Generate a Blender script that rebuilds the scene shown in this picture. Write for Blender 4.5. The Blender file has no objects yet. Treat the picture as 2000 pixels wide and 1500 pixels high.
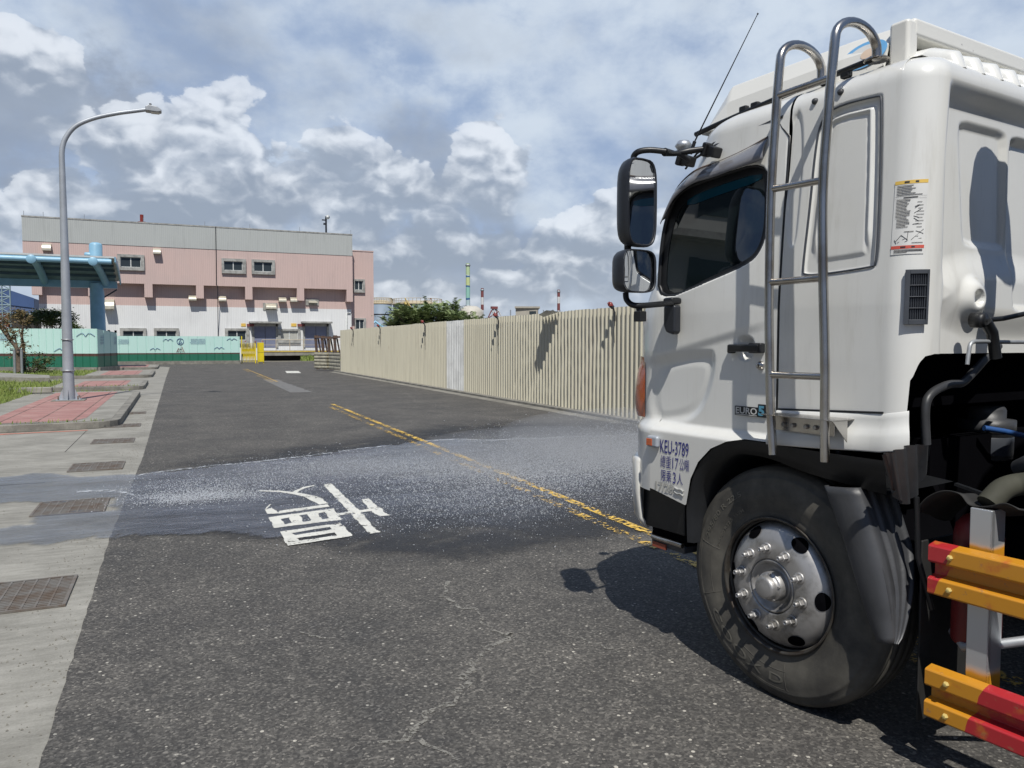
import bpy, bmesh, math, random
import numpy as np
from mathutils import Vector, Matrix
random.seed(7); np.random.seed(7)
R = math.radians
SC = bpy.context.scene
COL = SC.collection

# ------------------------------------------------------------------ camera
F = 1500.0; CH = 1.6; PITCH = math.atan(78/1500.0); HEAD = R(23.7)
cam_d = bpy.data.cameras.new("camera"); cam_d.sensor_width = 36; cam_d.lens = 27.0
cam_d.clip_start = 0.05; cam_d.clip_end = 6000
cam = bpy.data.objects.new("camera", cam_d); COL.objects.link(cam)
cam.location = (0, 0, CH); cam.rotation_euler = (R(90) - PITCH, 0, -HEAD)
SC.camera = cam

# ------------------------------------------------------------------ light
SUN_H = R(17.7); SUN_E = R(56)          # heading the light travels to, elevation
sd = bpy.data.lights.new("sun", 'SUN'); sd.energy = 4.5; sd.angle = R(0.5); sd.color = (1.0, 0.965, 0.9)
sun = bpy.data.objects.new("sun", sd); COL.objects.link(sun)
ldir = Vector((math.sin(SUN_H)*math.cos(SUN_E), math.cos(SUN_H)*math.cos(SUN_E), -math.sin(SUN_E)))
sun.rotation_euler = ldir.to_track_quat('-Z', 'Y').to_euler()
sun.location = (0, 0, 30)
SC.view_settings.view_transform = 'Standard'; SC.view_settings.look = 'None'
SC.view_settings.exposure = 0.0; SC.view_settings.gamma = 1.0

# ------------------------------------------------------------------ projection helpers (camera sight lines -> points in the place)
fw = np.array([math.sin(HEAD)*math.cos(PITCH), math.cos(HEAD)*math.cos(PITCH), -math.sin(PITCH)])
rt = np.array([math.cos(HEAD), -math.sin(HEAD), 0.0]); up = np.cross(rt, fw)
CP = np.array([0, 0, CH])
def ray(px, py): return fw + rt*(px-1000)/F - up*(py-750)/F
def G(px, py, z=0.0):
    r = ray(px, py); return CP + r*((z-CH)/r[2])
def PY(px, py, Y):
    r = ray(px, py); return CP + r*(Y/r[1])
def PD(px, py, d): return CP + ray(px, py)*d
TH = R(-7.3)
tf = np.array([math.sin(TH), math.cos(TH), 0.0]); tl = np.array([-math.cos(TH), math.sin(TH), 0.0])
TO = G(1552, 1393)
def S(px, py, off=0.0):
    r = ray(px, py); p = CP + r*(((TO + tl*off - CP) @ tl)/(r @ tl)); return (float((p-TO) @ tf), float(p[2]))
def SB(px, py, xb):
    r = ray(px, py); p = CP + r*(((TO + tf*xb - CP) @ tf)/(r @ tf)); return (float((p-TO) @ tl), float(p[2]))

# ------------------------------------------------------------------ world: sky texture with clouds
w = bpy.data.worlds.new("World"); SC.world = w; w.use_nodes = True
def build_world():
    nt = w.node_tree; N = nt.nodes; L = nt.links; N.clear()
    def n(t, **k):
        x = N.new(t)
        for a, b in k.items(): setattr(x, a, b)
        return x
    def put(s, v):
        if hasattr(v, 'is_output') or isinstance(v, bpy.types.NodeSocket): L.new(v, s)
        else: s.default_value = v
    def M(op, a, b=0.0, c=0.0, clamp=False):
        x = n('ShaderNodeMath', operation=op, use_clamp=clamp); put(x.inputs[0], a); put(x.inputs[1], b); put(x.inputs[2], c); return x.outputs[0]
    def SS(v, lo, hi):
        x = n('ShaderNodeMapRange', interpolation_type='SMOOTHSTEP'); put(x.inputs[0], v); x.inputs[1].default_value = lo; x.inputs[2].default_value = hi; return x.outputs[0]
    def MIX(f, a, b):
        x = n('ShaderNodeMix', data_type='RGBA'); put(x.inputs[0], f); put(x.inputs[6], a); put(x.inputs[7], b); return x.outputs[2]
    out = n('ShaderNodeOutputWorld')
    sky = n('ShaderNodeTexSky', sky_type='NISHITA', sun_disc=False)
    sky.sun_elevation = SUN_E; sky.sun_rotation = R(197.7); sky.air_density = 1.2; sky.dust_density = 2.0
    bg1 = n('ShaderNodeBackground'); L.new(sky.outputs[0], bg1.inputs[0]); bg1.inputs[1].default_value = 0.09
    tc = n('ShaderNodeTexCoord'); sep = n('ShaderNodeSeparateXYZ'); L.new(tc.outputs['Generated'], sep.inputs[0])
    X, Y, Z = sep.outputs
    az = M('ARCTAN2', X, Y); el = M('ARCSINE', Z)
    # noise space: direction with the vertical stretched, so clouds lie flatter low down
    comb = n('ShaderNodeCombineXYZ'); L.new(az, comb.inputs[0]); put(comb.inputs[1], M('MULTIPLY', el, 1.45)); 
    base = comb.outputs[0]
    def noise(vec, scale, detail=8, rough=.55, dist=0.0, lac=2.0):
        x = n('ShaderNodeTexNoise', noise_dimensions='3D'); L.new(vec, x.inputs['Vector'])
        x.inputs['Scale'].default_value = scale; x.inputs['Detail'].default_value = detail; x.inputs['Roughness'].default_value = rough
        x.inputs['Distortion'].default_value = dist; x.inputs['Lacunarity'].default_value = lac; return x.outputs[0]
    def shift(vec, o):
        x = n('ShaderNodeVectorMath', operation='ADD'); L.new(vec, x.inputs[0]); x.inputs[1].default_value = o; return x.outputs[0]
    # relief of the cloud deck: density here minus density towards the light
    a1 = noise(base, 5.5, 10, .56, .15); a2 = noise(shift(base, (.012, .05, 0)), 5.5, 10, .56, .15)
    relief = M('SUBTRACT', a1, a2)
    f1 = noise(shift(base, (3.1, 1.7, .4)), 15.0, 8, .55, .0); f2 = noise(shift(base, (3.106, 1.72, .4)), 15.0, 8, .55, .0)
    fine = M('SUBTRACT', f1, f2)
    big = noise(shift(base, (7.3, .2, 2.0)), 2.3, 5, .5, .4)
    # placed light / dark masses: (px, py, rx, ry, gain) in picture proportions turned into directions
    def blobsum(lst, warp):
        tot = None
        for (px, py, rx, ry, g) in lst:
            r = ray(px, py); a0 = math.atan2(r[0], r[1]); e0 = math.asin(r[2]/np.linalg.norm(r))
            dx = M('DIVIDE', M('SUBTRACT', az, a0), rx/1500.); dy = M('DIVIDE', M('SUBTRACT', el, e0), ry/1500.)
            d2 = M('ADD', M('MULTIPLY', dx, dx), M('MULTIPLY', dy, dy))
            b = M('MULTIPLY', M('SUBTRACT', 1.0, SS(M('ADD', d2, warp), 0.15, 1.5)), g)
            tot = b if tot is None else M('ADD', tot, b)
        return tot
    warp = M('MULTIPLY', M('SUBTRACT', noise(shift(base, (1, 5, 3)), 9.0, 6, .6), .5), 3.2)
    light = blobsum([(60, 110, 190, 110, .4), (620, 120, 150, 300, .4), (700, 260, 150, 140, .3), (1250, 150, 380, 220, .6),
                     (880, 110, 150, 100, .35), (1130, 440, 160, 80, .3), (760, 560, 240, 60, .3), (60, 470, 200, 60, .3), (1800, 60, 460, 200, .5), (1200, 560, 140, 90, .3)], warp)
    dark = blobsum([(60, 230, 230, 120, .55), (430, 120, 240, 130, .25), (470, 400, 210, 60, .6), (900, 520, 320, 80, .55),
                    (820, 300, 110, 90, .4), (1000, 60, 190, 70, .2), (250, 400, 160, 45, .4), (1500, 330, 300, 100, .3), (560, 600, 200, 60, .2)], warp)
    blue = (.30, .395, .575, 1); pale = (.61, .69, .79, 1); grey = (.27, .315, .395, 1)
    t0 = M('ADD', M('MULTIPLY', M('SUBTRACT', big, .5), 2.4), M('ADD', M('MULTIPLY', relief, 2.6), M('ADD', M('MULTIPLY', fine, .9), .36)))
    t0 = M('ADD', t0, M('MULTIPLY', light, .85)); t0 = M('SUBTRACT', t0, M('MULTIPLY', dark, .35))
    c = MIX(SS(t0, -.25, 1.25), blue, pale)
    c = MIX(M('MULTIPLY', SS(M('ADD', M('MULTIPLY', dark, 1.35), M('MULTIPLY', M('SUBTRACT', a1, .5), 1.6)), .0, .95), .85), c, grey)
    # cumulus heaps
    heaps = [(360, 300, 140, 85), (420, 250, 75, 65), (310, 320, 110, 60), (470, 320, 50, 70), (250, 320, 50, 45), (500, 380, 60, 50), (330, 390, 170, 40),
             (660, 290, 52, 42), (730, 320, 50, 40), (640, 350, 80, 50), (760, 370, 110, 40), (850, 400, 100, 50), (690, 410, 80, 50),
             (950, 262, 52, 38), (985, 310, 55, 42), (930, 360, 70, 50), (1130, 480, 85, 42), (1200, 440, 70, 50), (1240, 500, 90, 70), (1070, 530, 50, 30),
             (40, 85, 80, 35), (95, 130, 50, 35), (120, 350, 50, 25), (20, 420, 80, 30), (740, 500, 110, 30), (900, 480, 100, 28), (850, 570, 110, 26), (1000, 560, 110, 26)]
    hm = None; S0 = None; S1 = None
    vw = n('ShaderNodeVectorMath', operation='ADD'); wn = n('ShaderNodeTexNoise'); L.new(base, wn.inputs['Vector']); wn.inputs['Scale'].default_value = 11; wn.inputs['Detail'].default_value = 6
    vs = n('ShaderNodeVectorMath', operation='SCALE'); L.new(wn.outputs['Color'], vs.inputs[0]); vs.inputs['Scale'].default_value = .085; L.new(base, vw.inputs[0]); L.new(vs.outputs[0], vw.inputs[1])
    def billow(vec, sc):
        o = None
        for f_, k_ in ((1, .6), (2.3, .28), (5.1, .12)):
            x = n('ShaderNodeTexVoronoi', feature='F1', voronoi_dimensions='2D'); L.new(vec, x.inputs['Vector']); x.inputs['Scale'].default_value = sc*f_
            y = M('MULTIPLY', M('POWER', x.outputs['Distance'], 1.5), k_*1.2); o = y if o is None else M('ADD', o, y)
        return o
    v1 = billow(vw.outputs[0], 13.0); v1u = billow(shift(vw.outputs[0], (.008, .020, 0)), 13.0)
    vr = M('SUBTRACT', v1u, v1)
    for (px, py, rx, ry) in heaps:
        r = ray(px, py); a0 = math.atan2(r[0], r[1]); e0 = math.asin(r[2]/np.linalg.norm(r))
        dx = M('DIVIDE', M('SUBTRACT', az, a0), rx/1500.); dy0 = M('DIVIDE', M('SUBTRACT', el, e0), ry/1500.); dy = M('MAXIMUM', dy0, M('MULTIPLY', dy0, .5))
        dd = M('SQRT', M('ADD', M('MULTIPLY', dx, dx), M('MULTIPLY', dy, dy))); b = M('SUBTRACT', 1.0, dd); bp = M('MAXIMUM', M('SUBTRACT', 1.6, dd), .0); bp = M('MULTIPLY', bp, bp)
        t_ = M('MULTIPLY', bp, M('MAXIMUM', M('MINIMUM', dy0, 1.2), -1.4))
        hm = b if hm is None else M('SMOOTH_MAX', hm, b, .2); S0 = M('ADD', bp, .001) if S0 is None else M('ADD', S0, bp); S1 = t_ if S1 is None else M('ADD', S1, t_)
    T = M('DIVIDE', S1, S0)
    edge = M('ADD', M('MULTIPLY', M('SUBTRACT', noise(shift(base, (2, 9, 1)), 12.0, 9, .62), .5), 1.5), M('MULTIPLY', M('SUBTRACT', .36, v1), 1.3))
    hf = M('ADD', M('ADD', hm, .20), edge)
    soft = noise(shift(base, (5, 2, 8)), 8.0, 5, .55)
    lo = SS(T, -1.3, -.3)
    cov = M('MULTIPLY', M('ADD', M('MULTIPLY', SS(hf, -.04, .10), M('MULTIPLY', lo, .70)), M('MULTIPLY', SS(hf, -.35, .7), M('SUBTRACT', 1.0, M('MULTIPLY', lo, .68)))), .95)
    tone = M('ADD', M('MULTIPLY', T, .36), M('ADD', M('MULTIPLY', vr, 1.5), M('ADD', M('MULTIPLY', relief, 1.8), M('ADD', M('MULTIPLY', M('SUBTRACT', soft, .5), .9), M('MULTIPLY', fine, .9)))))
    tone = M('ADD', M('ADD', tone, .34), M('MULTIPLY', SS(el, .15, .30), .12))
    cc = MIX(SS(tone, -.05, 1.0), (.30, .355, .445, 1), (.77, .815, .88, 1))
    c = MIX(M('MULTIPLY', cov, .92), c, cc)
    c = MIX(M('MULTIPLY', M('SUBTRACT', 1.0, SS(el, -.02, .11)), .42), c, (.60, .66, .745, 1))
    # unseen sky behind and overhead is made darker blue, to cut the fill light
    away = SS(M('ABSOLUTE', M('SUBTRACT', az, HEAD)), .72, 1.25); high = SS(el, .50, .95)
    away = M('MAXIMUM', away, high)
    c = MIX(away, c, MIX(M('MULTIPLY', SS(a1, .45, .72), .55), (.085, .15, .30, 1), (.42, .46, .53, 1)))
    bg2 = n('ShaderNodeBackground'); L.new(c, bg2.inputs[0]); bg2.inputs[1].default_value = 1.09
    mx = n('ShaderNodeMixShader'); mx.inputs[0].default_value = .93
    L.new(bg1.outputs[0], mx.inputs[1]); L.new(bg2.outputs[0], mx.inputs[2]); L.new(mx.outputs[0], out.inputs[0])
build_world()

# ------------------------------------------------------------------ materials
MATS = {}
class MN:
    def __init__(s, name):
        s.m = bpy.data.materials.new(name); s.m.use_nodes = True; s.nt = s.m.node_tree; s.N = s.nt.nodes; s.L = s.nt.links
        s.b = s.N['Principled BSDF']; s.out = s.N['Material Output']; s._tc = None
    def n(s, t, **k):
        x = s.N.new(t)
        for a, b in k.items(): setattr(x, a, b)
        return x
    def put(s, sock, v):
        if isinstance(v, bpy.types.NodeSocket): s.L.new(v, sock)
        else: sock.default_value = v
    def tc(s, which='Object'):
        if s._tc is None: s._tc = s.n('ShaderNodeTexCoord')
        return s._tc.outputs[which]
    def map(s, scale=(1, 1, 1), loc=(0, 0, 0), which='Object'):
        x = s.n('ShaderNodeMapping'); s.L.new(s.tc(which), x.inputs[0]); x.inputs['Scale'].default_value = scale; x.inputs['Location'].default_value = loc
        return x.outputs[0]
    def noise(s, scale, detail=5, rough=.55, vec=None, dist=0.0):
        x = s.n('ShaderNodeTexNoise'); s.L.new(vec if vec is not None else s.tc(), x.inputs['Vector'])
        x.inputs['Scale'].default_value = scale; x.inputs['Detail'].default_value = detail; x.inputs['Roughness'].default_value = rough; x.inputs['Distortion'].default_value = dist
        return x.outputs[0]
    def vor(s, scale, feature='F1', vec=None, out='Distance', rnd=1.0):
        x = s.n('ShaderNodeTexVoronoi', feature=feature); s.L.new(vec if vec is not None else s.tc(), x.inputs['Vector']); x.inputs['Scale'].default_value = scale
        x.inputs['Randomness'].default_value = rnd
        return x.outputs[out]
    def ramp(s, v, pts, interp='LINEAR'):
        x = s.n('ShaderNodeValToRGB'); s.put(x.inputs[0], v); x.color_ramp.interpolation = interp; e = x.color_ramp.elements
        while len(e) > 1: e.remove(e[-1])
        e[0].position = pts[0][0]; e[0].color = c4(pts[0][1])
        for p, c in pts[1:]:
            k = e.new(p); k.color = c4(c)
        return x.outputs[0]
    def M(s, op, a, b=0.0, c=0.0, clamp=False):
        x = s.n('ShaderNodeMath', operation=op, use_clamp=clamp); s.put(x.inputs[0], a); s.put(x.inputs[1], b); s.put(x.inputs[2], c); return x.outputs[0]
    def mix(s, f, a, b, blend='MIX'):
        x = s.n('ShaderNodeMix', data_type='RGBA', blend_type=blend); s.put(x.inputs[0], f); s.put(x.inputs[6], c4(a)); s.put(x.inputs[7], c4(b)); return x.outputs[2]
    def ss(s, v, lo, hi):
        x = s.n('ShaderNodeMapRange', interpolation_type='SMOOTHSTEP'); s.put(x.inputs[0], v); x.inputs[1].default_value = lo; x.inputs[2].default_value = hi; return x.outputs[0]
    def bump(s, h, strength=.3, dist=.01):
        x = s.n('ShaderNodeBump'); x.inputs['Strength'].default_value = strength; x.inputs['Distance'].default_value = dist; s.L.new(h, x.inputs['Height'])
        s.L.new(x.outputs[0], s.b.inputs['Normal']); return x
    def col(s, v): s.put(s.b.inputs['Base Color'], c4(v))
    def rough(s, v): s.put(s.b.inputs['Roughness'], v)
    def metal(s, v): s.put(s.b.inputs['Metallic'], v)
def c4(c):
    if isinstance(c, bpy.types.NodeSocket): return c
    if isinstance(c, (int, float)): return (c, c, c, 1)
    return tuple(c) + (1,) if len(c) == 3 else tuple(c)
def sr(r, g, b):
    f = lambda v: ((v/255.+.055)/1.055)**2.4 if v/255. > .04045 else v/255./12.92
    return (f(r), f(g), f(b))
def dirty(name, col, var=.25, scale=3.0, rough=.6, metal=0.0, dark=None, bumpk=0.0, bscale=40, stain=.0, coat=0.0):
    """painted / plain surface with patchy tone, fine grain and optional vertical stains"""
    k = MN(name); c = c4(col); d = c4(dark) if dark else tuple(v*(1-var) for v in c[:3]) + (1,)
    base = k.mix(k.ss(k.noise(scale, 6, .6), .35, .7), c, d)
    if stain > 0:
        st = k.noise(4.0, 6, .65, vec=k.map((6, 6, .35)))
        base = k.mix(k.M('MULTIPLY', k.ss(st, .52, .78), stain), base, tuple(v*.45 for v in c[:3]))
    k.col(base); k.rough(k.M('ADD', k.M('MULTIPLY', k.noise(scale*3, 4), .2), rough-.1)); k.metal(metal)
    if coat: k.b.inputs['Coat Weight'].default_value = coat; k.b.inputs['Coat Roughness'].default_value = .08
    if bumpk > 0: k.bump(k.noise(bscale, 6, .6), bumpk, .01)
    MATS[name] = k.m; return k.m

def mk_materials():
    # asphalt
    k = MN('asphalt')
    agg = k.vor(92, out='Color'); s = k.n('ShaderNodeSeparateColor'); k.L.new(agg, s.inputs[0])
    stone = k.ramp(s.outputs[0], [(0, (.050, .0485, .047)), (.45, (.077, .074, .070)), (.75, (.104, .100, .094)), (.93, (.142, .136, .126)), (1, (.23, .22, .20))])
    agg2 = k.vor(38, out='Color'); s2 = k.n('ShaderNodeSeparateColor'); k.L.new(agg2, s2.inputs[0])
    speck = k.M('MULTIPLY', k.M('GREATER_THAN', s2.outputs[1], .968), k.M('LESS_THAN', k.vor(38), .30))
    stone = k.mix(speck, stone, (.42, .405, .365))
    big = k.noise(.9, 6, .6); mid = k.noise(4.5, 7, .7)
    tone = k.M('ADD', k.M('MULTIPLY', big, .9), k.M('MULTIPLY', mid, .7))
    tint = k.ramp(tone, [(.45, (.60, .615, .65)), (.75, (.97, .95, .92)), (1.0, (1.38, 1.34, 1.27))])
    stone = k.mix(1.0, stone, tint, 'MULTIPLY')
    # dark binder between stones
    stone = k.mix(k.M('MULTIPLY', k.ss(k.noise(55, 4, .6), .5, .68), .6), stone, (.03, .029, .028))
    # cracks: warped, patchy
    wv = k.n('ShaderNodeVectorMath', operation='ADD'); nz = k.n('ShaderNodeTexNoise'); k.L.new(k.tc(), nz.inputs['Vector']); nz.inputs['Scale'].default_value = 3.5; nz.inputs['Detail'].default_value = 8; nz.inputs['Roughness'].default_value = .7
    sc = k.n('ShaderNodeVectorMath', operation='SCALE'); k.L.new(nz.outputs['Color'], sc.inputs[0]); sc.inputs['Scale'].default_value = .55
    k.L.new(k.tc(), wv.inputs[0]); k.L.new(sc.outputs[0], wv.inputs[1])
    cr = k.vor(.42, 'DISTANCE_TO_EDGE', vec=wv.outputs[0]); crm = k.M('MULTIPLY', k.M('SUBTRACT', 1.0, k.ss(cr, .001, .006)), k.ss(k.noise(.55, 3), .47, .58))
    stone = k.mix(k.M('MULTIPLY', crm, .55), stone, (.24, .235, .21))
    k.col(stone); k.rough(k.M('ADD', .72, k.M('MULTIPLY', k.noise(30, 3), .2)))
    k.b.inputs['Specular IOR Level'].default_value = .35
    h = k.M('ADD', k.M('MULTIPLY', s.outputs[0], .5), k.M('ADD', k.noise(60, 5, .6), k.M('MULTIPLY', crm, -.8)))
    k.bump(h, .9, .006); MATS['asphalt'] = k.m
    # concrete apron
    k = MN('concrete')
    n1 = k.noise(1.3, 8, .62); n2 = k.noise(7, 6, .65, vec=k.map((.5, 2.0, 1))); n3 = k.noise(90, 4, .6)
    t = k.M('ADD', k.M('MULTIPLY', n1, .6), k.M('ADD', k.M('MULTIPLY', n2, .5), k.M('MULTIPLY', n3, .25)))
    k.col(k.ramp(t, [(.45, (.145, .138, .118)), (.66, (.245, .235, .205)), (.8, (.325, .312, .275)), (.95, (.40, .385, .345))])); k.rough(.85)
    k.bump(k.M('ADD', n3, n2), .35, .006); MATS['concrete'] = k.m
    k = MN('kerb_concrete')
    n1 = k.noise(2.5, 8, .65); n3 = k.noise(60, 5, .6)
    t = k.M('ADD', k.M('MULTIPLY', n1, .8), k.M('MULTIPLY', n3, .3))
    k.col(k.ramp(t, [(.35, (.10, .097, .085)), (.55, (.20, .19, .165)), (.8, (.34, .325, .28))])); k.rough(.9); k.bump(n3, .4, .006); MATS['kerb_concrete'] = k.m
    k = MN('soil'); t = k.noise(.6, 8, .6); k.col(k.ramp(t, [(.35, (.12, .11, .085)), (.65, (.22, .205, .165))])); k.rough(.95); MATS['soil'] = k.m
    # red paving tiles
    k = MN('red_tiles')
    br = k.n('ShaderNodeTexBrick'); k.L.new(k.tc(), br.inputs[0]); br.offset = 0; br.inputs['Scale'].default_value = 1.0
    br.inputs['Brick Width'].default_value = .6; br.inputs['Row Height'].default_value = .6; br.inputs['Mortar Size'].default_value = .018
    br.inputs['Color1'].default_value = (.36, .185, .165, 1); br.inputs['Color2'].default_value = (.30, .15, .135, 1); br.inputs['Mortar'].default_value = (.13, .08, .065, 1)
    k.col(k.mix(k.M('MULTIPLY', k.ss(k.noise(3, 6), .42, .75), .55), br.outputs[0], (.43, .29, .255))); k.rough(.85); k.bump(br.outputs['Fac'], -.4, .01); MATS['red_tiles'] = k.m
    # worn paint
    def paint(name, col, lo, hi, under=(.07, .066, .06), sc=22):
        k = MN(name); n = k.M('ADD', k.M('MULTIPLY', k.noise(sc, 8, .7), .7), k.M('MULTIPLY', k.noise(3.3, 4), .3))
        m = k.ss(n, lo, hi); k.col(k.mix(k.ss(k.noise(4, 5), .4, .8), col, tuple(v*.75 for v in col))); k.rough(.7)
        k.put(k.b.inputs['Alpha'], k.M('SUBTRACT', 1.0, m)); k.bump(k.noise(60, 4), .4, .004); MATS[name] = k.m
    paint('yellow_paint', (.76, .49, .09), .475, .505); paint('yellow_paint_worn', (.70, .45, .09), .45, .475)
    paint('white_paint_road', (.64, .63, .57), .56, .60); paint('red_paint_line', (.60, .20, .14), .52, .62); paint('grey_patch', (.16, .155, .145), .55, .7, sc=5)
    # water film
    k = MN('water_film')
    at = k.n('ShaderNodeAttribute', attribute_name='wet'); wet = at.outputs['Fac']
    fr = k.n('ShaderNodeFresnel'); fr.inputs[0].default_value = 1.33
    bp = k.n('ShaderNodeBump'); bp.inputs['Strength'].default_value = .35; bp.inputs['Distance'].default_value = .02
    k.L.new(k.M('ADD', k.noise(9, 6, .6, vec=k.map((1, 2.2, 1))), k.M('MULTIPLY', k.noise(60, 3), .25)), bp.inputs['Height'])
    k.L.new(bp.outputs[0], fr.inputs['Normal'])
    gl = k.n('ShaderNodeBsdfGlossy'); gl.inputs['Roughness'].default_value = .25; k.L.new(bp.outputs[0], gl.inputs['Normal']); gl.inputs['Color'].default_value = (.9, .92, 1, 1)
    tr = k.n('ShaderNodeBsdfTransparent'); k.L.new(k.mix(wet, (1, 1, 1), (.66, .67, .69)), tr.inputs[0])
    df = k.n('ShaderNodeBsdfDiffuse'); df.inputs[0].default_value = (.62, .66, .74, 1)
    foam = k.M('MULTIPLY', k.ss(k.noise(6, 9, .75, vec=k.map((.45, 3.2, 1))), .48, .85), .30)
    m1 = k.n('ShaderNodeMixShader'); k.L.new(k.M('MULTIPLY', fr.outputs[0], k.M('MULTIPLY', wet, k.M('ADD', .45, k.M('MULTIPLY', k.ss(k.noise(1.4, 6, .65, vec=k.map((.6, 2.2, 1))), .3, .7), .5))), clamp=True), m1.inputs[0]); k.L.new(tr.outputs[0], m1.inputs[1]); k.L.new(gl.outputs[0], m1.inputs[2])
    m2 = k.n('ShaderNodeMixShader'); k.L.new(k.M('MULTIPLY', k.M('ADD', foam, .02), wet), m2.inputs[0]); k.L.new(m1.outputs[0], m2.inputs[1]); k.L.new(df.outputs[0], m2.inputs[2])
    k.L.new(m2.outputs[0], k.out.inputs[0]); MATS['water_film'] = k.m
    k = MN('damp_stain'); n = k.noise(2.2, 6, .6); k.col((.02, .02, .022)); k.rough(.55); at = k.n('ShaderNodeAttribute', attribute_name='wet'); k.put(k.b.inputs['Alpha'], k.M('MULTIPLY', k.M('MULTIPLY', k.ss(n, .2, .6), .62), at.outputs['Fac'])); MATS['damp_stain'] = k.m
    k = MN('droplets'); k.col((.86, .89, .93)); k.rough(.3); k.put(k.b.inputs['Alpha'], .8); MATS['droplets'] = k.m
    k = MN('foam'); n = k.noise(14, 7, .7); k.col((.75, .79, .83)); k.rough(.5); k.put(k.b.inputs['Alpha'], k.M('MULTIPLY', k.ss(n, .42, .62), .55)); MATS['foam'] = k.m
    # grass
    k = MN('grass_soil'); k.col(k.ramp(k.noise(5, 6), [(.35, (.10, .12, .035)), (.7, (.17, .19, .07))])); k.rough(.95); MATS['grass_soil'] = k.m
    for nm, a, b in (('grass_blade', (.13, .21, .035), (.30, .34, .11)), ('leaf_green', (.11, .155, .055), (.27, .33, .15)), ('leaf_dark', (.035, .06, .018), (.10, .13, .045)),
                     ('leaf_dry', (.10, .075, .03), (.20, .15, .07)), ('leaf_red', (.13, .06, .04), (.20, .11, .06))):
        k = MN(nm); oi = k.n('ShaderNodeObjectInfo'); k.col(k.ramp(k.noise(3.1, 4, .7), [(.3, a), (.7, b)])); k.rough(.6); k.b.inputs['Specular IOR Level'].default_value = .3
        k.b.inputs['Subsurface Weight'].default_value = 0; MATS[nm] = k.m
    dirty('bark', (.16, .12, .09), .4, 8, .9, bumpk=.5)
    # truck paint
    k = MN('white_truck_paint'); d = k.ss(k.noise(2.2, 7, .65), .45, .8); sz = k.n('ShaderNodeSeparateXYZ'); k.L.new(k.tc(), sz.inputs[0]); g2 = k.M('MULTIPLY', k.ss(k.noise(3.0, 8, .7, vec=k.map((5, 5, .5))), .50, .78), .30); g3 = k.M('MULTIPLY', k.M('SUBTRACT', 1.0, k.ss(k.M('ADD', sz.outputs[2], k.M('MULTIPLY', k.noise(6, 6), .3)), .95, 1.55)), .28)
    k.col(k.mix(k.M('MAXIMUM', g2, g3), k.mix(k.M('MULTIPLY', d, .35), (.71, .71, .68), (.58, .575, .54)), (.36, .335, .28)))
    k.rough(.28); k.b.inputs['Coat Weight'].default_value = .6; k.b.inputs['Coat Roughness'].default_value = .06; k.bump(k.noise(3, 3), .03, .01); MATS['white_truck_paint'] = k.m
    k = MN('chipped_white_paint'); chip = k.M('MULTIPLY', k.ss(k.noise(38, 5, .6), .66, .69), k.ss(k.noise(3, 3), .52, .6))
    k.col(k.mix(chip, (.72, .71, .66), (.10, .08, .09))); k.rough(.35); k.b.inputs['Coat Weight'].default_value = .3; MATS['chipped_white_paint'] = k.m
    dirty('black_plastic', (.012, .013, .015), .3, 6, .42, bumpk=.05); dirty('dark_void', (.004, .004, .005), .2, 4, 1.0).node_tree.nodes['Principled BSDF'].inputs['Specular IOR Level'].default_value = 0.0  # dark_void: near-black without sheen, puts shade into the colour of hollows and underbody
    dirty('dark_grey_plastic', (.055, .057, .062), .35, 4, .45, stain=.0, bumpk=.08, bscale=60)
    dirty('vent_plastic', (.055, .062, .075), .2, 8, .5); dirty('rubber', (.018, .0175, .017), .3, 9, .75)
    dirty('mirror_housing', (.022, .025, .032), .2, 3, .42)
    k = MN('tyre'); t = k.noise(5, 7, .65); pol = k.ss(k.noise(2.0, 3), .4, .7)
    k.col(k.ramp(t, [(.3, (.035, .033, .030)), (.55, (.085, .079, .066)), (.8, (.14, .13, .108))])); k.rough(.78); k.bump(k.noise(120, 3), .15, .003); MATS['tyre'] = k.m
    k = MN('tyre_text'); k.col((.13, .122, .10)); k.rough(.6); MATS['tyre_text'] = k.m
    k = MN('steel_tube'); k.col(k.mix(k.ss(k.noise(6, 6), .4, .75), (.52, .50, .47), (.34, .30, .26))); k.metal(1.0); k.rough(.26); k.bump(k.noise(30, 4), .06, .004); MATS['steel_tube'] = k.m
    k = MN('wheel_steel'); k.col(k.mix(k.ss(k.noise(7, 8, .7), .42, .72), (.47, .46, .45), (.20, .19, .17))); k.metal(.75); k.rough(k.M('ADD', .33, k.M('MULTIPLY', k.noise(12, 5), .3))); k.bump(k.noise(14, 4), .12, .006); MATS['wheel_steel'] = k.m
    dirty('rim_flange', (.10, .095, .085), .5, 14, .45, .6, dark=(.06, .045, .035))
    dirty('aluminium', (.60, .62, .64), .2, 9, .38, .75)
    k = MN('mirror_glass'); k.col((.78, .8, .82)); k.metal(1.0); k.rough(.012); MATS['mirror_glass'] = k.m
    k = MN('tinted_glass'); k.col((.006, .010, .011)); k.rough(.015); k.b.inputs['IOR'].default_value = 1.85; k.b.inputs['Specular IOR Level'].default_value = .75; k.bump(k.noise(1.1, 2), .02, .02); MATS['tinted_glass'] = k.m
    k = MN('tint_band'); k.col((.006, .05, .075)); k.rough(.03); MATS['tint_band'] = k.m
    k = MN('smoky_visor'); k.col(k.mix(k.ss(k.noise(4, 6), .4, .7), (.17, .172, .19), (.25, .245, .245))); k.rough(.16); k.b.inputs['Coat Weight'].default_value = .6; MATS['smoky_visor'] = k.m
    k = MN('orange_lens'); k.col((.50, .095, .02)); k.rough(.12); k.b.inputs['Coat Weight'].default_value = .8; k.bump(k.vor(140), .5, .003); MATS['orange_lens'] = k.m
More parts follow.
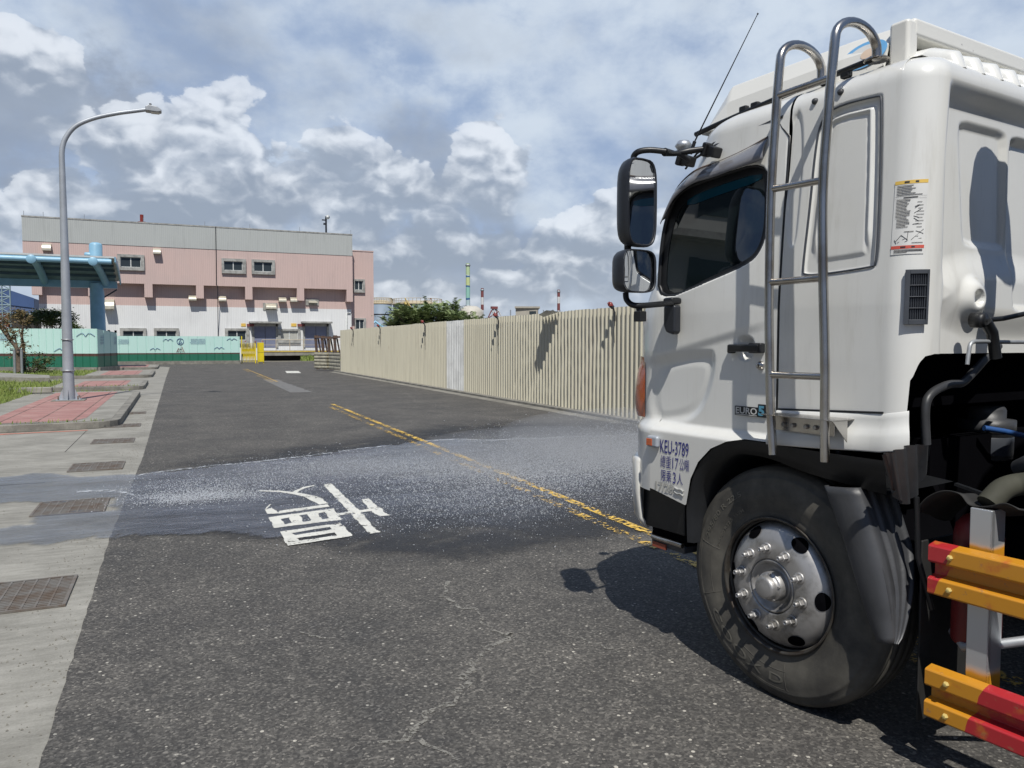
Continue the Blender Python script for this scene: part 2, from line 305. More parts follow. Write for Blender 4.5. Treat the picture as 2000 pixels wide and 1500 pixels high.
    k = MN('rusty_red_lens'); k.col((.28, .07, .04)); k.rough(.2); MATS['rusty_red_lens'] = k.m
    # guard rail paint: red and amber blocks sprayed along x
    for nm, swap in (('guard_paint_upper', 0), ('guard_paint_lower', 1)):
        k = MN(nm); sp = k.n('ShaderNodeSeparateXYZ'); k.L.new(k.tc(), sp.inputs[0])
        u = k.M('ADD', k.M('ADD', sp.outputs[0], k.M('MULTIPLY', sp.outputs[2], .35)), k.M('MULTIPLY', k.noise(14, 3), .018))
        thr = (-.60 - .24, -.26 - .60) if not swap else (-.64, -.27)
        edge = -.345 if not swap else -.625
        # first block, then alternating .40 m blocks
        v = k.M('DIVIDE', k.M('SUBTRACT', edge, u), .42); st = k.M('FLOOR', v); odd = k.M('FLOORED_MODULO', st, 2.0)
        red = (.43, .024, .03); amb = (.56, .245, .018)
        spl = k.M('MULTIPLY', k.ss(k.noise(11, 5), .56, .70), .45)
        a, b = (amb, red) if not swap else (red, amb)
        c = k.mix(odd, a, b); c = k.mix(k.M('MULTIPLY', k.ss(k.noise(26, 7, .75), .60, .66), .6), c, (.30, .16, .08)); c = k.mix(spl, c, k.mix(odd, b, a)); k.col(c); k.rough(.38); k.b.inputs['Coat Weight'].default_value = .3; k.bump(k.noise(9, 3), .06, .01); MATS[nm] = k.m
    dirty('guard_post', (.62, .64, .66), .2, 9, .35, .7)
    k = MN('guard_post_paint'); sp = k.n('ShaderNodeSeparateXYZ'); k.L.new(k.tc(), sp.inputs[0]); zz = k.M('ADD', sp.outputs[2], k.M('MULTIPLY', k.noise(8, 4), .04))
    over = k.M('ADD', k.M('MULTIPLY', k.M('SUBTRACT', 1.0, k.ss(zz, .905, .93)), k.ss(zz, .78, .79)), k.M('SUBTRACT', 1.0, k.ss(zz, .45, .49)))
    k.col(k.mix(k.M('MINIMUM', over, 1.0), (.62, .64, .66), (.62, .27, .02))); k.metal(k.M('SUBTRACT', .7, k.M('MINIMUM', over, .7))); k.rough(.38); MATS['guard_post_paint'] = k.m
    dirty('extinguisher_red', (.17, .02, .022), .25, 5, .4); dirty('label_white', (.68, .68, .66), .1, 10, .5); dirty('label_yellow', (.72, .48, .10), .1, 10, .5)
    dirty('label_red', (.60, .10, .07), .1, 10, .5); dirty('ink_black', (.03, .03, .035), .1, 10, .6); dirty('ink_blue', (.035, .035, .22), .1, 10, .5)
    dirty('badge_silver', (.60, .60, .58), .1, 10, .35); dirty('badge_blue', (.10, .30, .42), .1, 10, .4); dirty('chrome_relief', (.52, .52, .49), .15, 20, .3, .35)
    dirty('sticker_blue', (.16, .42, .72), .1, 10, .4); dirty('sticker_beige', (.70, .55, .42), .1, 10, .5)
    dirty('green_board', (.17, .24, .22), .3, 4, .7)
    # fence
    k = MN('cream_sheet'); sn = k.noise(1.6, 7, .65, vec=k.map((1, 3, .25))); k.col(k.mix(k.M('MULTIPLY', k.ss(k.noise(3.2, 8, .75, vec=k.map((1, 2.5, .4), (4, 2, 1))), .62, .72), .45), k.mix(k.M('MULTIPLY', k.ss(sn, .45, .75), .55), (.57, .54, .43), (.40, .37, .29)), (.26, .17, .10))); k.rough(.5); k.metal(.0)
    MATS['cream_sheet'] = k.m
    dirty('white_sheet', (.68, .69, .68), .2, 2, .45, stain=.2)
    dirty('red_lamp', (.24, .035, .025), .3, 10, .35)
    # mint hoarding: three painted bands by height above ground
    for nm, lo, hi in (('mint_hoarding', .90, 1.06), ('mint_hoarding_far', .80, .90)):
        k = MN(nm); sp = k.n('ShaderNodeSeparateXYZ'); k.L.new(k.tc(), sp.inputs[0]); z = sp.outputs[2]
        c = k.mix(k.M('GREATER_THAN', z, lo), (.018, .14, .085), (.085, .045, .035)); c = k.mix(k.M('GREATER_THAN', z, hi), c, (.49, .71, .65))
        c = k.mix(k.M('MULTIPLY', k.ss(k.noise(2.5, 6, .7, vec=k.map((4, 4, .3))), .55, .8), .35), c, (.20, .26, .22))
        k.col(c); k.rough(.5); MATS[nm] = k.m
    dirty('mark_navy', (.06, .12, .28), .1, 5, .6); dirty('mark_maroon', (.20, .05, .05), .1, 5, .6); dirty('mark_pale', (.62, .70, .78), .1, 5, .6)
    # building walls with vertical ribs
    for nm, col in (('wall_grey', (.42, .44, .43)), ('wall_pink', (.565, .425, .392)), ('wall_white', (.72, .73, .73))):
        k = MN(nm); wv = k.n('ShaderNodeTexWave', wave_type='BANDS', bands_direction='X', wave_profile='SIN'); k.L.new(k.tc(), wv.inputs[0]); wv.inputs['Scale'].default_value = 1.9
        g = k.ss(wv.outputs['Color'], .0, .25)
        st = k.noise(1.0, 7, .65, vec=k.map((3, 3, .3)))
        c = k.mix(k.M('MULTIPLY', k.ss(st, .5, .8), .38), col, tuple(v*.55 for v in col)); c = k.mix(k.M('MULTIPLY', k.M('SUBTRACT', 1.0, g), .22), c, tuple(v*.5 for v in col))
        c = k.mix(k.M('MULTIPLY', k.ss(k.noise(.35, 4), .45, .7), .12), c, (.3, .3, .3))
        k.col(c); k.rough(.8); k.bump(wv.outputs['Color'], .25, .03); MATS[nm] = k.m
    dirty('frame_concrete', (.38, .38, .36), .4, 3, .85, stain=.4); dirty('white_frame', (.62, .64, .63), .15, 6, .5)
    k = MN('pane_glass'); k.col((.035, .045, .05)); k.rough(.08); MATS['pane_glass'] = k.m
    dirty('hood_cream', (.66, .62, .50), .2, 3, .3, .35); dirty('door_blue_grey', (.19, .21, .30), .15, 2, .6); dirty('pane_board', (.42, .42, .38), .15, 4, .7)
    dirty('rail_cream', (.52, .43, .30), .2, 3, .6); dirty('yellow_edge', (.62, .45, .10), .3, 3, .7); dirty('dock_dark', (.05, .045, .04), .4, 2, .9)
    dirty('gate_yellow', (.74, .58, .015), .15, 2, .45); dirty('rust_steel', (.09, .075, .065), .4, 4, .75, dark=(.13, .07, .045)); dirty('stack_sheet', (.46, .43, .33), .4, 3, .6, stain=.5)
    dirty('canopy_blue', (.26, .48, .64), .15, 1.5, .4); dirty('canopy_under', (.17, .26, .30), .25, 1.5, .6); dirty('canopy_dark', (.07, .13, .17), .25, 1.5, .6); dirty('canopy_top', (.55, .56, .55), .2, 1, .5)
    dirty('lamp_grey', (.40, .43, .47), .2, 1.6, .48, .25); dirty('galv', (.40, .42, .44), .2, 5, .5, .5)
    dirty('tank_blue', (.21, .265, .33), .2, .3, .6); dirty('tank_rim', (.52, .44, .30), .3, .4, .7); dirty('pipe_yellow', (.55, .42, .14), .2, 1, .6); dirty('dome_cream', (.56, .53, .46), .2, .4, .6)
    dirty('chim_red', (.20, .06, .06), .2, .3, .7); dirty('chim_white', (.62, .62, .62), .15, .3, .7); dirty('navy_wall', (.09, .14, .27), .15, .3, .6); dirty('navy_roof', (.05, .10, .24), .15, .3, .6)
    dirty('steel_teal', (.25, .34, .38), .2, 1, .6); dirty('ctn_red', (.20, .05, .03), .3, .5, .7); dirty('block_beige', (.42, .39, .33), .2, .3, .8)
    for nm, stops in (('chim_green', [(0, (.40, .50, .52)), (.60, (.04, .12, .26)), (.62, (.26, .50, .42)), (.735, (.26, .50, .42)), (.745, (.05, .14, .28)), (.765, (.50, .57, .27)), (.86, (.05, .14, .28)), (.88, (.58, .62, .60)), (.89, (.42, .54, .32)), (1, (.42, .54, .32))]),):
        k = MN(nm); sp = k.n('ShaderNodeSeparateXYZ'); k.L.new(k.tc(), sp.inputs[0]); f = k.M('ADD', k.M('DIVIDE', sp.outputs[2], 27.8), k.M('MULTIPLY', k.noise(.25, 2), .05))
        k.col(k.ramp(f, stops, 'CONSTANT')); k.rough(.7); MATS[nm] = k.m
    k = MN('flats_wall'); k.col(k.mix(k.ss(k.noise(.4, 6), .4, .7), (.50, .50, .47), (.40, .40, .38))); k.rough(.8); MATS['flats_wall'] = k.m
    dirty('grate_steel', (.19, .18, .165), .5, 7, .7, .2, dark=(.13, .095, .07)); dirty('hose_blue', (.03, .10, .30), .2, 6, .5); dirty('hose_olive', (.05, .05, .035), .2, 10, .8)
mk_materials()

# ------------------------------------------------------------------ mesh builder
class MB:
    def __init__(s): s.v = []; s.f = []; s.sm = []
    def add(s, verts, faces, smooth=False):
        o = len(s.v); s.v.extend([tuple(map(float, p)) for p in verts]); s.f.extend([tuple(i+o for i in f) for f in faces]); s.sm.extend([smooth]*len(faces)); return s
    def box(s, c, size, rot=None, M=None):
        hx, hy, hz = size[0]/2, size[1]/2, size[2]/2
        P = [Vector((x, y, z)) for x in (-hx, hx) for y in (-hy, hy) for z in (-hz, hz)]
        if rot: e = Matrix.Rotation(rot[2], 3, 'Z') @ Matrix.Rotation(rot[1], 3, 'Y') @ Matrix.Rotation(rot[0], 3, 'X'); P = [e @ p for p in P]
        P = [p + Vector(c) for p in P]
        return s.add(P, [(0, 1, 3, 2), (4, 6, 7, 5), (0, 4, 5, 1), (2, 3, 7, 6), (0, 2, 6, 4), (1, 5, 7, 3)])
    def bx(s, x0, x1, y0, y1, z0, z1): return s.box(((x0+x1)/2, (y0+y1)/2, (z0+z1)/2), (abs(x1-x0), abs(y1-y0), abs(z1-z0)))
    def tube(s, path, r, n=10, caps=True, smooth=True, sx=1.0):
        P = [Vector(p) for p in path]; rr = r if isinstance(r, (list, tuple)) else [r]*len(P)
        V = []; prev = None
        for i, p in enumerate(P):
            t = (P[min(i+1, len(P)-1)] - P[max(i-1, 0)]).normalized()
            if prev is None:
                a = Vector((0, 0, 1)) if abs(t.z) < .9 else Vector((1, 0, 0)); u = t.cross(a).normalized()
            else: u = (prev - t*prev.dot(t)).normalized()
            prev = u; v = t.cross(u)
            for k in range(n):
                a = 2*math.pi*k/n; V.append(p + (u*math.cos(a)*sx + v*math.sin(a))*rr[i])
        Fc = [(i*n+k, i*n+(k+1) % n, (i+1)*n+(k+1) % n, (i+1)*n+k) for i in range(len(P)-1) for k in range(n)]
        s.add(V, Fc, smooth)
        if caps: s.add(V[:n], [tuple(reversed(range(n)))]); s.add(V[-n:], [tuple(range(n))])
        return s
    def lathe(s, prof, o=(0, 0, 0), axis='Z', n=32, smooth=True, caps=False):
        V = []
        for r, h in prof:
            for k in range(n):
                a = 2*math.pi*k/n; x, y = r*math.cos(a), r*math.sin(a)
                V.append({'Z': (o[0]+x, o[1]+y, o[2]+h), 'Y': (o[0]+x, o[1]+h, o[2]+y), 'X': (o[0]+h, o[1]+x, o[2]+y)}[axis])
        s.add(V, [(i*n+k, i*n+(k+1) % n, (i+1)*n+(k+1) % n, (i+1)*n+k) for i in range(len(prof)-1) for k in range(n)], smooth)
        if caps: s.add(V[:n], [tuple(range(n))]); s.add(V[-n:], [tuple(range(n))])
        return s
    def prism(s, poly, f0, f1):
        """poly of 2-D points, f0 / f1 map them to the two end faces"""
        n = len(poly); V = [f0(*p) for p in poly] + [f1(*p) for p in poly]
        return s.add(V, [tuple(range(n)), tuple(reversed(range(n, 2*n)))] + [(i, i+n, (i+1) % n+n, (i+1) % n) for i in range(n)])
    def poly(s, P): return s.add(P, [tuple(range(len(P)))])
    def build(s, name, mat, parent=None, world=False, bevel=0.0, seg=2, kind=None, label=None, auto=None):
        me = bpy.data.meshes.new(name); V = s.v
        if world and parent is not None: L = parent.location; V = [(a-L.x, b-L.y, c-L.z) for a, b, c in V]
        me.from_pydata(V, [], s.f); me.polygons.foreach_set('use_smooth', s.sm)
        bm = bmesh.new(); bm.from_mesh(me); bmesh.ops.recalc_face_normals(bm, faces=bm.faces[:]) if len(bm.faces) < 60000 else None
        bm.to_mesh(me); bm.free()
        me.materials.append(MATS[mat] if isinstance(mat, str) else mat); me.update()
        o = bpy.data.objects.new(name, me); COL.objects.link(o)
        if parent is not None: o.parent = parent
        if bevel > 0:
            b = o.modifiers.new('bevel', 'BEVEL'); b.width = bevel; b.segments = seg; b.limit_method = 'ANGLE'; b.angle_limit = R(35); b.harden_normals = True
        if kind: o['kind'] = kind
        if label: o['label'] = label
        return o
def thing(name, label, cat, loc=(0, 0, 0), rz=0.0, group=None):
    o = bpy.data.objects.new(name, None); COL.objects.link(o); o.empty_display_size = .2
    o.location = [float(v) for v in loc]; o.rotation_euler = (0, 0, rz); o['label'] = label; o['category'] = cat
    if group: o['group'] = group
    return o
def tag(o, label, cat, group=None, kind=None):
    o['label'] = label; o['category'] = cat
    if group: o['group'] = group
    if kind: o['kind'] = kind
    return o
def chaikin(P, n=2, closed=True):
    P = [tuple(map(float, p)) for p in P]
    for _ in range(n):
        Q = []; m = len(P)
        for i in range(m if closed else m-1):
            a, b = P[i], P[(i+1) % m]; Q.append(tuple(.75*x+.25*y for x, y in zip(a, b))); Q.append(tuple(.25*x+.75*y for x, y in zip(a, b)))
        if not closed: Q = [P[0]] + Q + [P[-1]]
        P = Q
    return P
def spline(P, n=6):
    P = [Vector(p) for p in P]; out = []
    for i in range(len(P)-1):
        a, b, c, d = P[max(i-1, 0)], P[i], P[i+1], P[min(i+2, len(P)-1)]
        for k in range(n):
            t = k/n; out.append(.5*((2*b) + (c-a)*t + (2*a-5*b+4*c-d)*t*t + (3*b-a-3*c+d)*t**3))
    out.append(P[-1]); return out
def ss_(x, a, b):
    t = np.clip((x-a)/(b-a), 0, 1); return t*t*(3-2*t)
def sdf(poly, X, Z):
    """signed distance (negative inside)"""
    P = np.array(poly); d = np.full(X.shape, 1e9); inside = np.zeros(X.shape, bool)
    for i in range(len(P)):
        a = P[i]; b = P[(i+1) % len(P)]; e = b-a; wx = X-a[0]; wz = Z-a[1]
        t = np.clip((wx*e[0]+wz*e[1])/(e @ e+1e-12), 0, 1); d = np.minimum(d, (wx-e[0]*t)**2+(wz-e[1]*t)**2)
        c = ((a[1] > Z) != (b[1] > Z)); 
        with np.errstate(divide='ignore', invalid='ignore'): c &= X < (b[0]-a[0])*(Z-a[1])/(b[1]-a[1]+1e-15)+a[0]
        inside ^= c
    d = np.sqrt(d); return np.where(inside, -d, d)
def text_mesh(mb, s, fn, size=1.0, bold=0.0):
    c = bpy.data.curves.new('t', 'FONT'); c.body = s; c.size = size; c.offset = bold; c.resolution_u = 3; c.align_x = 'LEFT'
    o = bpy.data.objects.new('t', c); COL.objects.link(o); bpy.context.view_layer.update()
    me = o.to_mesh(); xs = [v.co.x for v in me.vertices]; ys = [v.co.y for v in me.vertices]
    x0, x1, y0, y1 = min(xs), max(xs), min(ys), max(ys)
    V = [fn((v.co.x-x0)/(x1-x0), (v.co.y-y0)/(y1-y0)) for v in me.vertices]; Fc = [tuple(p.vertices) for p in me.polygons]
    mb.add(V, Fc); o.to_mesh_clear(); bpy.data.objects.remove(o); bpy.data.curves.remove(c); return mb

# ================================================================== SETTING
def sheet(name, poly, z, mat, label=None, kind='structure', parent=None):
    return MB().add([(p[0], p[1], z) for p in poly], [tuple(range(len(poly)))]).build(name, mat, parent, kind=kind, label=label)
sheet('ground', [(-1500, -300), (1500, -300), (1500, 3000), (-1500, 3000)], 0.0, 'soil', 'bare ground and hardstanding around the works')
def wob(P, step=.5, amp=.02, seed=1):
    rnd = random.Random(seed); out = []
    for i in range(len(P)-1):
        a, b = Vector(P[i]), Vector(P[i+1]); n = max(1, int((b-a).length/step))
        for k in range(n): q = a.lerp(b, k/n); out.append((q.x+rnd.uniform(-amp, amp), q.y+rnd.uniform(-amp, amp)))
    out.append(P[-1]); return out
left_edge = wob([(-.5, -8), (-.5, 3), (-.52, 7), (-.44, 12), (-.40, 40), (-.3, 58)], .10, .005, 3)
road_poly = left_edge + [(-2.5, 64.5), (-40, 65.0), (-40, 72.5), (30, 72.5), (30, 58), (9.5, 50), (8.15, 44), (8.1, 10), (8.1, -8)]
sheet('road', road_poly, .008, 'asphalt', 'dark worn asphalt road')
sheet('gutter', [(-26, -8), (-.45, -8), (-.35, 60), (-26, 60)], .004, 'concrete', 'pale concrete gutter and apron along the left of the road')
sheet('fence_kerb', [(8.05, -8), (9.2, -8), (9.2, 44.5), (8.05, 44.5)], .012, 'kerb_concrete', 'low concrete kerb strip at the foot of the corrugated fence')
MB().bx(8.42, 8.9, -8, 44.3, .0, .07).build('kerb', 'kerb_concrete', kind='structure', label='raised concrete footing under the corrugated fence', bevel=.01)

# joints in the concrete apron
jm = MB()
jm.bx(-1.52, -1.512, 13.0, 16, .0045, .0075)
for y in (10.2,): jm.bx(-9, -1.4, y-.006, y+.006, .0045, .0075)
jm.build('gutter_joints', 'dock_dark', kind='structure', label='dark joints in the concrete apron')

# kerbed sidewalk islands with red tiles and grass behind
def island(idx, y0, y1, xl=-14.0, xt=-3.55, nose=-1.0):
    # outline counter-clockwise, nose corners rounded
    r = .55
    P = [(xl, y0-.35 if idx == 0 else y0), (-2.9, y0-.05), (nose-r, y0+.05)]
    P += [(nose-r+r*math.sin(a), y0+.05+r-r*math.cos(a)) for a in [R(k) for k in (22, 45, 68, 90)]]
    P += [(nose, y1-.5), (nose-.25, y1-.12), (nose-.5, y1), (xl, y1)]
    H_ = .14
    kb = MB().prism(P, lambda x, y: (x, y, .002), lambda x, y: (x, y, H_)); kb.build('kerb', 'kerb_concrete', kind='structure', label='weathered kerb round a paved island', bevel=.015)
    ins = [(-3.9, y0+.16), (nose-.16-r*.7, y0+.2), (nose-.16, y0+.2+r*.8), (nose-.16, y1-.55), (nose-.55, y1-.14), (-3.9, y1-.14)]
    sheet('sidewalk', ins, H_+.004, 'concrete', 'pale sidewalk slabs bordering red tiles')
    tl_ = [(-3.25, y0+.28), (nose-.75, y0+.38), (nose-.62, y0+.95), (nose-.62, y1-.55), (-3.25, y1-.5)]
    sheet('red_paving', tl_, H_+.008, 'red_tiles', 'faded red square paving tiles')
    sheet('verge', [(xl+.1, y0+.12 if idx else y0-.2), (-3.9, y0+.12), (-3.9, y1-.14), (xl+.1, y1-.14)], H_+.006, 'grass_soil', 'soil under the grass verge')
ISL = [(16.3, 26.9), (29.7, 34.9), (40.3, 47.6), (53.5, 60.5)]
for i, (a, b) in enumerate(ISL): island(i, a, b)
# sloped concrete ramp wall on the far left verge
# grass blades
def grass():
    V = []; Fc = []
    rnd = random.Random(5)
    def blade(x, y, z, h, w_, tuft=False):
        a = rnd.uniform(0, 2*math.pi); dx, dy = math.cos(a)*w_, math.sin(a)*w_; l = rnd.uniform(.1, .6)*h; b = rnd.uniform(0, 2*math.pi)
        o = len(V); V.extend([(x-dx, y-dy, z), (x+dx, y+dy, z), (x+math.cos(b)*l*.4+dx*.6, y+math.sin(b)*l*.4+dy*.6, z+h*.6), (x+math.cos(b)*l, y+math.sin(b)*l, z+h)])
        Fc.append((o, o+1, o+2)); Fc.append((o, o+2, o+3))
    for i, (a, b) in enumerate(ISL):
        n = (26000, 9000, 8000, 3500)[i]; x0 = (-11.5, -14, -14, -13)[i]
        for _ in range(n):
            x = rnd.uniform(x0, -3.85); y = rnd.uniform(a, b-.15)
            if x > -5.5 and i > 0 and rnd.random() < .3: continue
            h = rnd.uniform(.05, .13) * (1.5 if rnd.random() < .12 else 1); blade(x, y, .145, h, rnd.uniform(.006, .014)*(1+.35*i))
    # taller clumps on the near verge
    for cx, cy in ((-6.3, 24.3), (-5.8, 25.4), (-7.4, 23.2), (-4.6, 25.6), (-8.2, 25.0), (-5.2, 23.6), (-6.9, 25.8), (-9.4, 24.6)):
        for _ in range(420): blade(cx+rnd.gauss(0, .35), cy+rnd.gauss(0, .25), .145, rnd.uniform(.15, .38), .012)
    for _ in range(260): blade(rnd.uniform(-4.0, -1.2), rnd.choice([16.42, 26.75, 29.85])+rnd.uniform(-.05, .05), .145, rnd.uniform(.03, .09), .01)
    for _ in range(1800): blade(rnd.uniform(11, 22), rnd.gauss(75.2, .3), .0, rnd.uniform(.15, .7), .03)
    m = MB(); m.v = V; m.f = Fc; m.sm = [False]*len(Fc)
    o = m.build('grass', 'grass_blade'); o['kind'] = 'stuff'; o['label'] = 'rough green grass on the verges and along the dock foot'; o['category'] = 'grass'
grass()
# red no-parking line by the near kerb
sheet('red_kerb_line', wob([(-4.6, 15.75), (-2.2, 16.0), (-1.5, 16.08)], .3, .01) + [(-1.5, 16.16), (-2.3, 16.1), (-4.6, 15.9)], .009, 'red_paint_line', 'worn red painted line by the kerb')
# road markings
def ribbon(name, mat, pts, wd, z, label, breaks=None):
    mb = MB(); P = [Vector((p[0], p[1], 0)) for p in pts]
    for i in range(len(P)-1):
        a, b = P[i], P[i+1]
        if breaks and any(lo <= (a.y+b.y)/2 <= hi for lo, hi in breaks): continue
        t = (b-a).normalized(); nn = Vector((-t.y, t.x, 0))*wd/2
        mb.add([(a.x-nn.x, a.y-nn.y, z), (a.x+nn.x, a.y+nn.y, z), (b.x+nn.x, b.y+nn.y, z), (b.x-nn.x, b.y-nn.y, z)], [(0, 1, 2, 3)])
    return mb.build(name, mat, kind='structure', label=label)
def line_pts(dx): return [(3.50+dx+(y-5)*.011 if y < 30 else 3.775+dx+(y-30)*.012, y) for y in [(-4)+k*.5 for k in range(0, 112)]]
ribbon('centre_line', 'yellow_paint', line_pts(.12), .10, .0185, 'solid yellow centre line, right one of the pair', breaks=[(20.5, 33.5)])
ribbon('centre_line', 'yellow_paint_worn', line_pts(-.09), .10, .0185, 'worn yellow centre line, left one of the pair', breaks=[(19.6, 33), (41, 46)])
sheet('road_patch', wob([(3.5, 26), (4.15, 26), (4.2, 36), (3.6, 36)], .5, .05), .011, 'grey_patch', 'grey repair scar along the centre line')
MB().poly([tuple(G(px, py))[:2]+(.012,) for px, py in ((557, 725), (583, 725), (588, 729), (560, 729))]).build('white_mark', 'white_paint_road', kind='structure', label='small white mark far along the road')
# the road character seen upside down
def road_char():
    st = .008; xs = np.arange(.6, 3.7, st); ys = np.arange(5.3, 9.6, st); X, Y = np.meshgrid(xs, ys, indexing='ij'); on = np.zeros(X.shape, bool)
    wx = X+.004*np.sin(Y*23+X*17); wy = Y+.004*np.sin(X*27-Y*13)
    def q(*pts, add=True):
        m_ = sdf([tuple(G(480+x*.26, 840+y*.26))[:2] for x, y in pts], wx, wy) < 0
        nonlocal on
        on = (on | m_) if add else (on & ~m_)
    q((258, 780), (710, 712), (800, 812), (308, 888))
    q((345, 790), (625, 744), (650, 762), (372, 806), add=False); q((378, 830), (660, 788), (688, 808), (400, 848), add=False)
    q((168, 670), (655, 603), (722, 688), (210, 752))
    q((265, 684), (318, 672), (345, 712), (290, 724), add=False); q((405, 655), (462, 648), (488, 696), (430, 706), add=False); q((538, 640), (590, 630), (625, 678), (570, 688), add=False)
    q((240, 622), (610, 572), (632, 588), (250, 642)); q((140, 612), (195, 600), (250, 640), (160, 645)); q((168, 575), (185, 570), (160, 605), (145, 608))
    q((90, 466), (250, 468), (350, 478), (440, 492), (520, 508), (575, 530), (612, 565), (550, 574), (500, 548), (430, 512), (340, 492), (240, 478), (100, 473))
    q((330, 484), (425, 442), (512, 426), (512, 432), (440, 450), (370, 488))
    q((580, 425), (640, 412), (860, 628), (975, 765), (1020, 782), (930, 795), (905, 772), (790, 650), (730, 580))
    q((690, 640), (860, 616), (935, 604), (940, 622), (695, 656)); q((865, 535), (925, 528), (985, 590), (1030, 605), (1028, 628), (1085, 655), (1005, 662), (950, 632), (920, 600))
    ii, jj = np.where(on[:-1, :-1]); used = np.zeros(X.shape, bool)
    for a in (0, 1):
        for b in (0, 1): used[ii+a, jj+b] = True
    idx = -np.ones(X.shape, int); idx[used] = np.arange(used.sum())
    V = np.stack([X[used], Y[used], np.full(used.sum(), .0185)], 1); Fc = np.stack([idx[ii, jj], idx[ii+1, jj], idx[ii+1, jj+1], idx[ii, jj+1]], 1)
    me = bpy.data.meshes.new('road_lettering'); me.from_pydata(V.tolist(), [], Fc.tolist()); me.materials.append(MATS['white_paint_road'])
    o = bpy.data.objects.new('road_lettering', me); COL.objects.link(o); o['kind'] = 'structure'; o['label'] = 'white painted road character, worn, seen upside down'
road_char()
# wet road
def px_poly(L): return [tuple(G(*p))[:2] for p in L]
film_px = [(-260, 925), (-100, 938), (0, 934), (60, 926), (130, 929), (200, 932), (270, 930), (330, 922), (420, 912), (500, 905), (600, 893), (700, 878), (760, 872), (830, 861), (900, 858), (960, 860), (1030, 857), (1120, 853), (1250, 848), (1420, 842), (1600, 850),
           (1620, 950), (1420, 985), (1270, 1022), (1200, 1040), (1120, 1056), (1040, 1070), (950, 1076), (860, 1072), (760, 1067), (690, 1064), (620, 1056), (540, 1051), (460, 1046), (400, 1049), (300, 1047), (240, 1049), (215, 1055), (180, 1053), (160, 1062), (125, 1064), (100, 1071), (70, 1068), (55, 1060), (30, 1066), (10, 1069), (-60, 1062), (-240, 1070),
           (-240, 1048), (-60, 1040), (0, 1040), (25, 1032), (55, 1022), (60, 1014), (120, 1006), (205, 999), (212, 976), (150, 980), (60, 985), (0, 988), (-260, 1000)]
def wet_sheet(name, poly, z, mat, label, fade):
    """grid over the wet area; the attribute 'wet' falls to nothing at the rim (fade: width in metres as a function of place)"""
    P = np.array(poly); x0, y0 = np.maximum(P.min(0), [-9, 2])-.1; x1, y1 = np.minimum(P.max(0), [9, 20])+.6; st = .045
    xs = np.arange(x0, x1, st); ys = np.arange(y0, y1, st); X, Y = np.meshgrid(xs, ys, indexing='ij')
    wx = .05*np.sin(X*7.1+Y*3.3)+.035*np.sin(X*15.7-Y*9.1)+.02*np.sin(X*31+Y*27); wy = .06*np.sin(X*5.3-Y*4.1)+.04*np.sin(X*13.1+Y*11)+.02*np.sin(X*37-Y*19)
    d = -sdf(poly, X+wx, Y+wy); f = fade(X, Y); A = np.clip(d/f, 0, 1); A = A*A*(3-2*A)
    keep = A > 0; K = keep[:-1, :-1] | keep[1:, :-1] | keep[:-1, 1:] | keep[1:, 1:]
    nx, ny = X.shape; idx = -np.ones(X.shape, int); ii, jj = np.where(K); used = np.zeros(X.shape, bool)
    for a in (0, 1):
        for b in (0, 1): used[ii+a, jj+b] = True
    idx[used] = np.arange(used.sum()); V = np.stack([X[used], Y[used], np.full(used.sum(), z)], 1)
    Fc = np.stack([idx[ii, jj], idx[ii+1, jj], idx[ii+1, jj+1], idx[ii, jj+1]], 1)
    me = bpy.data.meshes.new(name); me.from_pydata(V.tolist(), [], Fc.tolist()); at = me.attributes.new('wet', 'FLOAT', 'POINT'); at.data.foreach_set('value', A[used].astype(np.float32))
    me.materials.append(MATS[mat]); o = bpy.data.objects.new(name, me); COL.objects.link(o); o['kind'] = 'structure'; o['label'] = label; return o
fp = px_poly(film_px)
def ffade(X, Y): # crisp front edge and gutter edge, soft where the spray thins towards the truck
    near = ss_(X, .8, 2.2)*ss_(9.0+.15*(X-2)-Y, -1.0, .8); return .05+1.9*near
wet_sheet('water', fp, .017, 'water_film', 'thin sheet of wash water running across the road into the gutter', ffade)
dk = px_poly([(262, 912), (420, 885), (600, 862), (760, 836), (830, 828), (950, 822), (1250, 815), (1500, 815), (1500, 1080), (1270, 1052), (1120, 1085), (950, 1108), (760, 1098), (640, 1082), (540, 1066), (400, 1056), (238, 1054)])
wet_sheet('damp_road', dk, .014, 'damp_stain', 'damp dark asphalt round the wash water', lambda X, Y: .25+.9*ss_(Y, 9, 10)+.25*ss_(X, 1, 3))
fm = MB()
def foamline(L, wd):
    P = [G(*p) for p in L]
    for i in range(len(P)-1):
        a, b = P[i], P[i+1]; fm.add([(a[0], a[1]-wd, .021), (b[0], b[1]-wd, .021), (b[0], b[1]+wd, .021), (a[0], a[1]+wd, .021)], [(0, 1, 2, 3)])
foamline([(270, 931), (330, 922), (420, 912), (500, 905), (600, 893), (700, 879), (760, 873)], .045); foamline([(830, 863), (900, 860), (960, 862), (1030, 859), (1120, 855), (1250, 850)], .06)
foamline([(150, 964), (190, 962), (225, 962), (262, 970)], .06)
fm.build('water_foam', 'foam', kind='structure', label='pale foam edge of the wash water')
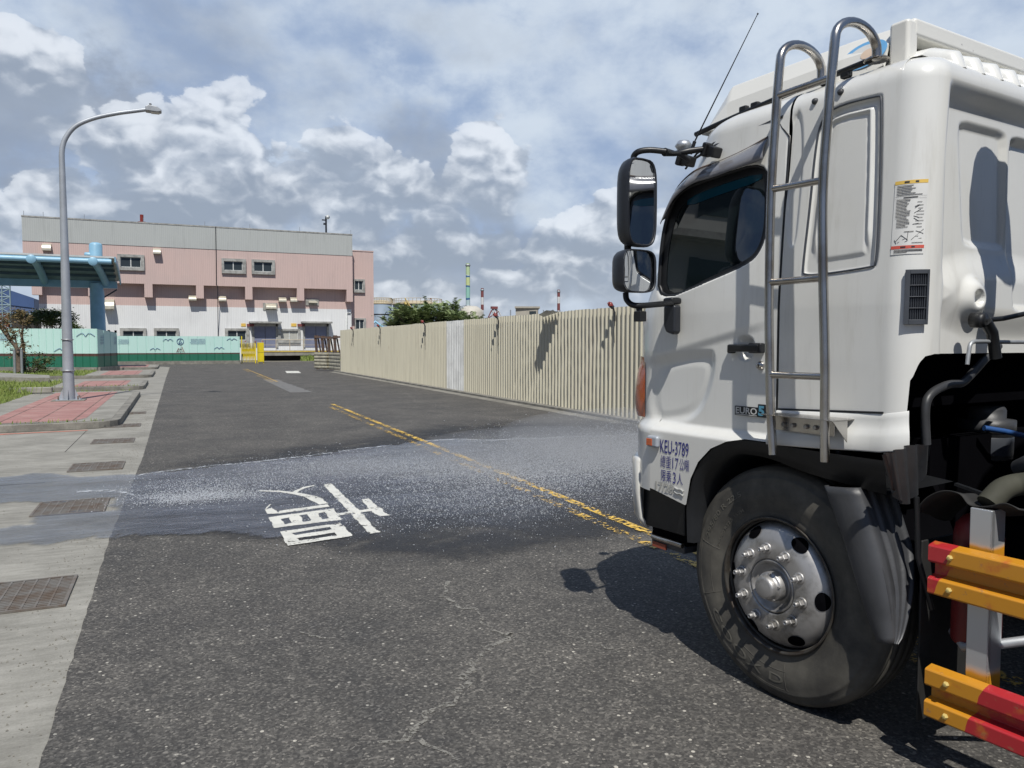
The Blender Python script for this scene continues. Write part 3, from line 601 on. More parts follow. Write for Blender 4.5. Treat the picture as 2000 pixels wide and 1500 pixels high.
def spray():
    rnd = np.random.RandomState(3); P = []; Sz = []
    def cloud(n, pts, sx, sy, hz, s0, s1):
        pts = np.array([G(*p) for p in pts]); seg = rnd.randint(0, len(pts)-1, n); t = rnd.rand(n)[:, None]; c = pts[seg]*(1-t)+pts[seg+1]*t
        gx = rnd.randn(n)*sx; cl = .35*np.sin(gx*9+rnd.randn(n)*.2); P.append(np.stack([c[:, 0]+gx, c[:, 1]+(rnd.randn(n)+cl)*sy, .02+rnd.exponential(hz, n)], 1)); Sz.append(s0*(s1/s0)**(rnd.rand(n)**2.6))
    cloud(70000, [(1330, 900), (1210, 900), (1120, 910)], .6, 1.1, .08, .0009, .0036)
    cloud(42000, [(1330, 905), (1180, 905), (1080, 925), (960, 930), (850, 935)], .6, .8, .05, .0009, .0034)
    cloud(22000, [(1100, 925), (900, 925), (700, 915), (560, 925)], .5, .5, .03, .0009, .003)
    cloud(6500, [(440, 980), (370, 974), (400, 980)], .30, .16, .025, .0009, .003)
    cloud(5000, [(600, 960), (420, 950), (330, 965)], .4, .4, .015, .0009, .003)
    cloud(9000, [(800, 990), (1080, 980)], .8, .55, .02, .0009, .003)
    cloud(26000, [(1420, 905), (1330, 890), (1260, 890)], .5, 1.0, .17, .0009, .004)
    P = np.concatenate(P); Sz = np.concatenate(Sz); n = len(P); T = np.array([(1, 1, 1), (1, -1, -1), (-1, 1, -1), (-1, -1, 1)], float)
    el = rnd.uniform(.8, 3.2, n); ax = np.stack([-.8+rnd.randn(n)*.4, .5+rnd.randn(n)*.4, rnd.randn(n)*.5], 1); ax /= np.linalg.norm(ax, axis=1)[:, None]
    off = T[None]*Sz[:, None, None]; off = off + ax[:, None, :]*((off*ax[:, None, :]).sum(2)*(el[:, None]-1))[:, :, None]
    V = (P[:, None, :] + off).reshape(-1, 3); b = np.arange(n)*4
    Fc = np.stack([b, b+1, b+2, b, b+3, b+1, b, b+2, b+3, b+1, b+3, b+2], 1).reshape(-1, 3)
    me = bpy.data.meshes.new('water_spray'); me.vertices.add(len(V)); me.vertices.foreach_set('co', V.ravel()); me.loops.add(len(Fc)*3); me.loops.foreach_set('vertex_index', Fc.ravel())
    me.polygons.add(len(Fc)); me.polygons.foreach_set('loop_start', np.arange(len(Fc))*3); me.update(calc_edges=True); me.validate(); me.materials.append(MATS['droplets'])
    o = bpy.data.objects.new('water_spray', me); COL.objects.link(o)
    o['kind'] = 'stuff'; o['label'] = 'white spray of wash water thrown over the road by the truck'; o['category'] = 'spray'
spray()
def mist():
    k = MN('mist'); k.nt.nodes.remove(k.b); v = k.n('ShaderNodeVolumeScatter'); v.inputs['Color'].default_value = (.97, .98, 1, 1); v.inputs['Density'].default_value = .20; v.inputs['Anisotropy'].default_value = .2
    k.L.new(v.outputs[0], k.out.inputs['Volume']); MATS['mist'] = k.m
    for i, (px, py, rx, ry, rz, lb) in enumerate(((1240, 900, 1.9, 1.9, .34, 'soft pale mist hanging right in front of the truck'), (1060, 915, 1.8, 1.5, .24, 'thin pale mist over the middle of the spray'), (840, 925, 1.5, 1.0, .15, 'faint low mist at the yellow line'), (600, 935, 1.4, .7, .10, 'faint low mist left of the yellow line'))):
        c = G(px, py); mb = MB(); mb.lathe([(math.sin(a), math.cos(a)) for a in np.linspace(.001, math.pi-.001, 16)], (0, 0, 0), 'Z', 32, caps=True)
        mb.v = [(c[0]+x*rx, c[1]+y*ry, .025+rz+z*rz) for x, y, z in mb.v]; o = mb.build('spray_mist', 'mist'); o['kind'] = 'stuff'; o['label'] = lb; o['category'] = 'mist'
mist()
def grit():
    rn = np.random.RandomState(8); mb = MB()
    for _ in range(2600):
        x = -.5-abs(rn.randn())*.22 if rn.rand() < .75 else rn.uniform(-4, -.5); y = rn.uniform(3, 24); s_ = rn.uniform(.002, .007); z = .006
        mb.add([(x-s_, y-s_*.6, z), (x+s_, y-s_*.4, z), (x, y+s_, z), (x, y, z+s_)], [(0, 1, 3), (1, 2, 3), (2, 0, 3)])
    o = mb.build('grit', 'kerb_concrete'); o['kind'] = 'stuff'; o['label'] = 'loose grit along the edge of the asphalt'; o['category'] = 'grit'
grit()

def crack(L, seed, wd):
    rn = random.Random(seed); mb = MB(); P = []
    pts = [Vector((G(*p)[0], G(*p)[1], 0)) for p in L]
    for i in range(len(pts)-1):
        n = max(2, int((pts[i+1]-pts[i]).length/.035))
        for k in range(n): q = pts[i].lerp(pts[i+1], k/n); P.append(q+Vector((rn.gauss(0, .013), rn.gauss(0, .013), 0)))
    P.append(pts[-1])
    for i in range(len(P)-1):
        a, b = P[i], P[i+1]; t_ = (b-a).normalized(); nn = Vector((-t_.y, t_.x, 0))*wd*rn.uniform(.4, 1.9); mb.add([(a.x-nn.x, a.y-nn.y, .0115), (a.x+nn.x, a.y+nn.y, .0115), (b.x+nn.x, b.y+nn.y, .0115), (b.x-nn.x, b.y-nn.y, .0115)], [(0, 1, 2, 3)])
    mb.build('road_crack', 'crack_dust', kind='structure', label='pale dusty crack in the asphalt')
k_ = MN('crack_dust'); k_.col((.235, .225, .20)); k_.rough(.9); k_.put(k_.b.inputs['Alpha'], k_.M('MULTIPLY', k_.ss(k_.noise(38, 6, .7), .40, .55), .9)); MATS['crack_dust'] = k_.m
crack([(872, 1140), (872, 1155), (862, 1165), (885, 1180), (897, 1192), (930, 1192), (942, 1215)], 1, .008)
crack([(985, 1240), (990, 1250), (950, 1270), (925, 1310), (895, 1355), (885, 1375), (835, 1400), (810, 1430), (790, 1450), (740, 1455)], 2, .012)
crack([(940, 1215), (960, 1235), (990, 1245), (1000, 1240)], 3, .006); crack([(820, 1450), (850, 1470), (900, 1490)], 4, .010); crack([(590, 1235), (620, 1250), (655, 1250)], 5, .006)
crack([(1095, 1078), (1115, 1095)], 6, .006); crack([(1100, 1240), (1160, 1262), (1240, 1275)], 7, .006); crack([(570, 1148), (600, 1145), (680, 1145)], 8, .004)
# drain grates in the gutter
def grate(cs, label):
    P = [G(*c) for c in cs]; x0 = min(p[0] for p in P[:2]); x1 = max(p[0] for p in P); y0 = min(p[1] for p in P); y1 = max(p[1] for p in P)
    return x0, x1, y0, y1
GR = [(5.32, 5.95, 'rusty slotted drain grate nearest the camera'), (8.22, 8.86, 'drain grate half covered by running wash water'), (10.92, 11.58, 'dry drain grate just beyond the wash water'),
      (13.85, 14.4, 'drain grate just short of the near corner of the first paved island'), (16.45, 17.0, 'drain grate beside the near corner of the first paved island'), (19.45, 19.95, 'drain grate beside the far half of the first paved island')]
def make_grate(x0, x1, y0, y1, label):
    t = thing('drain_grate', label, 'drain grate', ((x0+x1)/2, (y0+y1)/2, 0), 0, 'drain grates along the gutter')
    w_, h_ = (x1-x0)/2, (y1-y0)/2
    MB().bx(-w_, w_, -h_, h_, .0045, .0055).build('pit', 'dark_void', t)
    f = MB(); z0, z1 = .006, .019
    f.bx(-w_-.02, -w_, -h_-.02, h_+.02, z0, z1); f.bx(w_, w_+.02, -h_-.02, h_+.02, z0, z1); f.bx(-w_, w_, -h_-.02, -h_, z0, z1); f.bx(-w_, w_, h_, h_+.02, z0, z1); f.build('frame', 'grate_steel', t)
    b = MB(); n = int((y1-y0)/.034)
    for i in range(1, n): y = -h_+(y1-y0)*i/n; b.bx(-w_, w_, y-.0085, y+.0085, .007, .0165)
    for i in range(1, 8): x = -w_+(x1-x0)*i/8; b.bx(x-.006, x+.006, -h_, h_, .0168, .0185)
    b.build('bars', 'grate_steel', t)
for y0, y1, lb in GR: make_grate(-1.24, -.66, y0, y1, lb)
print('grate check', G(150, 1128), G(0, 1190), G(212, 975), G(65, 1008), G(250, 902), G(140, 922), G(270, 857), G(187, 868))

# ================================================================== TRUCK
truck = thing('sprayer_truck', 'white cab-over water truck with steel roof ladder and red and amber side guards', 'truck', TO, R(90)-TH)
TW = 2.4; XB = -.50; RF = .35; RR = .12
def tum(z): return .055*np.clip((z-1.75)/.8, 0, 1.3)**1.2
def fxz(z): return 1.235 - .37*np.clip((z-1.72)/.83, 0, 1.2)**1.12
def SSd(px, py):   # on the cab side, allowing for its lean
    o = 0.0
    for _ in range(4): x, z = S(px, py, o); o = -float(tum(z))
    return (x, z)
def sp(L): return [SSd(*p) for p in L]
# outlines on the cab side, local metres
WIN = chaikin(sp([(1285, 592), (1288, 500), (1298, 430), (1322, 372), (1400, 343), (1499, 312), (1501, 380), (1499, 450), (1486, 492), (1462, 517), (1380, 552)]), 2)
PAN = chaikin(sp([(1625, 210), (1718, 186), (1722, 190), (1720, 350), (1713, 517), (1700, 522), (1613, 535), (1570, 538), (1568, 525), (1583, 400), (1592, 300), (1602, 240)]), 2)
PAN2 = chaikin(sp([(1545, 235), (1565, 212), (1568, 300), (1560, 400), (1552, 480), (1540, 480), (1537, 400), (1537, 300)]), 2)
REC = chaikin(sp([(1270, 712), (1300, 705), (1386, 690), (1390, 700), (1387, 735), (1372, 785), (1350, 812), (1320, 820), (1268, 824)]), 2)
REC2 = chaikin(sp([(1282, 722), (1375, 705), (1378, 735), (1362, 775), (1342, 800), (1300, 808), (1282, 806)]), 2)
CUP = chaikin(sp([(1437, 668), (1445, 655), (1465, 655), (1475, 668), (1470, 700), (1455, 708), (1441, 700)]), 2)
def rrect(P, k=.14):
    out = []
    for i in range(len(P)):
        a, b, c = Vector(P[i-1]), Vector(P[i]), Vector(P[(i+1) % len(P)]); p = b.lerp(a, min(.45, .05/(a-b).length)); q = b.lerp(c, min(.45, .05/(c-b).length))
        out += [tuple(p), tuple(p.lerp(b, .6).lerp(q.lerp(b, .6), .35)), tuple(p.lerp(b, .6).lerp(q.lerp(b, .6), .65)), tuple(q)]
    return out
def side_disp(X, Z):
    d = np.zeros(X.shape)
    s_ = sdf(WIN, X, Z); d -= .045*ss_(-s_, -.004, .010)
    s_ = sdf(PAN, X, Z); d -= .016*ss_(-s_, -.010, .008); d += .017*np.exp(-((-s_-.045)/.009)**2)*(s_ < 0)*ss_(X*0+Z, 1.95, 2.05)*1.0; d += .007*ss_(-s_, .05, .07)
    s_ = sdf(PAN2, X, Z); d -= .010*ss_(-s_, -.010, .010)
    s_ = sdf(REC, X, Z); d -= .020*ss_(-s_, -.035, .022)
    s_ = sdf(REC2, X, Z); d += .004*ss_(-s_, -.02, .02)
    s_ = sdf(CUP, X, Z); d -= .045*ss_(-s_, -.004, .035)
    # crease falling forward below the window and the flare over the wheel
    line = 1.60 + (.55-X)*.22
    d += .010*ss_(Z, line-.02, line+.03)*ss_(X, .10, .35) - .010*ss_(X, .10, .35)*0
    fl = 1.205 + .0*X; d += .058*ss_(fl-Z, .0, .055)*ss_(X, -.1, .16)
    return d
def back_disp(Yl, Z):
    d = np.zeros(Yl.shape)
    # steps and pressed panels of the rear wall; positive = towards the rear
    d += -.05*ss_(-Yl, .15, .22)
    P1 = rrect([(-.335, 2.46), (-.67, 2.46), (-.69, 2.00), (-.39, 2.00)]); s_ = sdf(P1, Yl, Z); d -= .018*ss_(-s_, -.02, .02)
    P2 = rrect([(-.72, 2.45), (-1.7, 2.45), (-1.7, 1.75), (-.72, 1.75)]); s_ = sdf(P2, Yl, Z); d -= .03*ss_(-s_, -.02, .02)
    P3 = chaikin([(-.22, 1.90), (-1.2, 1.90), (-1.2, 1.70), (-.22, 1.70)], 2); s_ = sdf(P3, Yl, Z); d += .032*ss_(-s_, -.09, .05)
    r_ = np.sqrt((Yl+.40)**2+(Z-1.78)**2); d += .03*ss_(-r_, -.10, -.04) - .05*ss_(-r_, -.035, -.02)
    return d
def shell(cols, zb, ztop_arc=True, nz=150, side=1):
    """cols: list of (kind, param); zb: bottom height per column. Returns vertices and faces."""
    nc = len(cols); rows = []
    zt = 2.595; arcn = 9; AR = .108
    Z = np.zeros((nc, nz+arcn)); I2 = np.zeros((nc, nz+arcn))
    for c in range(nc):
        Z[c, :nz] = np.linspace(zb[c], zt, nz)
        a = np.linspace(0, math.pi/2, arcn+1)[1:]; Z[c, nz:] = zt+AR*np.sin(a); I2[c, nz:] = AR*(1-np.cos(a))
    I = tum(np.minimum(Z, zt)) + I2; FX = fxz(np.minimum(Z, zt)) - I2; XR = XB + I2
    P = np.zeros(Z.shape+(3,)); NN = np.zeros(Z.shape+(2,)); D = np.zeros(Z.shape)
    for c, (k, p) in enumerate(cols):
        z, i, f, xr = Z[c], I[c], FX[c], XR[c]
        if k == 'front': x = f + 0*z; y = -(i+RF) + (-TW/2+i+RF)*(1-p); nx, ny = 1, 0
        elif k == 'farc': x = f-RF+RF*math.cos(p); y = -(i+RF)+RF*math.sin(p); nx, ny = math.cos(p), math.sin(p)
        elif k == 'fside': x = .13+(f-RF-.13)*p; y = -i; nx, ny = 0, 1
        elif k == 'rside': x = p+0*z; y = -i; nx, ny = 0, 1
        elif k == 'rarc': x = xr+RR-RR*math.sin(p); y = -(i+RR)+RR*math.cos(p); nx, ny = -math.sin(p), math.cos(p)
        else: x = xr+0*z; y = -(i+RR)*(1-p)-TW/2*p; nx, ny = -1, 0
        P[c, :, 0] = x; P[c, :, 1] = y; P[c, :, 2] = z; NN[c] = (nx, ny)
    if side == 1:
        sd_ = side_disp(P[:, :, 0], Z); bd = back_disp(P[:, :, 1], Z)
        kinds = np.array([{'front': 0, 'farc': 0, 'fside': 1, 'rside': 1, 'rarc': 1, 'back': 2}[k] for k, _ in cols])[:, None]
        wv = np.array([{'front': 0, 'farc': max(0, (p/(math.pi/2)-.3)/.7) if k == 'farc' else 0, 'fside': 1, 'rside': 1, 'rarc': max(0, 1-p/1.0) if k == 'rarc' else 0, 'back': 0}[k] for k, p in cols])[:, None]
        wb = np.array([1.0 if k == 'back' else 0.0 for k, p in cols])[:, None]
        D = sd_*wv + bd*wb*ss_(2.6-Z, 0, .1)
    P[:, :, 0] += NN[:, :, 0]*D; P[:, :, 1] += NN[:, :, 1]*D
    if side == -1: P[:, :, 1] = -TW-P[:, :, 1]
    nr = nz+arcn; V = P.reshape(-1, 3).tolist()
    Fc = [(c*nr+r, (c+1)*nr+r, (c+1)*nr+r+1, c*nr+r+1) for c in range(nc-1) for r in range(nr-1)]
    return V, Fc, P
def arch_z(x):
    return float(np.interp(x, [-.5, .12, .265, .36, .46, .54, .59, .617, .625, .862, 1.3], [1.168, 1.170, 1.170, 1.150, 1.105, 1.03, .94, .81, .805, .847, .88]))
def fshift(p): return .13+(1.235-RF-.13)*p
# door
ps = sorted(set(list(np.linspace(0, 1, 150)) + [ (x-.13)/(1.235-RF-.13) for x in np.linspace(.54, .64, 30)]))
cols = [('fside', p) for p in ps]
V, Fc, Pd = shell(cols, [arch_z(fshift(p)) for p in ps], nz=250)
MB().add(V, Fc, True).build('door', 'white_truck_paint', truck)
# front corner and nose
cols = [('fside', .9995)] + [('farc', a) for a in np.linspace(math.pi/2, 0, 26)] + [('front', p) for p in (1, .9, .7, .4, 0)]
V, Fc, _ = shell(cols, [.835]*len(cols), nz=90); MB().add(V, Fc, True).build('cab_nose', 'white_truck_paint', truck)
cols = [('fside', p) for p in np.linspace(0, 1, 14)] + [('farc', a) for a in np.linspace(math.pi/2, 0, 12)] + [('front', 1), ('front', 0)]
V, Fc, _ = shell(cols, [1.165 if k == 'fside' and fshift(p) < .60 else .84 for k, p in cols], nz=30, side=-1); MB().add(V, Fc, True).build('cab_nose', 'white_truck_paint', truck)
# rear quarter, corner and rear wall
xs = list(np.linspace(.118, XB+RR, 110)); an = list(np.linspace(0, math.pi/2, 22)[1:]); bk = list(np.linspace(0, 1, 120)[1:])
cols = [('rside', x) for x in xs] + [('rarc', a) for a in an] + [('back', p) for p in bk]
zb = [1.318 for _ in xs] + [1.325 if a < .72 else float(np.interp(a, [.72, .80, 1.0, 1.2, 1.57], [1.46, 1.47, 1.53, 1.555, 1.563])) for a in an] + [1.563 for _ in bk]
V, Fc, _ = shell(cols, zb, nz=220); MB().add(V, Fc, True).build('cab_body', 'white_truck_paint', truck)
cols = [('rside', x) for x in (.118, -.1, -.38)] + [('rarc', a) for a in np.linspace(0, math.pi/2, 8)[1:]] + [('back', p) for p in (.2, .6, 1)]
V, Fc, _ = shell(cols, [1.32]*3+[1.5]*7+[1.563]*3, nz=20, side=-1); MB().add(V, Fc, True).build('cab_body', 'white_truck_paint', truck)
# roof cap
rf = MB(); ins = .058+.108; fxe = float(fxz(2.595))-.108; xr = XB+.108
def ring(k, z): return [(xr+k*.6, -ins-k), (xr+k*.6, -TW+ins+k), (fxe-RF*.3-k, -TW+ins+k), (fxe-k, -TW+ins+RF+k), (fxe-k, -ins-RF-k), (fxe-RF*.3-k, -ins-k)]
ra = [(x, y, 2.7035) for x, y in ring(-.01, 0)]; rb = [(x, y, 2.735) for x, y in ring(.25, 0)]
rf.add(ra+rb, [(i, (i+1) % 6, (i+1) % 6+6, i+6) for i in range(6)]+[(6, 7, 8, 9, 10, 11)], True)
rf.build('roof', 'white_truck_paint', truck)
# lower skirt behind the door, flared over the wheel
sk = MB(); cs = [('s', x) for x in np.linspace(.118, XB+RR, 40)] + [('a', a) for a in np.linspace(0, .74, 9)[1:]]
rows = [(1.312, .004), (1.308, .012), (1.29, .013), (1.27, .018), (1.25, .035), (1.235, .055), (1.22, .066), (1.20, .072), (1.17, .074), (1.165, .070), (1.164, .02)]
Vs = []
for k, p in cs:
    fl = 1.0 if k == 's' else 1.0
    dz = 0.0 if k == 's' else .035*p
    for z, o in rows:
        o2 = o*(.35+.65*float(ss_(np.array(p), -.36, -.05))) if k == 's' else o*.35
        zz = z+dz*.6 + (.0 if k == 's' else 0)+ (float(np.interp(p, [-.4, .118], [.022, 0])) if k == 's' else .022)
        if k == 's': Vs.append((p, o2, zz))
        else: Vs.append((XB+RR-(RR+o2)*math.sin(p), -RR+(RR+o2)*math.cos(p), zz))
n = len(rows); sk.add(Vs, [(c*n+r, (c+1)*n+r, (c+1)*n+r+1, c*n+r+1) for c in range(len(cs)-1) for r in range(n-1)], True); sk.build('fender_skirt', 'white_truck_paint', truck)
# dark inside of the shell, cab floor
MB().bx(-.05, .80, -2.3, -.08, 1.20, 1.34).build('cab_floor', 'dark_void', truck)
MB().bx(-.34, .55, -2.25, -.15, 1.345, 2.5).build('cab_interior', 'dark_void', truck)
# seams: thin dark rubber lines following the surface
def seam(name, pts, r=.004, mat='black_plastic', off=.0, closed=False, n=5):
    P = [(x, -float(tum(z))+off, z) for x, z in pts]
    if closed: P = P+P[:1]
    return MB().tube(P, r, n).build(name, mat, truck)
seam('door_seam', [(.124, z) for z in np.linspace(1.20, 2.50, 30)] + sp([(1528, 250), (1522, 238), (1510, 236), (1470, 248), (1400, 276), (1360, 300), (1338, 330)]), .0055, off=-.002)
seam('side_panel_seal', chaikin(PAN, 0), .0045, off=.0005, closed=True, mat='vent_plastic')
seam('skirt_seam', [(.118, 1.316), (-.38, 1.338)], .004, off=.004)
seam('roof_gutter', sp([(1345, 318), (1400, 283), (1470, 252), (1530, 228)]), .007, off=.002, mat='dark_grey_plastic')
# windows
def winpoly(poly, off, th=.0):
    return [(x, -float(tum(z))+off, z) for x, z in poly]
wp = winpoly(WIN, -.016); MB().poly(wp).build('side_window', 'tinted_glass', truck)
wf = MB(); wf.tube(winpoly(WIN, -.008)+winpoly(WIN, -.008)[:2], .011, 8); wob_ = wf.build('window_seal', 'black_plastic', truck)
# black band at the front and top edge inside the glass
inner = chaikin(sp([(1297, 585), (1300, 500), (1312, 435), (1335, 388), (1400, 361), (1489, 333), (1490, 380), (1488, 445), (1477, 485), (1455, 508), (1380, 542)]), 2)
bd_ = MB(); A = winpoly(WIN, -.0135); B_ = winpoly(inner, -.0135); nA = len(A); bd_.add(A+B_, [(i, (i+1) % nA, (i+1) % nA+nA, i+nA) for i in range(nA)]); bd_.build('window_border', 'black_plastic', truck)
tb = sp([(1340, 386), (1400, 362), (1486, 335), (1484, 352), (1400, 380), (1338, 404)]); MB().poly([(x, -float(tum(z))-.0125, z) for x, z in chaikin(tb, 1)]).build('window_tint_band', 'tint_band', truck)
# windscreen (wraps the front)
ws = MB(); Vw = []
for z in np.linspace(1.78, 2.48, 12):
    f = float(fxz(z))+.004; i = float(tum(z))
    for a in (1.15, .9, .6, .3, 0): Vw.append((f-RF+RF*math.cos(a), -(i+RF)+RF*math.sin(a), z))
    for a in (0, .3, .6, .9, 1.15): Vw.append((f-RF+RF*math.cos(a), -TW+(i+RF)-RF*math.sin(a), z))
ws.add(Vw, [(r*10+c, r*10+c+1, (r+1)*10+c+1, (r+1)*10+c) for r in range(11) for c in range(9)], True); ws.build('windscreen', 'tinted_glass', truck)
# smoky door visor: a curved band standing proud
vt = sp([(1304, 425), (1322, 372), (1356, 336), (1400, 318), (1450, 296), (1502, 268)]); vb = sp([(1302, 440), (1327, 392), (1362, 362), (1402, 349), (1452, 331), (1502, 314)])
vt = spline([(x, 0, z) for x, z in vt], 5); vb = spline([(x, 0, z) for x, z in vb], 5); vs = MB(); V = []
for a, b in zip(vt, vb):
    for k in range(7):
        t = k/6; x = a.x*(1-t)+b.x*t; z = a.z*(1-t)+b.z*t; V.append((x, -float(tum(z))+.006+.04*math.sin(t*math.pi*.62), z))
m = len(vt); vs.add(V, [(i*7+k, (i+1)*7+k, (i+1)*7+k+1, i*7+k+1) for i in range(m-1) for k in range(6)], True)
vo = vs.build('door_visor', 'smoky_visor', truck); sm = vo.modifiers.new('s', 'SOLIDIFY'); sm.thickness = .004
# rusty sealant line over the visor
seam('visor_sealant', [tuple((p.x, p.z)) for p in vt], .005, mat='rust_steel', off=.006)
# roof rail and deflector
rail = spline([(.79, -.145, 2.675), (.60, -.142, 2.692), (.28, -.14, 2.716), (-.05, -.14, 2.736), (-.20, -.14, 2.744)], 6)
MB().tube(rail, .013, 8).build('roof_rail', 'black_plastic', truck)
for x in (.47, .40, .02, -.08): MB().box((x, -.145, 2.72), (.045, .03, .03)).build('rail_clip', 'black_plastic', truck, bevel=.008)
dfl = MB()
zt_ = 2.895; pts = [(.755, -.23, 2.70), (.655, -.25, 2.90), (.3, -.26, zt_+.008), (-.02, -.27, zt_+.01), (-.22, -.27, zt_)]
up_ = [(x, y-.0, z) for x, y, z in pts]; lo_ = [(.78, -.17, 2.68), (.60, -.17, 2.68), (.3, -.17, 2.69), (-.02, -.17, 2.70), (-.22, -.18, 2.70)]
md_ = [(u[0]*.55+l[0]*.45, u[1]*.35+l[1]*.65, u[2]*.55+l[2]*.45) for u, l in zip(up_, lo_)]
upr = [(x, -TW-y, z) for x, y, z in up_]; lor = [(x, -TW-y, z) for x, y, z in lo_]; mdr = [(x, -TW-y, z) for x, y, z in md_]
rowsD = [lo_, md_, up_, upr, mdr, lor]; V = [p for r_ in rowsD for p in r_]
dfl.add(V, [(r_*5+c, r_*5+c+1, (r_+1)*5+c+1, (r_+1)*5+c) for r_ in range(5) for c in range(4)]); dfl.add([lo_[0], md_[0], up_[0], upr[0], mdr[0], lor[0]], [(0, 1, 2, 3, 4, 5)])
dd = dfl.build('wind_deflector', 'chipped_white_paint', truck, bevel=.018, seg=3); sm = dd.modifiers.new('s', 'SOLIDIFY'); sm.thickness = .01
bmx = MB(); bmx.box((-.265, -TW/2, 2.862), (.09, TW-.50, .075)); bmx.box((-.265, -.245, 2.80), (.085, .07, .18)); bmx.box((-.265, -TW+.245, 2.80), (.085, .07, .18)); bmx.build('deflector_rear_beam', 'chipped_white_paint', truck, bevel=.016, seg=3)
MB().bx(-.20, -.18, -TW+.28, -.28, 2.735, 2.83).build('deflector_board', 'green_board', truck)
# corrugated rear roof edge
cg = MB()
for k in range(14): cg.tube([(-.455, -.30-k*.135, 2.640), (-.43, -.30-k*.135, 2.685), (-.35, -.30-k*.135, 2.715), (-.24, -.30-k*.135, 2.725), (.1, -.30-k*.135, 2.73)], [.035, .05, .056, .056, .05], 12)
cg.build('roof_corrugation', 'white_truck_paint', truck)
# round sticker on the deflector (plain generic roundel)
def on_defl(u, v, e): # u along -x, v up the sloping side
    x = -.115-u; z = 2.80+v; t = (z-2.69)/.21; y = -.175-.083*t+e; return (x, y, z)
st = MB(); st.poly([on_defl(math.cos(a)*.105, math.sin(a)*.060, .012) for a in [k*math.pi/16 for k in range(32)]]); st.build('roundel_sticker', 'sticker_blue', truck, label='blue oval sticker on the roof deflector')
st = MB(); st.poly([on_defl(math.cos(a)*.078, math.sin(a)*.045, .0135) for a in [k*math.pi/16 for k in range(32)]]); st.build('roundel_centre', 'label_white', truck)
st = MB(); st.poly([on_defl(.02+math.cos(a)*.032, math.sin(a)*.022, .0150) for a in [k*math.pi/8 for k in range(16)]]); st.build('roundel_spot', 'sticker_beige', truck)
# bolts on the side panel
for px, py in ((1592, 198), (1642, 180)):
    x, z = SSd(px, py); MB().lathe([(.0, .012), (.010, .010), (.013, .004), (.014, -.004)], (x, -float(tum(z)), z), 'Y', 16).build('panel_bolt', 'dark_grey_plastic', truck)

# ladder
LY = .125
def Lp(px, py, o=LY): x, z = S(px, py, o); return (x, o, z)
nr = [Lp(1611, 902), Lp(1611, 800), Lp(1611, 700), Lp(1607, 500), Lp(1608, 350), Lp(1621, 180), Lp(1631, 75)]
ztop = nr[-1][2]
def hoop(base, dy, dz, n=14):
    x, y, z = base; return [(x-.01*math.sin(math.pi*t/n)*0, y-dy/2+dy/2*math.cos(math.pi*t/n), z+dz*math.sin(math.pi*t/n)) for t in range(n+1)]
def rail_path(pts, dy, dz, zend):
    P = [Vector(p) for p in spline(pts, 5)]; h = hoop(tuple(P[-1]), dy, dz); P += [Vector(p) for p in h[1:]]; P.append(Vector((h[-1][0], h[-1][1], zend))); return P
lad_near = rail_path(nr, .26, .085, 2.735)
fr_ = [Lp(1510, 888), Lp(1505, 800), Lp(1503, 700), Lp(1502, 590), Lp(1506, 380), Lp(1517, 200), Lp(1524, 118)]
lad_far = rail_path(fr_, .26, .085, 2.725)
MB().tube(lad_near, .0185, 14).build('ladder_rail', 'steel_tube', truck); MB().tube(lad_far, .0185, 14).build('ladder_rail', 'steel_tube', truck)
for a, b in (((1520, 187), (1622, 152)), ((1507, 370), (1608, 352)), ((1503, 552), (1607, 543)), ((1504, 732), (1611, 736))):
    MB().tube([Lp(*a), Lp(*b)], .0145, 12).build('ladder_rung', 'steel_tube', truck)
for p in (lad_near[-1], lad_far[-1]): MB().lathe([(.0, .004), (.045, .003), (.05, -.003)], tuple(p), 'Z', 16).build('ladder_foot', 'steel_tube', truck)
lb = MB(); xA, _ = S(1500, 806, .1); xC, _ = S(1640, 806, .1); lb.bx(xC, xA, .0, .145, 1.300, 1.304); lb.bx(xC+.04, xA-.02, .074, .078, 1.235, 1.300); lb.build('ladder_bracket', 'steel_tube', truck, bevel=.001)
lt = MB(); lt.prism([(0, 0), (.09, 0), (0, -.085)], lambda u, v: (xC+.0, .05+u, 1.299+v), lambda u, v: (xC+.004, .05+u, 1.299+v)); lt.build('ladder_gusset', 'steel_tube', truck)
for k in range(4): MB().lathe([(0, .012), (.009, .011), (.011, .004), (.011, 0)], (xA-.07-k*.045-(.02 if k > 1 else 0), .079, 1.262), 'Y', 6, smooth=False).build('bracket_bolt', 'wheel_steel', truck)
# warning sticker on rear corner
def rear_arc(px, py):
    """point on the rounded rear corner / rear wall hit by a sight line from the camera's place (true corner surface)"""
    r = ray(px, py); best = None
    for a in np.linspace(0, math.pi/2, 200):
        for it in (0,):
            x = XB+RR-RR*math.sin(a)
            p = CP + r*(((TO + tf*x - CP) @ tf)/(r @ tf)); y = float((p-TO) @ tl); z = float(p[2]); yy = -(float(tum(z))+RR)+RR*math.cos(a)
            if best is None or abs(y-yy) < best[0]: best = (abs(y-yy), a, z)
    return best[1], best[2]
def arcpt(a, z, e=.002): i = float(tum(z)); return (XB+RR-(RR+e)*math.sin(a), -(i+RR)+(RR+e)*math.cos(a), z)
aL, zT = rear_arc(1750, 352); aR, zB = rear_arc(1803, 496)
print('sticker', aL, aR, zT, zB)
zT, zB = rear_arc(1776, 352)[1], rear_arc(1776, 496)[1]
def stk(u, v, e=.002): return arcpt(aL+(aR-aL)*u, zB+(zT-zB)*v, e)
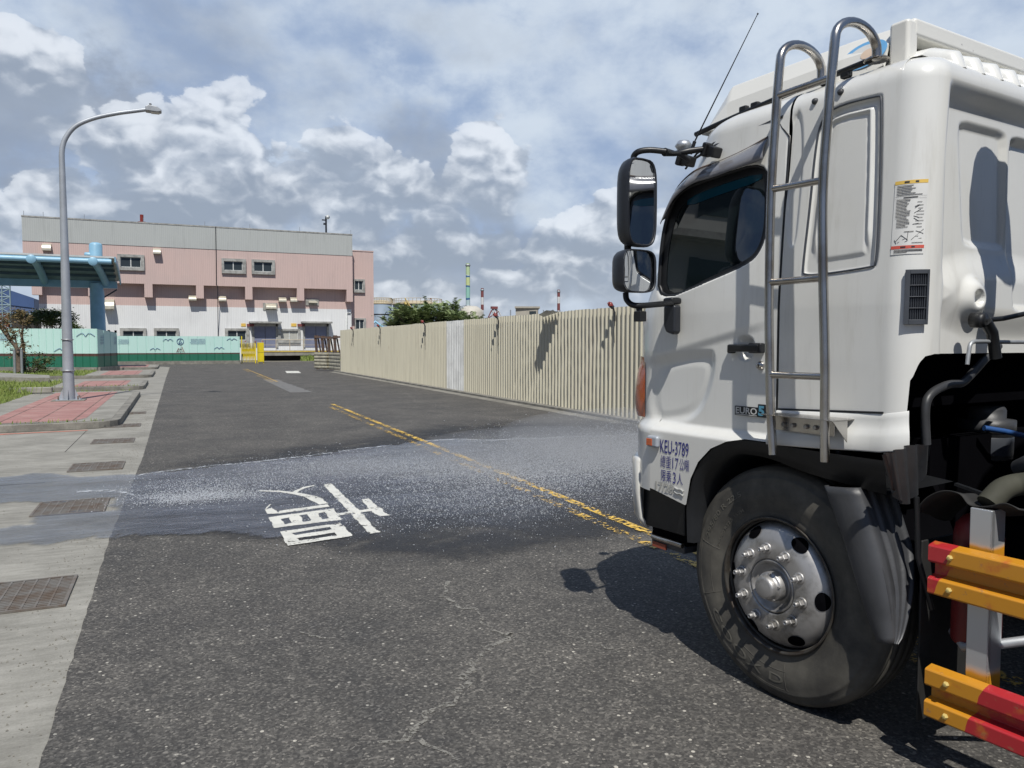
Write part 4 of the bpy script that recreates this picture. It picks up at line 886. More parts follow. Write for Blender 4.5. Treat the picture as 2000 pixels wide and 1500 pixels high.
def stk_patch(mb, u0, u1, v0, v1, e, n=8):
    V = [stk(u0+(u1-u0)*k/n, v, e) for k in range(n+1) for v in (v0, v1)]; mb.add(V, [(2*k, 2*k+2, 2*k+3, 2*k+1) for k in range(n)], True); return mb
so = stk_patch(MB(), 0, 1, 0, 1, .0025).build('warning_sticker', 'label_white', truck, label='tall white safety sticker with an amber head and a red stripe')
stk_patch(MB(), 0, 1, .952, 1, .0032).build('sticker_header', 'label_yellow', so); stk_patch(MB(), 0, 1, .075, .118, .0032).build('sticker_stripe', 'label_red', so)
ink = MB(); rnd = random.Random(4)
for a, b in ((.30, .45), (.62, .72)): stk_patch(ink, a, b, .964, .988, .004); stk_patch(ink, a, b, .088, .106, .004)
v = .925
while v > .79: stk_patch(ink, .08, .08+rnd.uniform(.4, .8), v, v+.008, .004); v -= .021
stk_patch(ink, .02, .98, .782, .784, .004); stk_patch(ink, .3, .72, .762, .774, .004); stk_patch(ink, .02, .98, .752, .754, .004)
v = .735
while v > .35: stk_patch(ink, .09+(.04 if v < .5 else 0), .09+rnd.uniform(.3, .45), v, v+.008, .004); v -= .0195
for k in range(9): v0 = .36+k*.042; stk_patch(ink, .68+rnd.uniform(0, .08), .84+rnd.uniform(0, .1), v0, v0+.006, .004)
for k in range(6):
    a0, b0, a1, b1 = rnd.uniform(.6, .75), rnd.uniform(.38, .7), rnd.uniform(.75, .92), rnd.uniform(.38, .7); b1 = b0+rnd.uniform(-.05, .05)
    ink.tube([stk(a0, b0, .0035), stk(a1, b1, .0035)], .0008, 4)
for a0, b0, a1, b1 in ((.12, .17, .3, .26), (.3, .26, .5, .19), (.2, .16, .85, .30), (.35, .20, .8, .24), (.5, .3, .48, .18), (.6, .19, .95, .33), (.1, .2, .16, .15), (.72, .31, .95, .27), (.42, .17, .9, .21)):
    ink.tube([stk(a0, b0, .0035), stk(a1, b1, .0035)], .0008, 4)
stk_patch(ink, .38, .66, .30, .308, .004); stk_patch(ink, .62, .95, .148, .155, .004)
for v in (.055, .038, .022): stk_patch(ink, .1, .95 if v != .022 else .5, v, v+.008, .004)
ink.build('sticker_print', 'ink_black', so)
# black cab vent on the corner
aL, _ = rear_arc(1766, 580); aR, _ = rear_arc(1807, 580); zT = rear_arc(1786, 527)[1]; zB = rear_arc(1786, 634)[1]
print('vent', aL, aR, zT, zB)
def vp(u, v, e): return arcpt(aL+(aR-aL)*u, zB+(zT-zB)*v, e)
def vpatch(mb, u0, u1, v0, v1, e0, e1, n=6):
    V = [];
    for k in range(n+1):
        u = u0+(u1-u0)*k/n; V += [vp(u, v0, e0), vp(u, v1, e0), vp(u, v1, e1), vp(u, v0, e1)]
    Fc = [(4*k+j, 4*k+4+j, 4*k+4+(j+1) % 4, 4*k+(j+1) % 4) for k in range(n) for j in range(4)]+[(0, 1, 2, 3), (4*n, 4*n+3, 4*n+2, 4*n+1)]
    return mb.add(V, Fc)
vt_ = MB(); vpatch(vt_, 0, 1, 0, 1, -.01, .012); vo = vt_.build('cab_vent', 'vent_plastic', truck, bevel=.006, seg=3)
vm = MB(); vpatch(vm, 0, .2, 0, 1, .012, .022); vpatch(vm, .9, 1, 0, 1, .012, .022); vpatch(vm, .2, .9, .0, .09, .012, .022); vpatch(vm, .2, .9, .92, 1, .012, .022)
for k in range(1, 4): vpatch(vm, .2, .9, .09+.2075*k-.008, .09+.2075*k+.008, .012, .0215)
vm.build('vent_frame', 'vent_plastic', vo, bevel=.003)
vl = MB()
for k in range(7): u = .26+k*.09; vpatch(vl, u, u+.035, .09, .92, .012, .018, 1)
vl.build('vent_louvres', 'mirror_housing', vo)
# door handle
hx0, hz0 = SSd(1430, 684); hx1, hz1 = SSd(1492, 679)
ho = MB().box(((hx0+hx1)/2, .030, 1.582), (abs(hx0-hx1)*.95, .022, .034)).build('door_handle', 'black_plastic', truck, bevel=.009, seg=3)
MB().box((hx1+.03, .014, 1.582), (.075, .034, .046)).build('handle_mount', 'black_plastic', ho, bevel=.008); MB().box((hx0-.008, .012, 1.578), (.03, .036, .042)).build('handle_mount', 'black_plastic', ho, bevel=.008)
kx, kz = SSd(1487, 714); kl = MB().lathe([(0, .014), (.013, .014), (.016, .010), (.020, .004), (.021, -.01)], (kx, .006, kz), 'Y', 20).build('door_lock', 'steel_tube', truck)
MB().box((kx, .0215, kz), (.003, .003, .014)).build('keyhole', 'black_plastic', kl)
# EURO 5 badge
bx0, bz0 = SSd(1437, 818); bx1, bz1 = SSd(1499, 796); bz0 = 1.272; wB = bx0-bx1
def bpos(u, v, y): return (bx0-wB*u, y, bz0+.052*v)
bg = MB(); bg.prism([(0, 0), (1, 0), (1, 1.12), (.74, 1.12), (.74, .82), (0, .82)], lambda u, v: bpos(u, v, .0), lambda u, v: bpos(u, v, .008)); bo = bg.build('emission_badge', 'black_plastic', truck, bevel=.0015)
text_mesh(MB(), 'EURO', lambda u, v: bpos(.04+.68*u, .17+.58*v, .0092), bold=.02).build('badge_letters', 'badge_silver', bo)
MB().poly([bpos(u, v, .0092) for u, v in ((.04, .06), (.72, .06), (.72, .12), (.04, .12))]).build('badge_line', 'badge_silver', bo)
text_mesh(MB(), '5', lambda u, v: bpos(.76+.19*u, .12+.88*v, .0094), bold=.05).build('badge_figure', 'badge_blue', bo)
# blue lettering
def lett(s, x0, x1, z0, z1, y=.062, mat='ink_blue', bold=0.0, name='lettering', shear=0.0, e=0):
    return text_mesh(MB(), s, lambda u, v: (x0-(x0-x1)*u-shear*v, y, z0+(z1-z0)*v), bold=bold).build(name, mat, truck)
def ypan(): return .0605
lett('KEU-3789', .806, .602, 1.046, 1.114, .0605, bold=.003)
lett('總重', .803, .725, .972, 1.034, .0605); lett('17', .715, .672, .974, 1.030, .0605); lett('公噸', .665, .598, .972, 1.034, .0605)
lett('限乘', .797, .722, .900, .960, .0605); lett('3', .711, .690, .901, .957, .0605); lett('人', .682, .640, .900, .958, .0605)
lett('17/28', .840, .705, .848, .893, .0620, mat='chrome_relief', bold=.03, name='model_numerals')
sw = MB()
for k in range(2): sw.tube(spline([(.698, .061, .882-k*.022), (.675, .061, .875-k*.022), (.655, .061, .878-k*.022), (.635, .061, .870-k*.022)], 4), .005, 6)
sw.build('model_stripes', 'chrome_relief', truck)
# side marker lamp, corner indicator lamp
mx_, mz_ = SSd(1277, 862)
mo = MB().box((.845, .072, 1.098), (.082, .030, .062)).build('side_marker', 'lamp_grey', truck, bevel=.014, seg=3); MB().box((.861, .084, 1.095), (.044, .012, .038)).build('marker_lens', 'orange_lens', mo, bevel=.004)
il = MB(); V = []
zs = np.linspace(1.205, 1.53, 16)
for z in zs:
    t = (z-1.205)/.325; w_ = .016+.034*(math.sin(min(1.0, t*1.05+.08)*math.pi)**.6)*(1-.45*t)
    for k, a in enumerate(np.linspace(R(66), R(22), 8)):
        o_ = .003+w_*math.sin(math.pi*min(1, k/4.2)*.5) if k < 7 else .003; V.append((1.235-RF+(RF+o_)*math.cos(a), -RF+(RF+o_)*math.sin(a), z))
il.add(V, [(i*8+k, i*8+k+1, (i+1)*8+k+1, (i+1)*8+k) for i in range(15) for k in range(7)], True); il.build('indicator_lamp', 'orange_lens', truck)
# bumper
bp_ = MB()
def plan(o, y_in=-TW/2):
    P = [(1.235+o, y_in)]; P += [(1.235-RF+(RF+o)*math.cos(a), -RF+(RF+o)*math.sin(a)) for a in np.linspace(0, R(72), 12)]; return P
P1 = plan(.05); zz = [(.985, .0), (1.0, .03), (.97, .055), (.80, .055), (.66, .04), (.60, .0)]
V = []
for z, o in zz:
    for x, y in plan(o-.0): V.append((x, y, z))
m = len(P1); bp_.add(V, [(i*m+k, i*m+k+1, (i+1)*m+k+1, (i+1)*m+k) for i in range(len(zz)-1) for k in range(m-1)], True)
V2 = [(x, -TW-y, z) for x, y, z in V]; bp_.add(V2, [(i*m+k, i*m+k+1, (i+1)*m+k+1, (i+1)*m+k) for i in range(len(zz)-1) for k in range(m-1)], True)
bo_ = bp_.build('bumper', 'white_truck_paint', truck); sm = bo_.modifiers.new('s', 'SOLIDIFY'); sm.thickness = .02
# black step well behind the bumper corner
sw_ = MB(); sw_.bx(.70, 1.02, -.75, -.012, .62, .86); sw_.bx(.70, .98, -.6, -.015, .86, 1.0); sw_.build('step_well', 'black_plastic', truck, bevel=.01)
stp = MB().prism([(.70, 0), (.945, 0), (.985, -.05), (.985, -.25), (.70, -.25)], lambda x, y: (x, y-.012, .53), lambda x, y: (x, y-.012, .566)); so_ = stp.build('cab_step', 'dark_grey_plastic', truck, bevel=.006)
MB().tube([(.705, -.006, .574), (.93, -.006, .574), (.985, -.06, .574)], .014, 8).build('step_edge', 'steel_tube', so_)
MB().box((.88, -.009, .537), (.10, .012, .028)).build('step_reflector', 'rusty_red_lens', so_)
MB().bx(.70, .96, -.25, -.03, .566, .62).build('step_riser', 'dark_void', truck)
# wheel arch: black lip and liner
def arch_pts(dr, n=40):
    P = []
    for t in np.linspace(0, 1, n):
        x = .70-(.70+.52)*t
        P.append(x)
    return P
apx = [(.62, .62), (.625, .72), (.625, .81), (.592, .935), (.545, 1.025), (.465, 1.10), (.36, 1.147), (.265, 1.167), (.12, 1.167), (-.1, 1.163), (-.42, 1.163)]
ain = [(.585, .62), (.585, .72), (.575, .80), (.55, .90), (.50, .98), (.42, 1.05), (.33, 1.09), (.24, 1.10), (.12, 1.095), (-.08, 1.06), (-.42, 1.03)]
A = spline([(x, 0, z) for x, z in apx], 4); B_ = spline([(x, 0, z) for x, z in ain], 4); al = MB(); V = []
for a, b in zip(A, B_): V += [(a.x, .045, a.z-.002), (b.x, .030, b.z), (b.x, -.42, b.z+.01)]
m = len(A); al.add(V, [(i*3+k, (i+1)*3+k, (i+1)*3+k+1, i*3+k+1) for i in range(m-1) for k in range(2)], True); al.build('wheel_arch', 'black_plastic', truck)
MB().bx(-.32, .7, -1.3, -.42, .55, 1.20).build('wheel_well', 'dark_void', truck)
# grab handle under the skirt
gx = lambda px, py: (S(px, py, -.02)[0], -.02, S(px, py, -.02)[1])
MB().tube(spline([gx(1637, 880), gx(1640, 905), gx(1655, 918), gx(1715, 925), gx(1727, 912), gx(1732, 885)], 4), .011, 8).build('grab_handle', 'black_plastic', truck)

# wheel
WC = (.12, -.0, .53)
def wheel(x, y, front=True):
    w_ = bpy.data.objects.new('wheel', None); COL.objects.link(w_); w_.parent = truck; w_.location = (x, y, .53)
    pr = [(.283, -.035), (.292, -.018), (.300, -.012), (.315, -.014), (.335, -.012), (.372, -.001), (.405, .003), (.440, .000), (.470, -.008), (.476, -.0075), (.480, -.012), (.500, -.024), (.508, -.025), (.512, -.032), (.520, -.040), (.524, -.050), (.527, -.060),
          (.5285, -.075), (.518, -.078), (.518, -.084), (.5295, -.087), (.530, -.115), (.518, -.118), (.518, -.126), (.530, -.129), (.530, -.165), (.518, -.168), (.518, -.176), (.530, -.179), (.5295, -.207), (.518, -.210), (.518, -.216), (.5285, -.219), (.527, -.235), (.50, -.27), (.42, -.295), (.33, -.285), (.285, -.26)]
    MB().lathe(pr, (0, 0, 0), 'Y', 120).build('tyre', 'tyre', w_)
    MB().lathe([(.287, -.030), (.300, -.008), (.303, -.003), (.298, .001), (.290, -.004), (.288, -.02), (.2865, -.045), (.286, -.062), (.285, -.088), (.284, -.125)], (0, 0, 0), 'Y', 96).build('rim', 'rim_flange', w_)
    d = [(.285, -.100), (.283, -.072), (.279, -.052), (.271, -.034), (.260, -.018), (.247, -.005), (.231, .006), (.212, .016), (.200, .0215), (.190, .0238), (.178, .0248), (.150, .0250), (.128, .0250), (.122, .0235), (.118, .016), (.117, .0)]
    MB().lathe(d, (0, 0, 0), 'Y', 96).build('wheel_disc', 'wheel_steel', w_)
    MB().lathe([(.117, .018), (.114, .024), (.108, .021), (.100, .008), (.086, -.008), (.072, -.012), (.066, -.010), (.0655, .0), (.065, .034), (.061, .038), (.055, .039), (.052, .052), (.050, .066), (.046, .073), (.036, .077), (0, .078)], (0, 0, 0), 'Y', 48).build('hub', 'wheel_steel', w_)
    for k in range(5):
        a = 2*math.pi*k/5+.4; MB().lathe([(0, .048), (.006, .048), (.0065, .042), (.0065, .036)], (.0585*math.cos(a), 0, .0585*math.sin(a)), 'Y', 6, smooth=False).build('hub_bolt', 'wheel_steel', w_)
    for k in range(10):
        a = 2*math.pi*k/10+.16; cx, cz = .1675*math.cos(a), .1675*math.sin(a); nb = MB()
        nb.lathe([(.0255, -.008), (.0255, -.002), (.018, -.001)], (cx, .033, cz), 'Y', 20); nb.lathe([(.0185, -.002), (.0185, .019), (.016, .022), (.0115, .022)], (cx, .033, cz), 'Y', 6, smooth=False)
        nb.lathe([(.0115, .020), (.0112, .040), (.008, .043), (.006, .043), (.005, .038), (0, .038)], (cx, .033, cz), 'Y', 14); nb.build('lug_nut', 'wheel_steel', w_)
    for k in range(6):
        a = 2*math.pi*k/6+.02; ho_ = MB(); V = []
        for q in range(24):
            b = 2*math.pi*q/24; rr_ = .2440+.0245*math.cos(b); ph = a+.165*math.sin(b)
            yy = float(np.interp(rr_, [.200, .212, .231, .247, .260, .271, .279], [.0215, .016, .006, -.005, -.018, -.034, -.052]))+.0035
            V.append((rr_*math.cos(ph), yy, rr_*math.sin(ph)))
        ho_.add(V+[(.244*math.cos(a), .0035, .244*math.sin(a))], [(i, (i+1) % 24, 24) for i in range(24)]); ho_.build('hand_hole_shade', 'dark_void', w_)  # closed dark patches laid on the disc, painting the shade of open holes
    # raised sidewall lettering and ribs
    def arc_text(s, r0, r1, a0, a1, bold=0.0, inward=False):
        def f(u, v):
            a = a0+(a1-a0)*u; r = r0+(r1-r0)*v; yy = float(np.interp(r, [.335, .372, .405, .44, .47], [-.012, -.001, .003, .0, -.008]))+.0022
            return (r*math.cos(a), yy, r*math.sin(a))
        return f
    f0 = arc_text('', .432, .392, R(-30), R(-98))
    for t_, f_ in (('295/80 R 22.5', arc_text('', .415, .440, R(18), R(62))), ('295/80 R22.5 152M', arc_text('', .350, .363, R(16), R(58))), ('COOX D', f0)):
        text_mesh(MB(), t_, f_, bold=.01).build('tyre_lettering', 'tyre_text', w_)
    rb = MB()
    for r, a0, a1 in ((.385, R(-20), R(14)), (.458, R(-100), R(16)), (.375, R(-100), R(-60))):
        rb.tube([(r*math.cos(a), float(np.interp(r, [.335, .372, .405, .44, .47], [-.012, -.001, .003, .0, -.008])), r*math.sin(a)) for a in np.linspace(a0, a1, 30)], .0016, 5)
    for a in (R(14), R(-20), R(-62), R(-99)): rb.tube([(r*math.cos(a), float(np.interp(r, [.335, .372, .405, .44, .47], [-.012, -.001, .003, .0, -.008])), r*math.sin(a)) for a, r in zip([a]*8, np.linspace(.345, .458, 8))], .0016, 5)
    rb.build('sidewall_rib', 'tyre', w_)
    return w_
wheel(.12, -.002)
def copy_tree(o, parent):
    c = o.copy(); COL.objects.link(c); c.parent = parent
    for ch in o.children: copy_tree(ch, c)
    return c
w0 = [o for o in truck.children if o.name.startswith('wheel') and o.type == 'EMPTY'][0]
w1 = copy_tree(w0, truck); w1.location = (.12, -TW, .53); w1.rotation_euler = (0, 0, math.pi)
for xx in (-4.3,):
    a = copy_tree(w0, truck); a.location = (xx, -.03, .53)
    b = copy_tree(w0, truck); b.location = (xx, -TW+.03, .53); b.rotation_euler = (0, 0, math.pi)
# mudguard behind the wheel
mg = MB()
og = [(1607, 949), (1640, 1040), (1668, 1130), (1690, 1200), (1712, 1256)]; ogr = [(1672, 953), (1700, 1040), (1722, 1120), (1735, 1190), (1742, 1258)]
GO = .055; Aq = spline([(S(*p, GO)[0], 0, S(*p, GO)[1]) for p in og], 4); Bq = spline([(S(*p, GO)[0], 0, S(*p, GO)[1]) for p in ogr], 4); V = []
for a, b in zip(Aq, Bq):
    V += [(a.x+.005, -.04, a.z-.005), (a.x, GO-.006, a.z), (a.x*.88+b.x*.12, GO+.006, a.z*.9+b.z*.1), (a.x*.3+b.x*.7, GO+.008, b.z*.7+a.z*.3), (b.x, GO-.008, b.z), (b.x-.008, GO-.05, b.z)]
m = len(Aq); mg.add(V, [(i*6+k, (i+1)*6+k, (i+1)*6+k+1, i*6+k+1) for i in range(m-1) for k in range(5)], True); mgo = mg.build('mudguard', 'dark_grey_plastic', truck); sm = mgo.modifiers.new('s', 'SOLIDIFY'); sm.thickness = .006
# back face of mudguard: faces rearward, ribbed, visible to the camera
def BL(px, py, xb): y, z = SB(px, py, xb); return (xb, y, z)
mgb = MB(); 
L1 = [(1674, 955), (1700, 1040), (1724, 1120), (1737, 1190), (1742, 1256)]; R1 = [(1735, 955), (1752, 1030), (1779, 1095), (1765, 1160), (1744, 1256)]
La = spline([(S(*p, GO-.01)[0], GO-.01, S(*p, GO-.01)[1]) for p in L1], 5); Ra = []
for l, p in zip(La, spline([(p[0], p[1], 0) for p in R1], 5)):
    q = BL(p.x, p.y, l.x-.015); Ra.append(Vector((l.x-.015, min(q[1], -.03), l.z)))
V = []; K = 33; nL = len(La)
for i, l in enumerate(La):
    t_ = i/(nL-1); wd = .185*min(1, (1-t_)*1.6)**.8*(1 if t_ > .02 else .98)+.012
    for k in range(K): t = k/(K-1); V.append((l.x-.004-.016*t-.011*max(0, math.sin(t*math.pi*7))*(t > .12)*min(1, (1-t_)*3), l.y-wd*t, l.z-.0))
m = len(La); mgb.add(V, [(i*K+k, (i+1)*K+k, (i+1)*K+k+1, i*K+k+1) for i in range(m-1) for k in range(K-1)], True); mgb.build('mudguard_rear', 'dark_grey_plastic', truck)
ml = MB(); V = []
for l in La: V += [(l.x-.018, l.y-.17, l.z), (l.x-.010, -.47, l.z)]
ml.add(V, [(2*i, 2*i+2, 2*i+3, 2*i+1) for i in range(len(La)-1)], True); ml.build('mudguard_liner', 'dark_void', truck)  # added liner, coloured near-black to paint the shade behind the tyre
# corrugated inner splash panel
cp_ = MB(); rows_ = []
top = [(1735, 925), (1745, 905), (1762, 885), (1785, 872), (1812, 872), (1815, 890)]
Tp = spline([BL(px, py, -.50) for px, py in ((1722, 888), (1750, 880), (1785, 868), (1818, 872))], 8); Bp = spline([BL(px, py, -.46) for px, py in ((1740, 955), (1762, 985), (1788, 965), (1813, 900))], 8)
V = []; K = 12
for i, (a, b) in enumerate(zip(Tp, Bp)):
    o_ = .014*math.sin(i*math.pi/2.4)
    for k in range(K): t = k/(K-1); q = a.lerp(b, t); V.append((q.x-o_, q.y, q.z))
m = len(Tp); cp_.add(V, [(i*K+k, (i+1)*K+k, (i+1)*K+k+1, i*K+k+1) for i in range(m-1) for k in range(K-1)], True); cp_.build('splash_panel', 'dark_grey_plastic', truck)
MB().poly([BL(*p, -.47) for p in ((1732, 903), (1738, 898), (1748, 912), (1756, 925), (1752, 930), (1742, 920), (1735, 920))]).build('torn_patch', 'label_white', truck)
MB().tube([(-.50, -.03, 1.03), (-.50, -.05, .80), (-.53, -.10, .60)], .010, 6).build('mudguard_stay', 'black_plastic', truck)
# rubber splash apron behind wheel
MB().bx(-.505, -.495, -.50, -.07, .16, .86).build('mud_flap', 'rubber', truck, bevel=.01)
# chassis, engine and pipes
MB().bx(-7.2, 1.0, -.92, -.80, .55, .80).bx(-7.2, 1.0, -1.6, -1.48, .55, .80).build('chassis_frame', 'dark_void', truck, bevel=.01)
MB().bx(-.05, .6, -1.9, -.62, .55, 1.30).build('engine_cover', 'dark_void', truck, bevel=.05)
MB().lathe([(0, 0), (.30, 0), (.30, 1.6), (0, 1.6)], (.12, -1.2, .53), 'Y', 24).build('axle_shadow', 'dark_void', truck) if False else None
MB().tube([(.12, -.2, .53), (.12, -2.2, .53)], .07, 12).build('front_axle', 'dark_void', truck)
pp = spline([BL(px, py, -.44) for px, py in ((1809, 868), (1807, 800), (1818, 770), (1850, 752), (1878, 748), (1900, 728), (1925, 700), (1950, 675))], 6)
MB().tube(pp, .017, 12).build('intake_pipe', 'dark_grey_plastic', truck)
MB().tube(spline([BL(1889, 712, -.56), BL(1892, 690, -.56), BL(1897, 670, -.56), BL(1915, 667, -.56), BL(1960, 668, -.56), BL(2030, 668, -.56)], 5), .008, 8).build('tilt_rod', 'galv', truck)
MB().tube([BL(1915, 626, -.56), BL(1960, 622, -.58), BL(2060, 600, -.62)], .010, 8).build('tilt_strut', 'black_plastic', truck)
MB().tube([BL(1925, 628, -.565), BL(1938, 650, -.565), BL(1945, 700, -.57)], .022, 8).build('lock_hook', 'black_plastic', truck)
MB().lathe([(.0, 0), (.026, 0), (.03, .012), (.03, .05), (0, .05)], BL(1925, 625, -.57), 'X', 12).build('lock_pivot', 'black_plastic', truck)
MB().lathe([(0, .14), (.07, .14), (.08, .12), (.08, .08), (.12, .075), (.12, .03), (.11, .02), (.11, -.10), (.085, -.11), (0, -.11)], BL(1925, 850, -.25), 'Z', 28).build('fluid_reservoir', 'dark_grey_plastic', truck)
MB().lathe([(.1115, .0), (.1125, -.002), (.1125, -.08), (.1115, -.082)], BL(1925, 850, -.25), 'Z', 28).build('reservoir_label', 'vent_plastic', truck)
MB().tube([BL(1922, 836, -.36), BL(1960, 842, -.40), BL(2040, 860, -.42)], .012, 8).build('air_hose', 'hose_blue', truck)
MB().tube(spline([BL(1992, 915, -.72), BL(2030, 900, -.80), BL(2100, 890, -.9)], 4), .034, 14).build('hose_end', 'dark_grey_plastic', truck)
MB().tube(spline([BL(1930, 985, -.72), BL(1960, 955, -.74), BL(2000, 945, -.78), BL(2080, 940, -.9)], 5), .04, 14).build('coolant_hose', 'hose_olive', truck)
# rubber sheet over the guard
rs = MB(); ct = [(1785, 1000), (1810, 975), (1845, 958), (1875, 960), (1895, 985), (1930, 992), (1965, 984), (1990, 990)]
P = spline([(S(px, py, -.05)[0], -.05, S(px, py, -.05)[1]) for px, py in ct], 5); V = []
for i, p in enumerate(P):
    for k in range(6): V.append((p.x, p.y-.05*k, p.z-.012*k+.008*math.sin(k*1.3+i*.3)))
rs.add(V, [(i*6+k, (i+1)*6+k, (i+1)*6+k+1, i*6+k+1) for i in range(len(P)-1) for k in range(5)], True); r_o = rs.build('rubber_sheet', 'rubber', truck); sm = r_o.modifiers.new('s', 'SOLIDIFY'); sm.thickness = .004
# side guards
GX0, GX1 = -.575, -3.2
def guard(name, z0, mat):
    # channel profile (y outward, z): two raised flat strips with a sunk web between
    pf = [(-.03, .285), (.008, .275), (.012, .268), (.012, .205), (.006, .198), (-.035, .188), (-.035, .138), (.006, .130), (.012, .124), (.012, .062), (.006, .056), (-.03, .050)]
    pf = [(y, z*.82) for y, z in pf]
    g = MB(); V = [(x, y, z0+z) for x in (GX0, GX1) for y, z in pf]; n = len(pf); g.add(V, [(k, k+1, n+k+1, n+k) for k in range(n-1)]); o = g.build(name, mat, truck, bevel=.003)
    s_ = o.modifiers.new('s', 'SOLIDIFY'); s_.thickness = .004; s_.offset = -1
    for x in (-.655,):
        for zz in (.238, .095): MB().lathe([(0, .014), (.007, .013), (.0105, .006), (.0105, 0)], (x, .0125, z0+zz*.82), 'Y', 6, smooth=False).build('guard_bolt', 'pipe_yellow', o)
    return o
guard('side_guard', .648, 'guard_paint_upper'); guard('side_guard', .190, 'guard_paint_lower')
gp = MB().bx(-.765, -.690, -.062, -.040, .34, 1.025); gp.bx(-.765, -.758, -.13, -.04, .34, 1.025); gp.build('guard_post', 'guard_post_paint', truck, bevel=.006)
MB().tube([(-.58, -.16, .52), (-.66, -.09, .50), (-.74, -.12, .53), (-.95, -.35, .60)], .018, 10).build('guard_brace', 'galv', truck)
# tank body behind (outside the picture, but it shades the gap behind the cab)
tb_ = MB(); V = []; n = 24
for x in (-1.40, -1.35, -7.1, -7.15):
    k = .9 if x in (-1.40, -7.15) else 1
    for i in range(n):
        a = 2*math.pi*i/n; c_, s_ = math.cos(a), math.sin(a); V.append((x, -1.2+1.15*(.9 if x in (-1.35, -7.15) else 1)*math.copysign(abs(c_)**.6, c_), 2.05+.80*math.copysign(abs(s_)**.6, s_)))
tb_.add(V, [(r_*n+k, r_*n+(k+1) % n, (r_+1)*n+(k+1) % n, (r_+1)*n+k) for r_ in range(3) for k in range(n)]+[tuple(range(n)), tuple(range(3*n, 4*n))], True); tb_.build('water_tank', 'tank_blue', truck)
MB().bx(-1.5, -.95, -2.2, -.42, .3, 1.45).build('shade_box', 'dark_void', truck, bevel=.02)  # added near-black box, stands in for the shade behind the side guard
# snorkel intake with mushroom cap, right of the frame; it throws the shadow on the rear wall
sn = MB(); sn.tube([(-.83, -.30, 1.2), (-.84, -.32, 1.55), (-.80, -.37, 1.9), (-.80, -.39, 2.6)], [.045, .045, .04, .04], 14)
sn.build('intake_snorkel', 'black_plastic', truck); MB().lathe([(0, .16), (.09, .15), (.15, .10), (.165, 0), (.16, -.04), (.12, -.06), (0, -.06)], (-.80, -.46, 2.66), 'Z', 24).build('snorkel_cap', 'black_plastic', truck)

# mirrors
def mirror(name, c, w_, h_, dpt, yaw):
    # housing: rounded shell, glass facing rearward and slightly outward
    o = bpy.data.objects.new(name, None); COL.objects.link(o); o.parent = truck; o.location = c; o.rotation_euler = (0, 0, yaw)
    # local: +X forward (back of the mirror), glass at -X
    hs = MB(); rows_ = []; K = 28
    def rr(a, hw, hh, p=4.2): c_, s_ = math.cos(a), math.sin(a); return (hw*math.copysign(abs(c_)**(2/p), c_), hh*math.copysign(abs(s_)**(2/p), s_))
    pr = [(-.012, .97), (.0, 1.0), (.03, 1.0), (.07, .94), (.10, .80), (.115, .5), (.12, .02)]; V = []
    for x, k in pr:
        for i in range(K): y, z = rr(2*math.pi*i/K, w_/2*k, h_/2*(1-(1-k)*.5)); V.append((x*dpt/.12, y, z))
    hs.add(V, [(r_*K+k, r_*K+(k+1) % K, (r_+1)*K+(k+1) % K, (r_+1)*K+k) for r_ in range(len(pr)-1) for k in range(K)], True)
    # lip
    V = [];
    for x, k in ((-.012, .97), (-.014, .93), (-.006, .90)):
        for i in range(K): y, z = rr(2*math.pi*i/K, w_/2*k, h_/2*(1-(1-k)*.6)); V.append((x, y, z))
    hs.add(V, [(r_*K+k, r_*K+(k+1) % K, (r_+1)*K+(k+1) % K, (r_+1)*K+k) for r_ in range(2) for k in range(K)], True)
    hs.build('mirror_housing', 'mirror_housing', o)
    gl = MB(); V = [(-.006, 0, 0)]; nr_ = 5
    for j in range(1, nr_+1):
        for i in range(K): y, z = rr(2*math.pi*i/K, w_/2*.905*j/nr_, h_/2*.94*j/nr_); V.append((-.006+(.9*(y*y+z*z*.6) if 'wide' in name else .12*(y*y+z*z*.5)), y, z))
    Fc = [(0, 1+i, 1+(i+1) % K) for i in range(K)]+[(1+(j-1)*K+i, 1+j*K+i, 1+j*K+(i+1) % K, 1+(j-1)*K+(i+1) % K) for j in range(1, nr_) for i in range(K)]
    gl.add(V, Fc, True); gl.build('mirror_glass', 'mirror_glass', o); return o
MY = .33
c1 = S(1241, 397, MY); c2 = S(1236, 530, MY)
mirror('side_mirror', (c1[0]-.03, MY-.01, c1[1]), .195, .415, .10, R(5))
mirror('wide_mirror', (c2[0]-.03, MY-.01, c2[1]), .215, .205, .11, R(2))
def MP(px, py, y): x, z = S(px, py, y); return (x, y, z)
MB().tube(spline([MP(1238, 318, MY), MP(1238, 305, MY), MP(1248, 296, MY-.01), MP(1270, 293, .28), MP(1300, 296, .22)], 5), .0145, 10).build('mirror_arm', 'black_plastic', truck)
MB().tube([MP(1298, 297, .225), MP(1318, 300, .15), MP(1345, 295, .09), MP(1380, 290, .03)], [.02, .013, .016, .012], 10).build('mirror_arm', 'black_plastic', truck)
MB().tube([MP(1300, 299, .22), MP(1325, 300, .14), MP(1345, 312, .04)], .012, 8).build('mirror_stay', 'black_plastic', truck)
for px, py in ((1342, 314), (1392, 296)):
    c = MP(px, py, .005); MB().box(c, (.07, .06, .05), (0, -.4, 0)).box((c[0]+.02, c[1]+.02, c[2]+.01), (.03, .05, .065), (0, -.4, 0)).build('mirror_mount', 'black_plastic', truck, bevel=.008)
MB().tube([MP(1226, 478, MY), MP(1226, 490, MY)], .017, 10).build('mirror_link', 'black_plastic', truck)
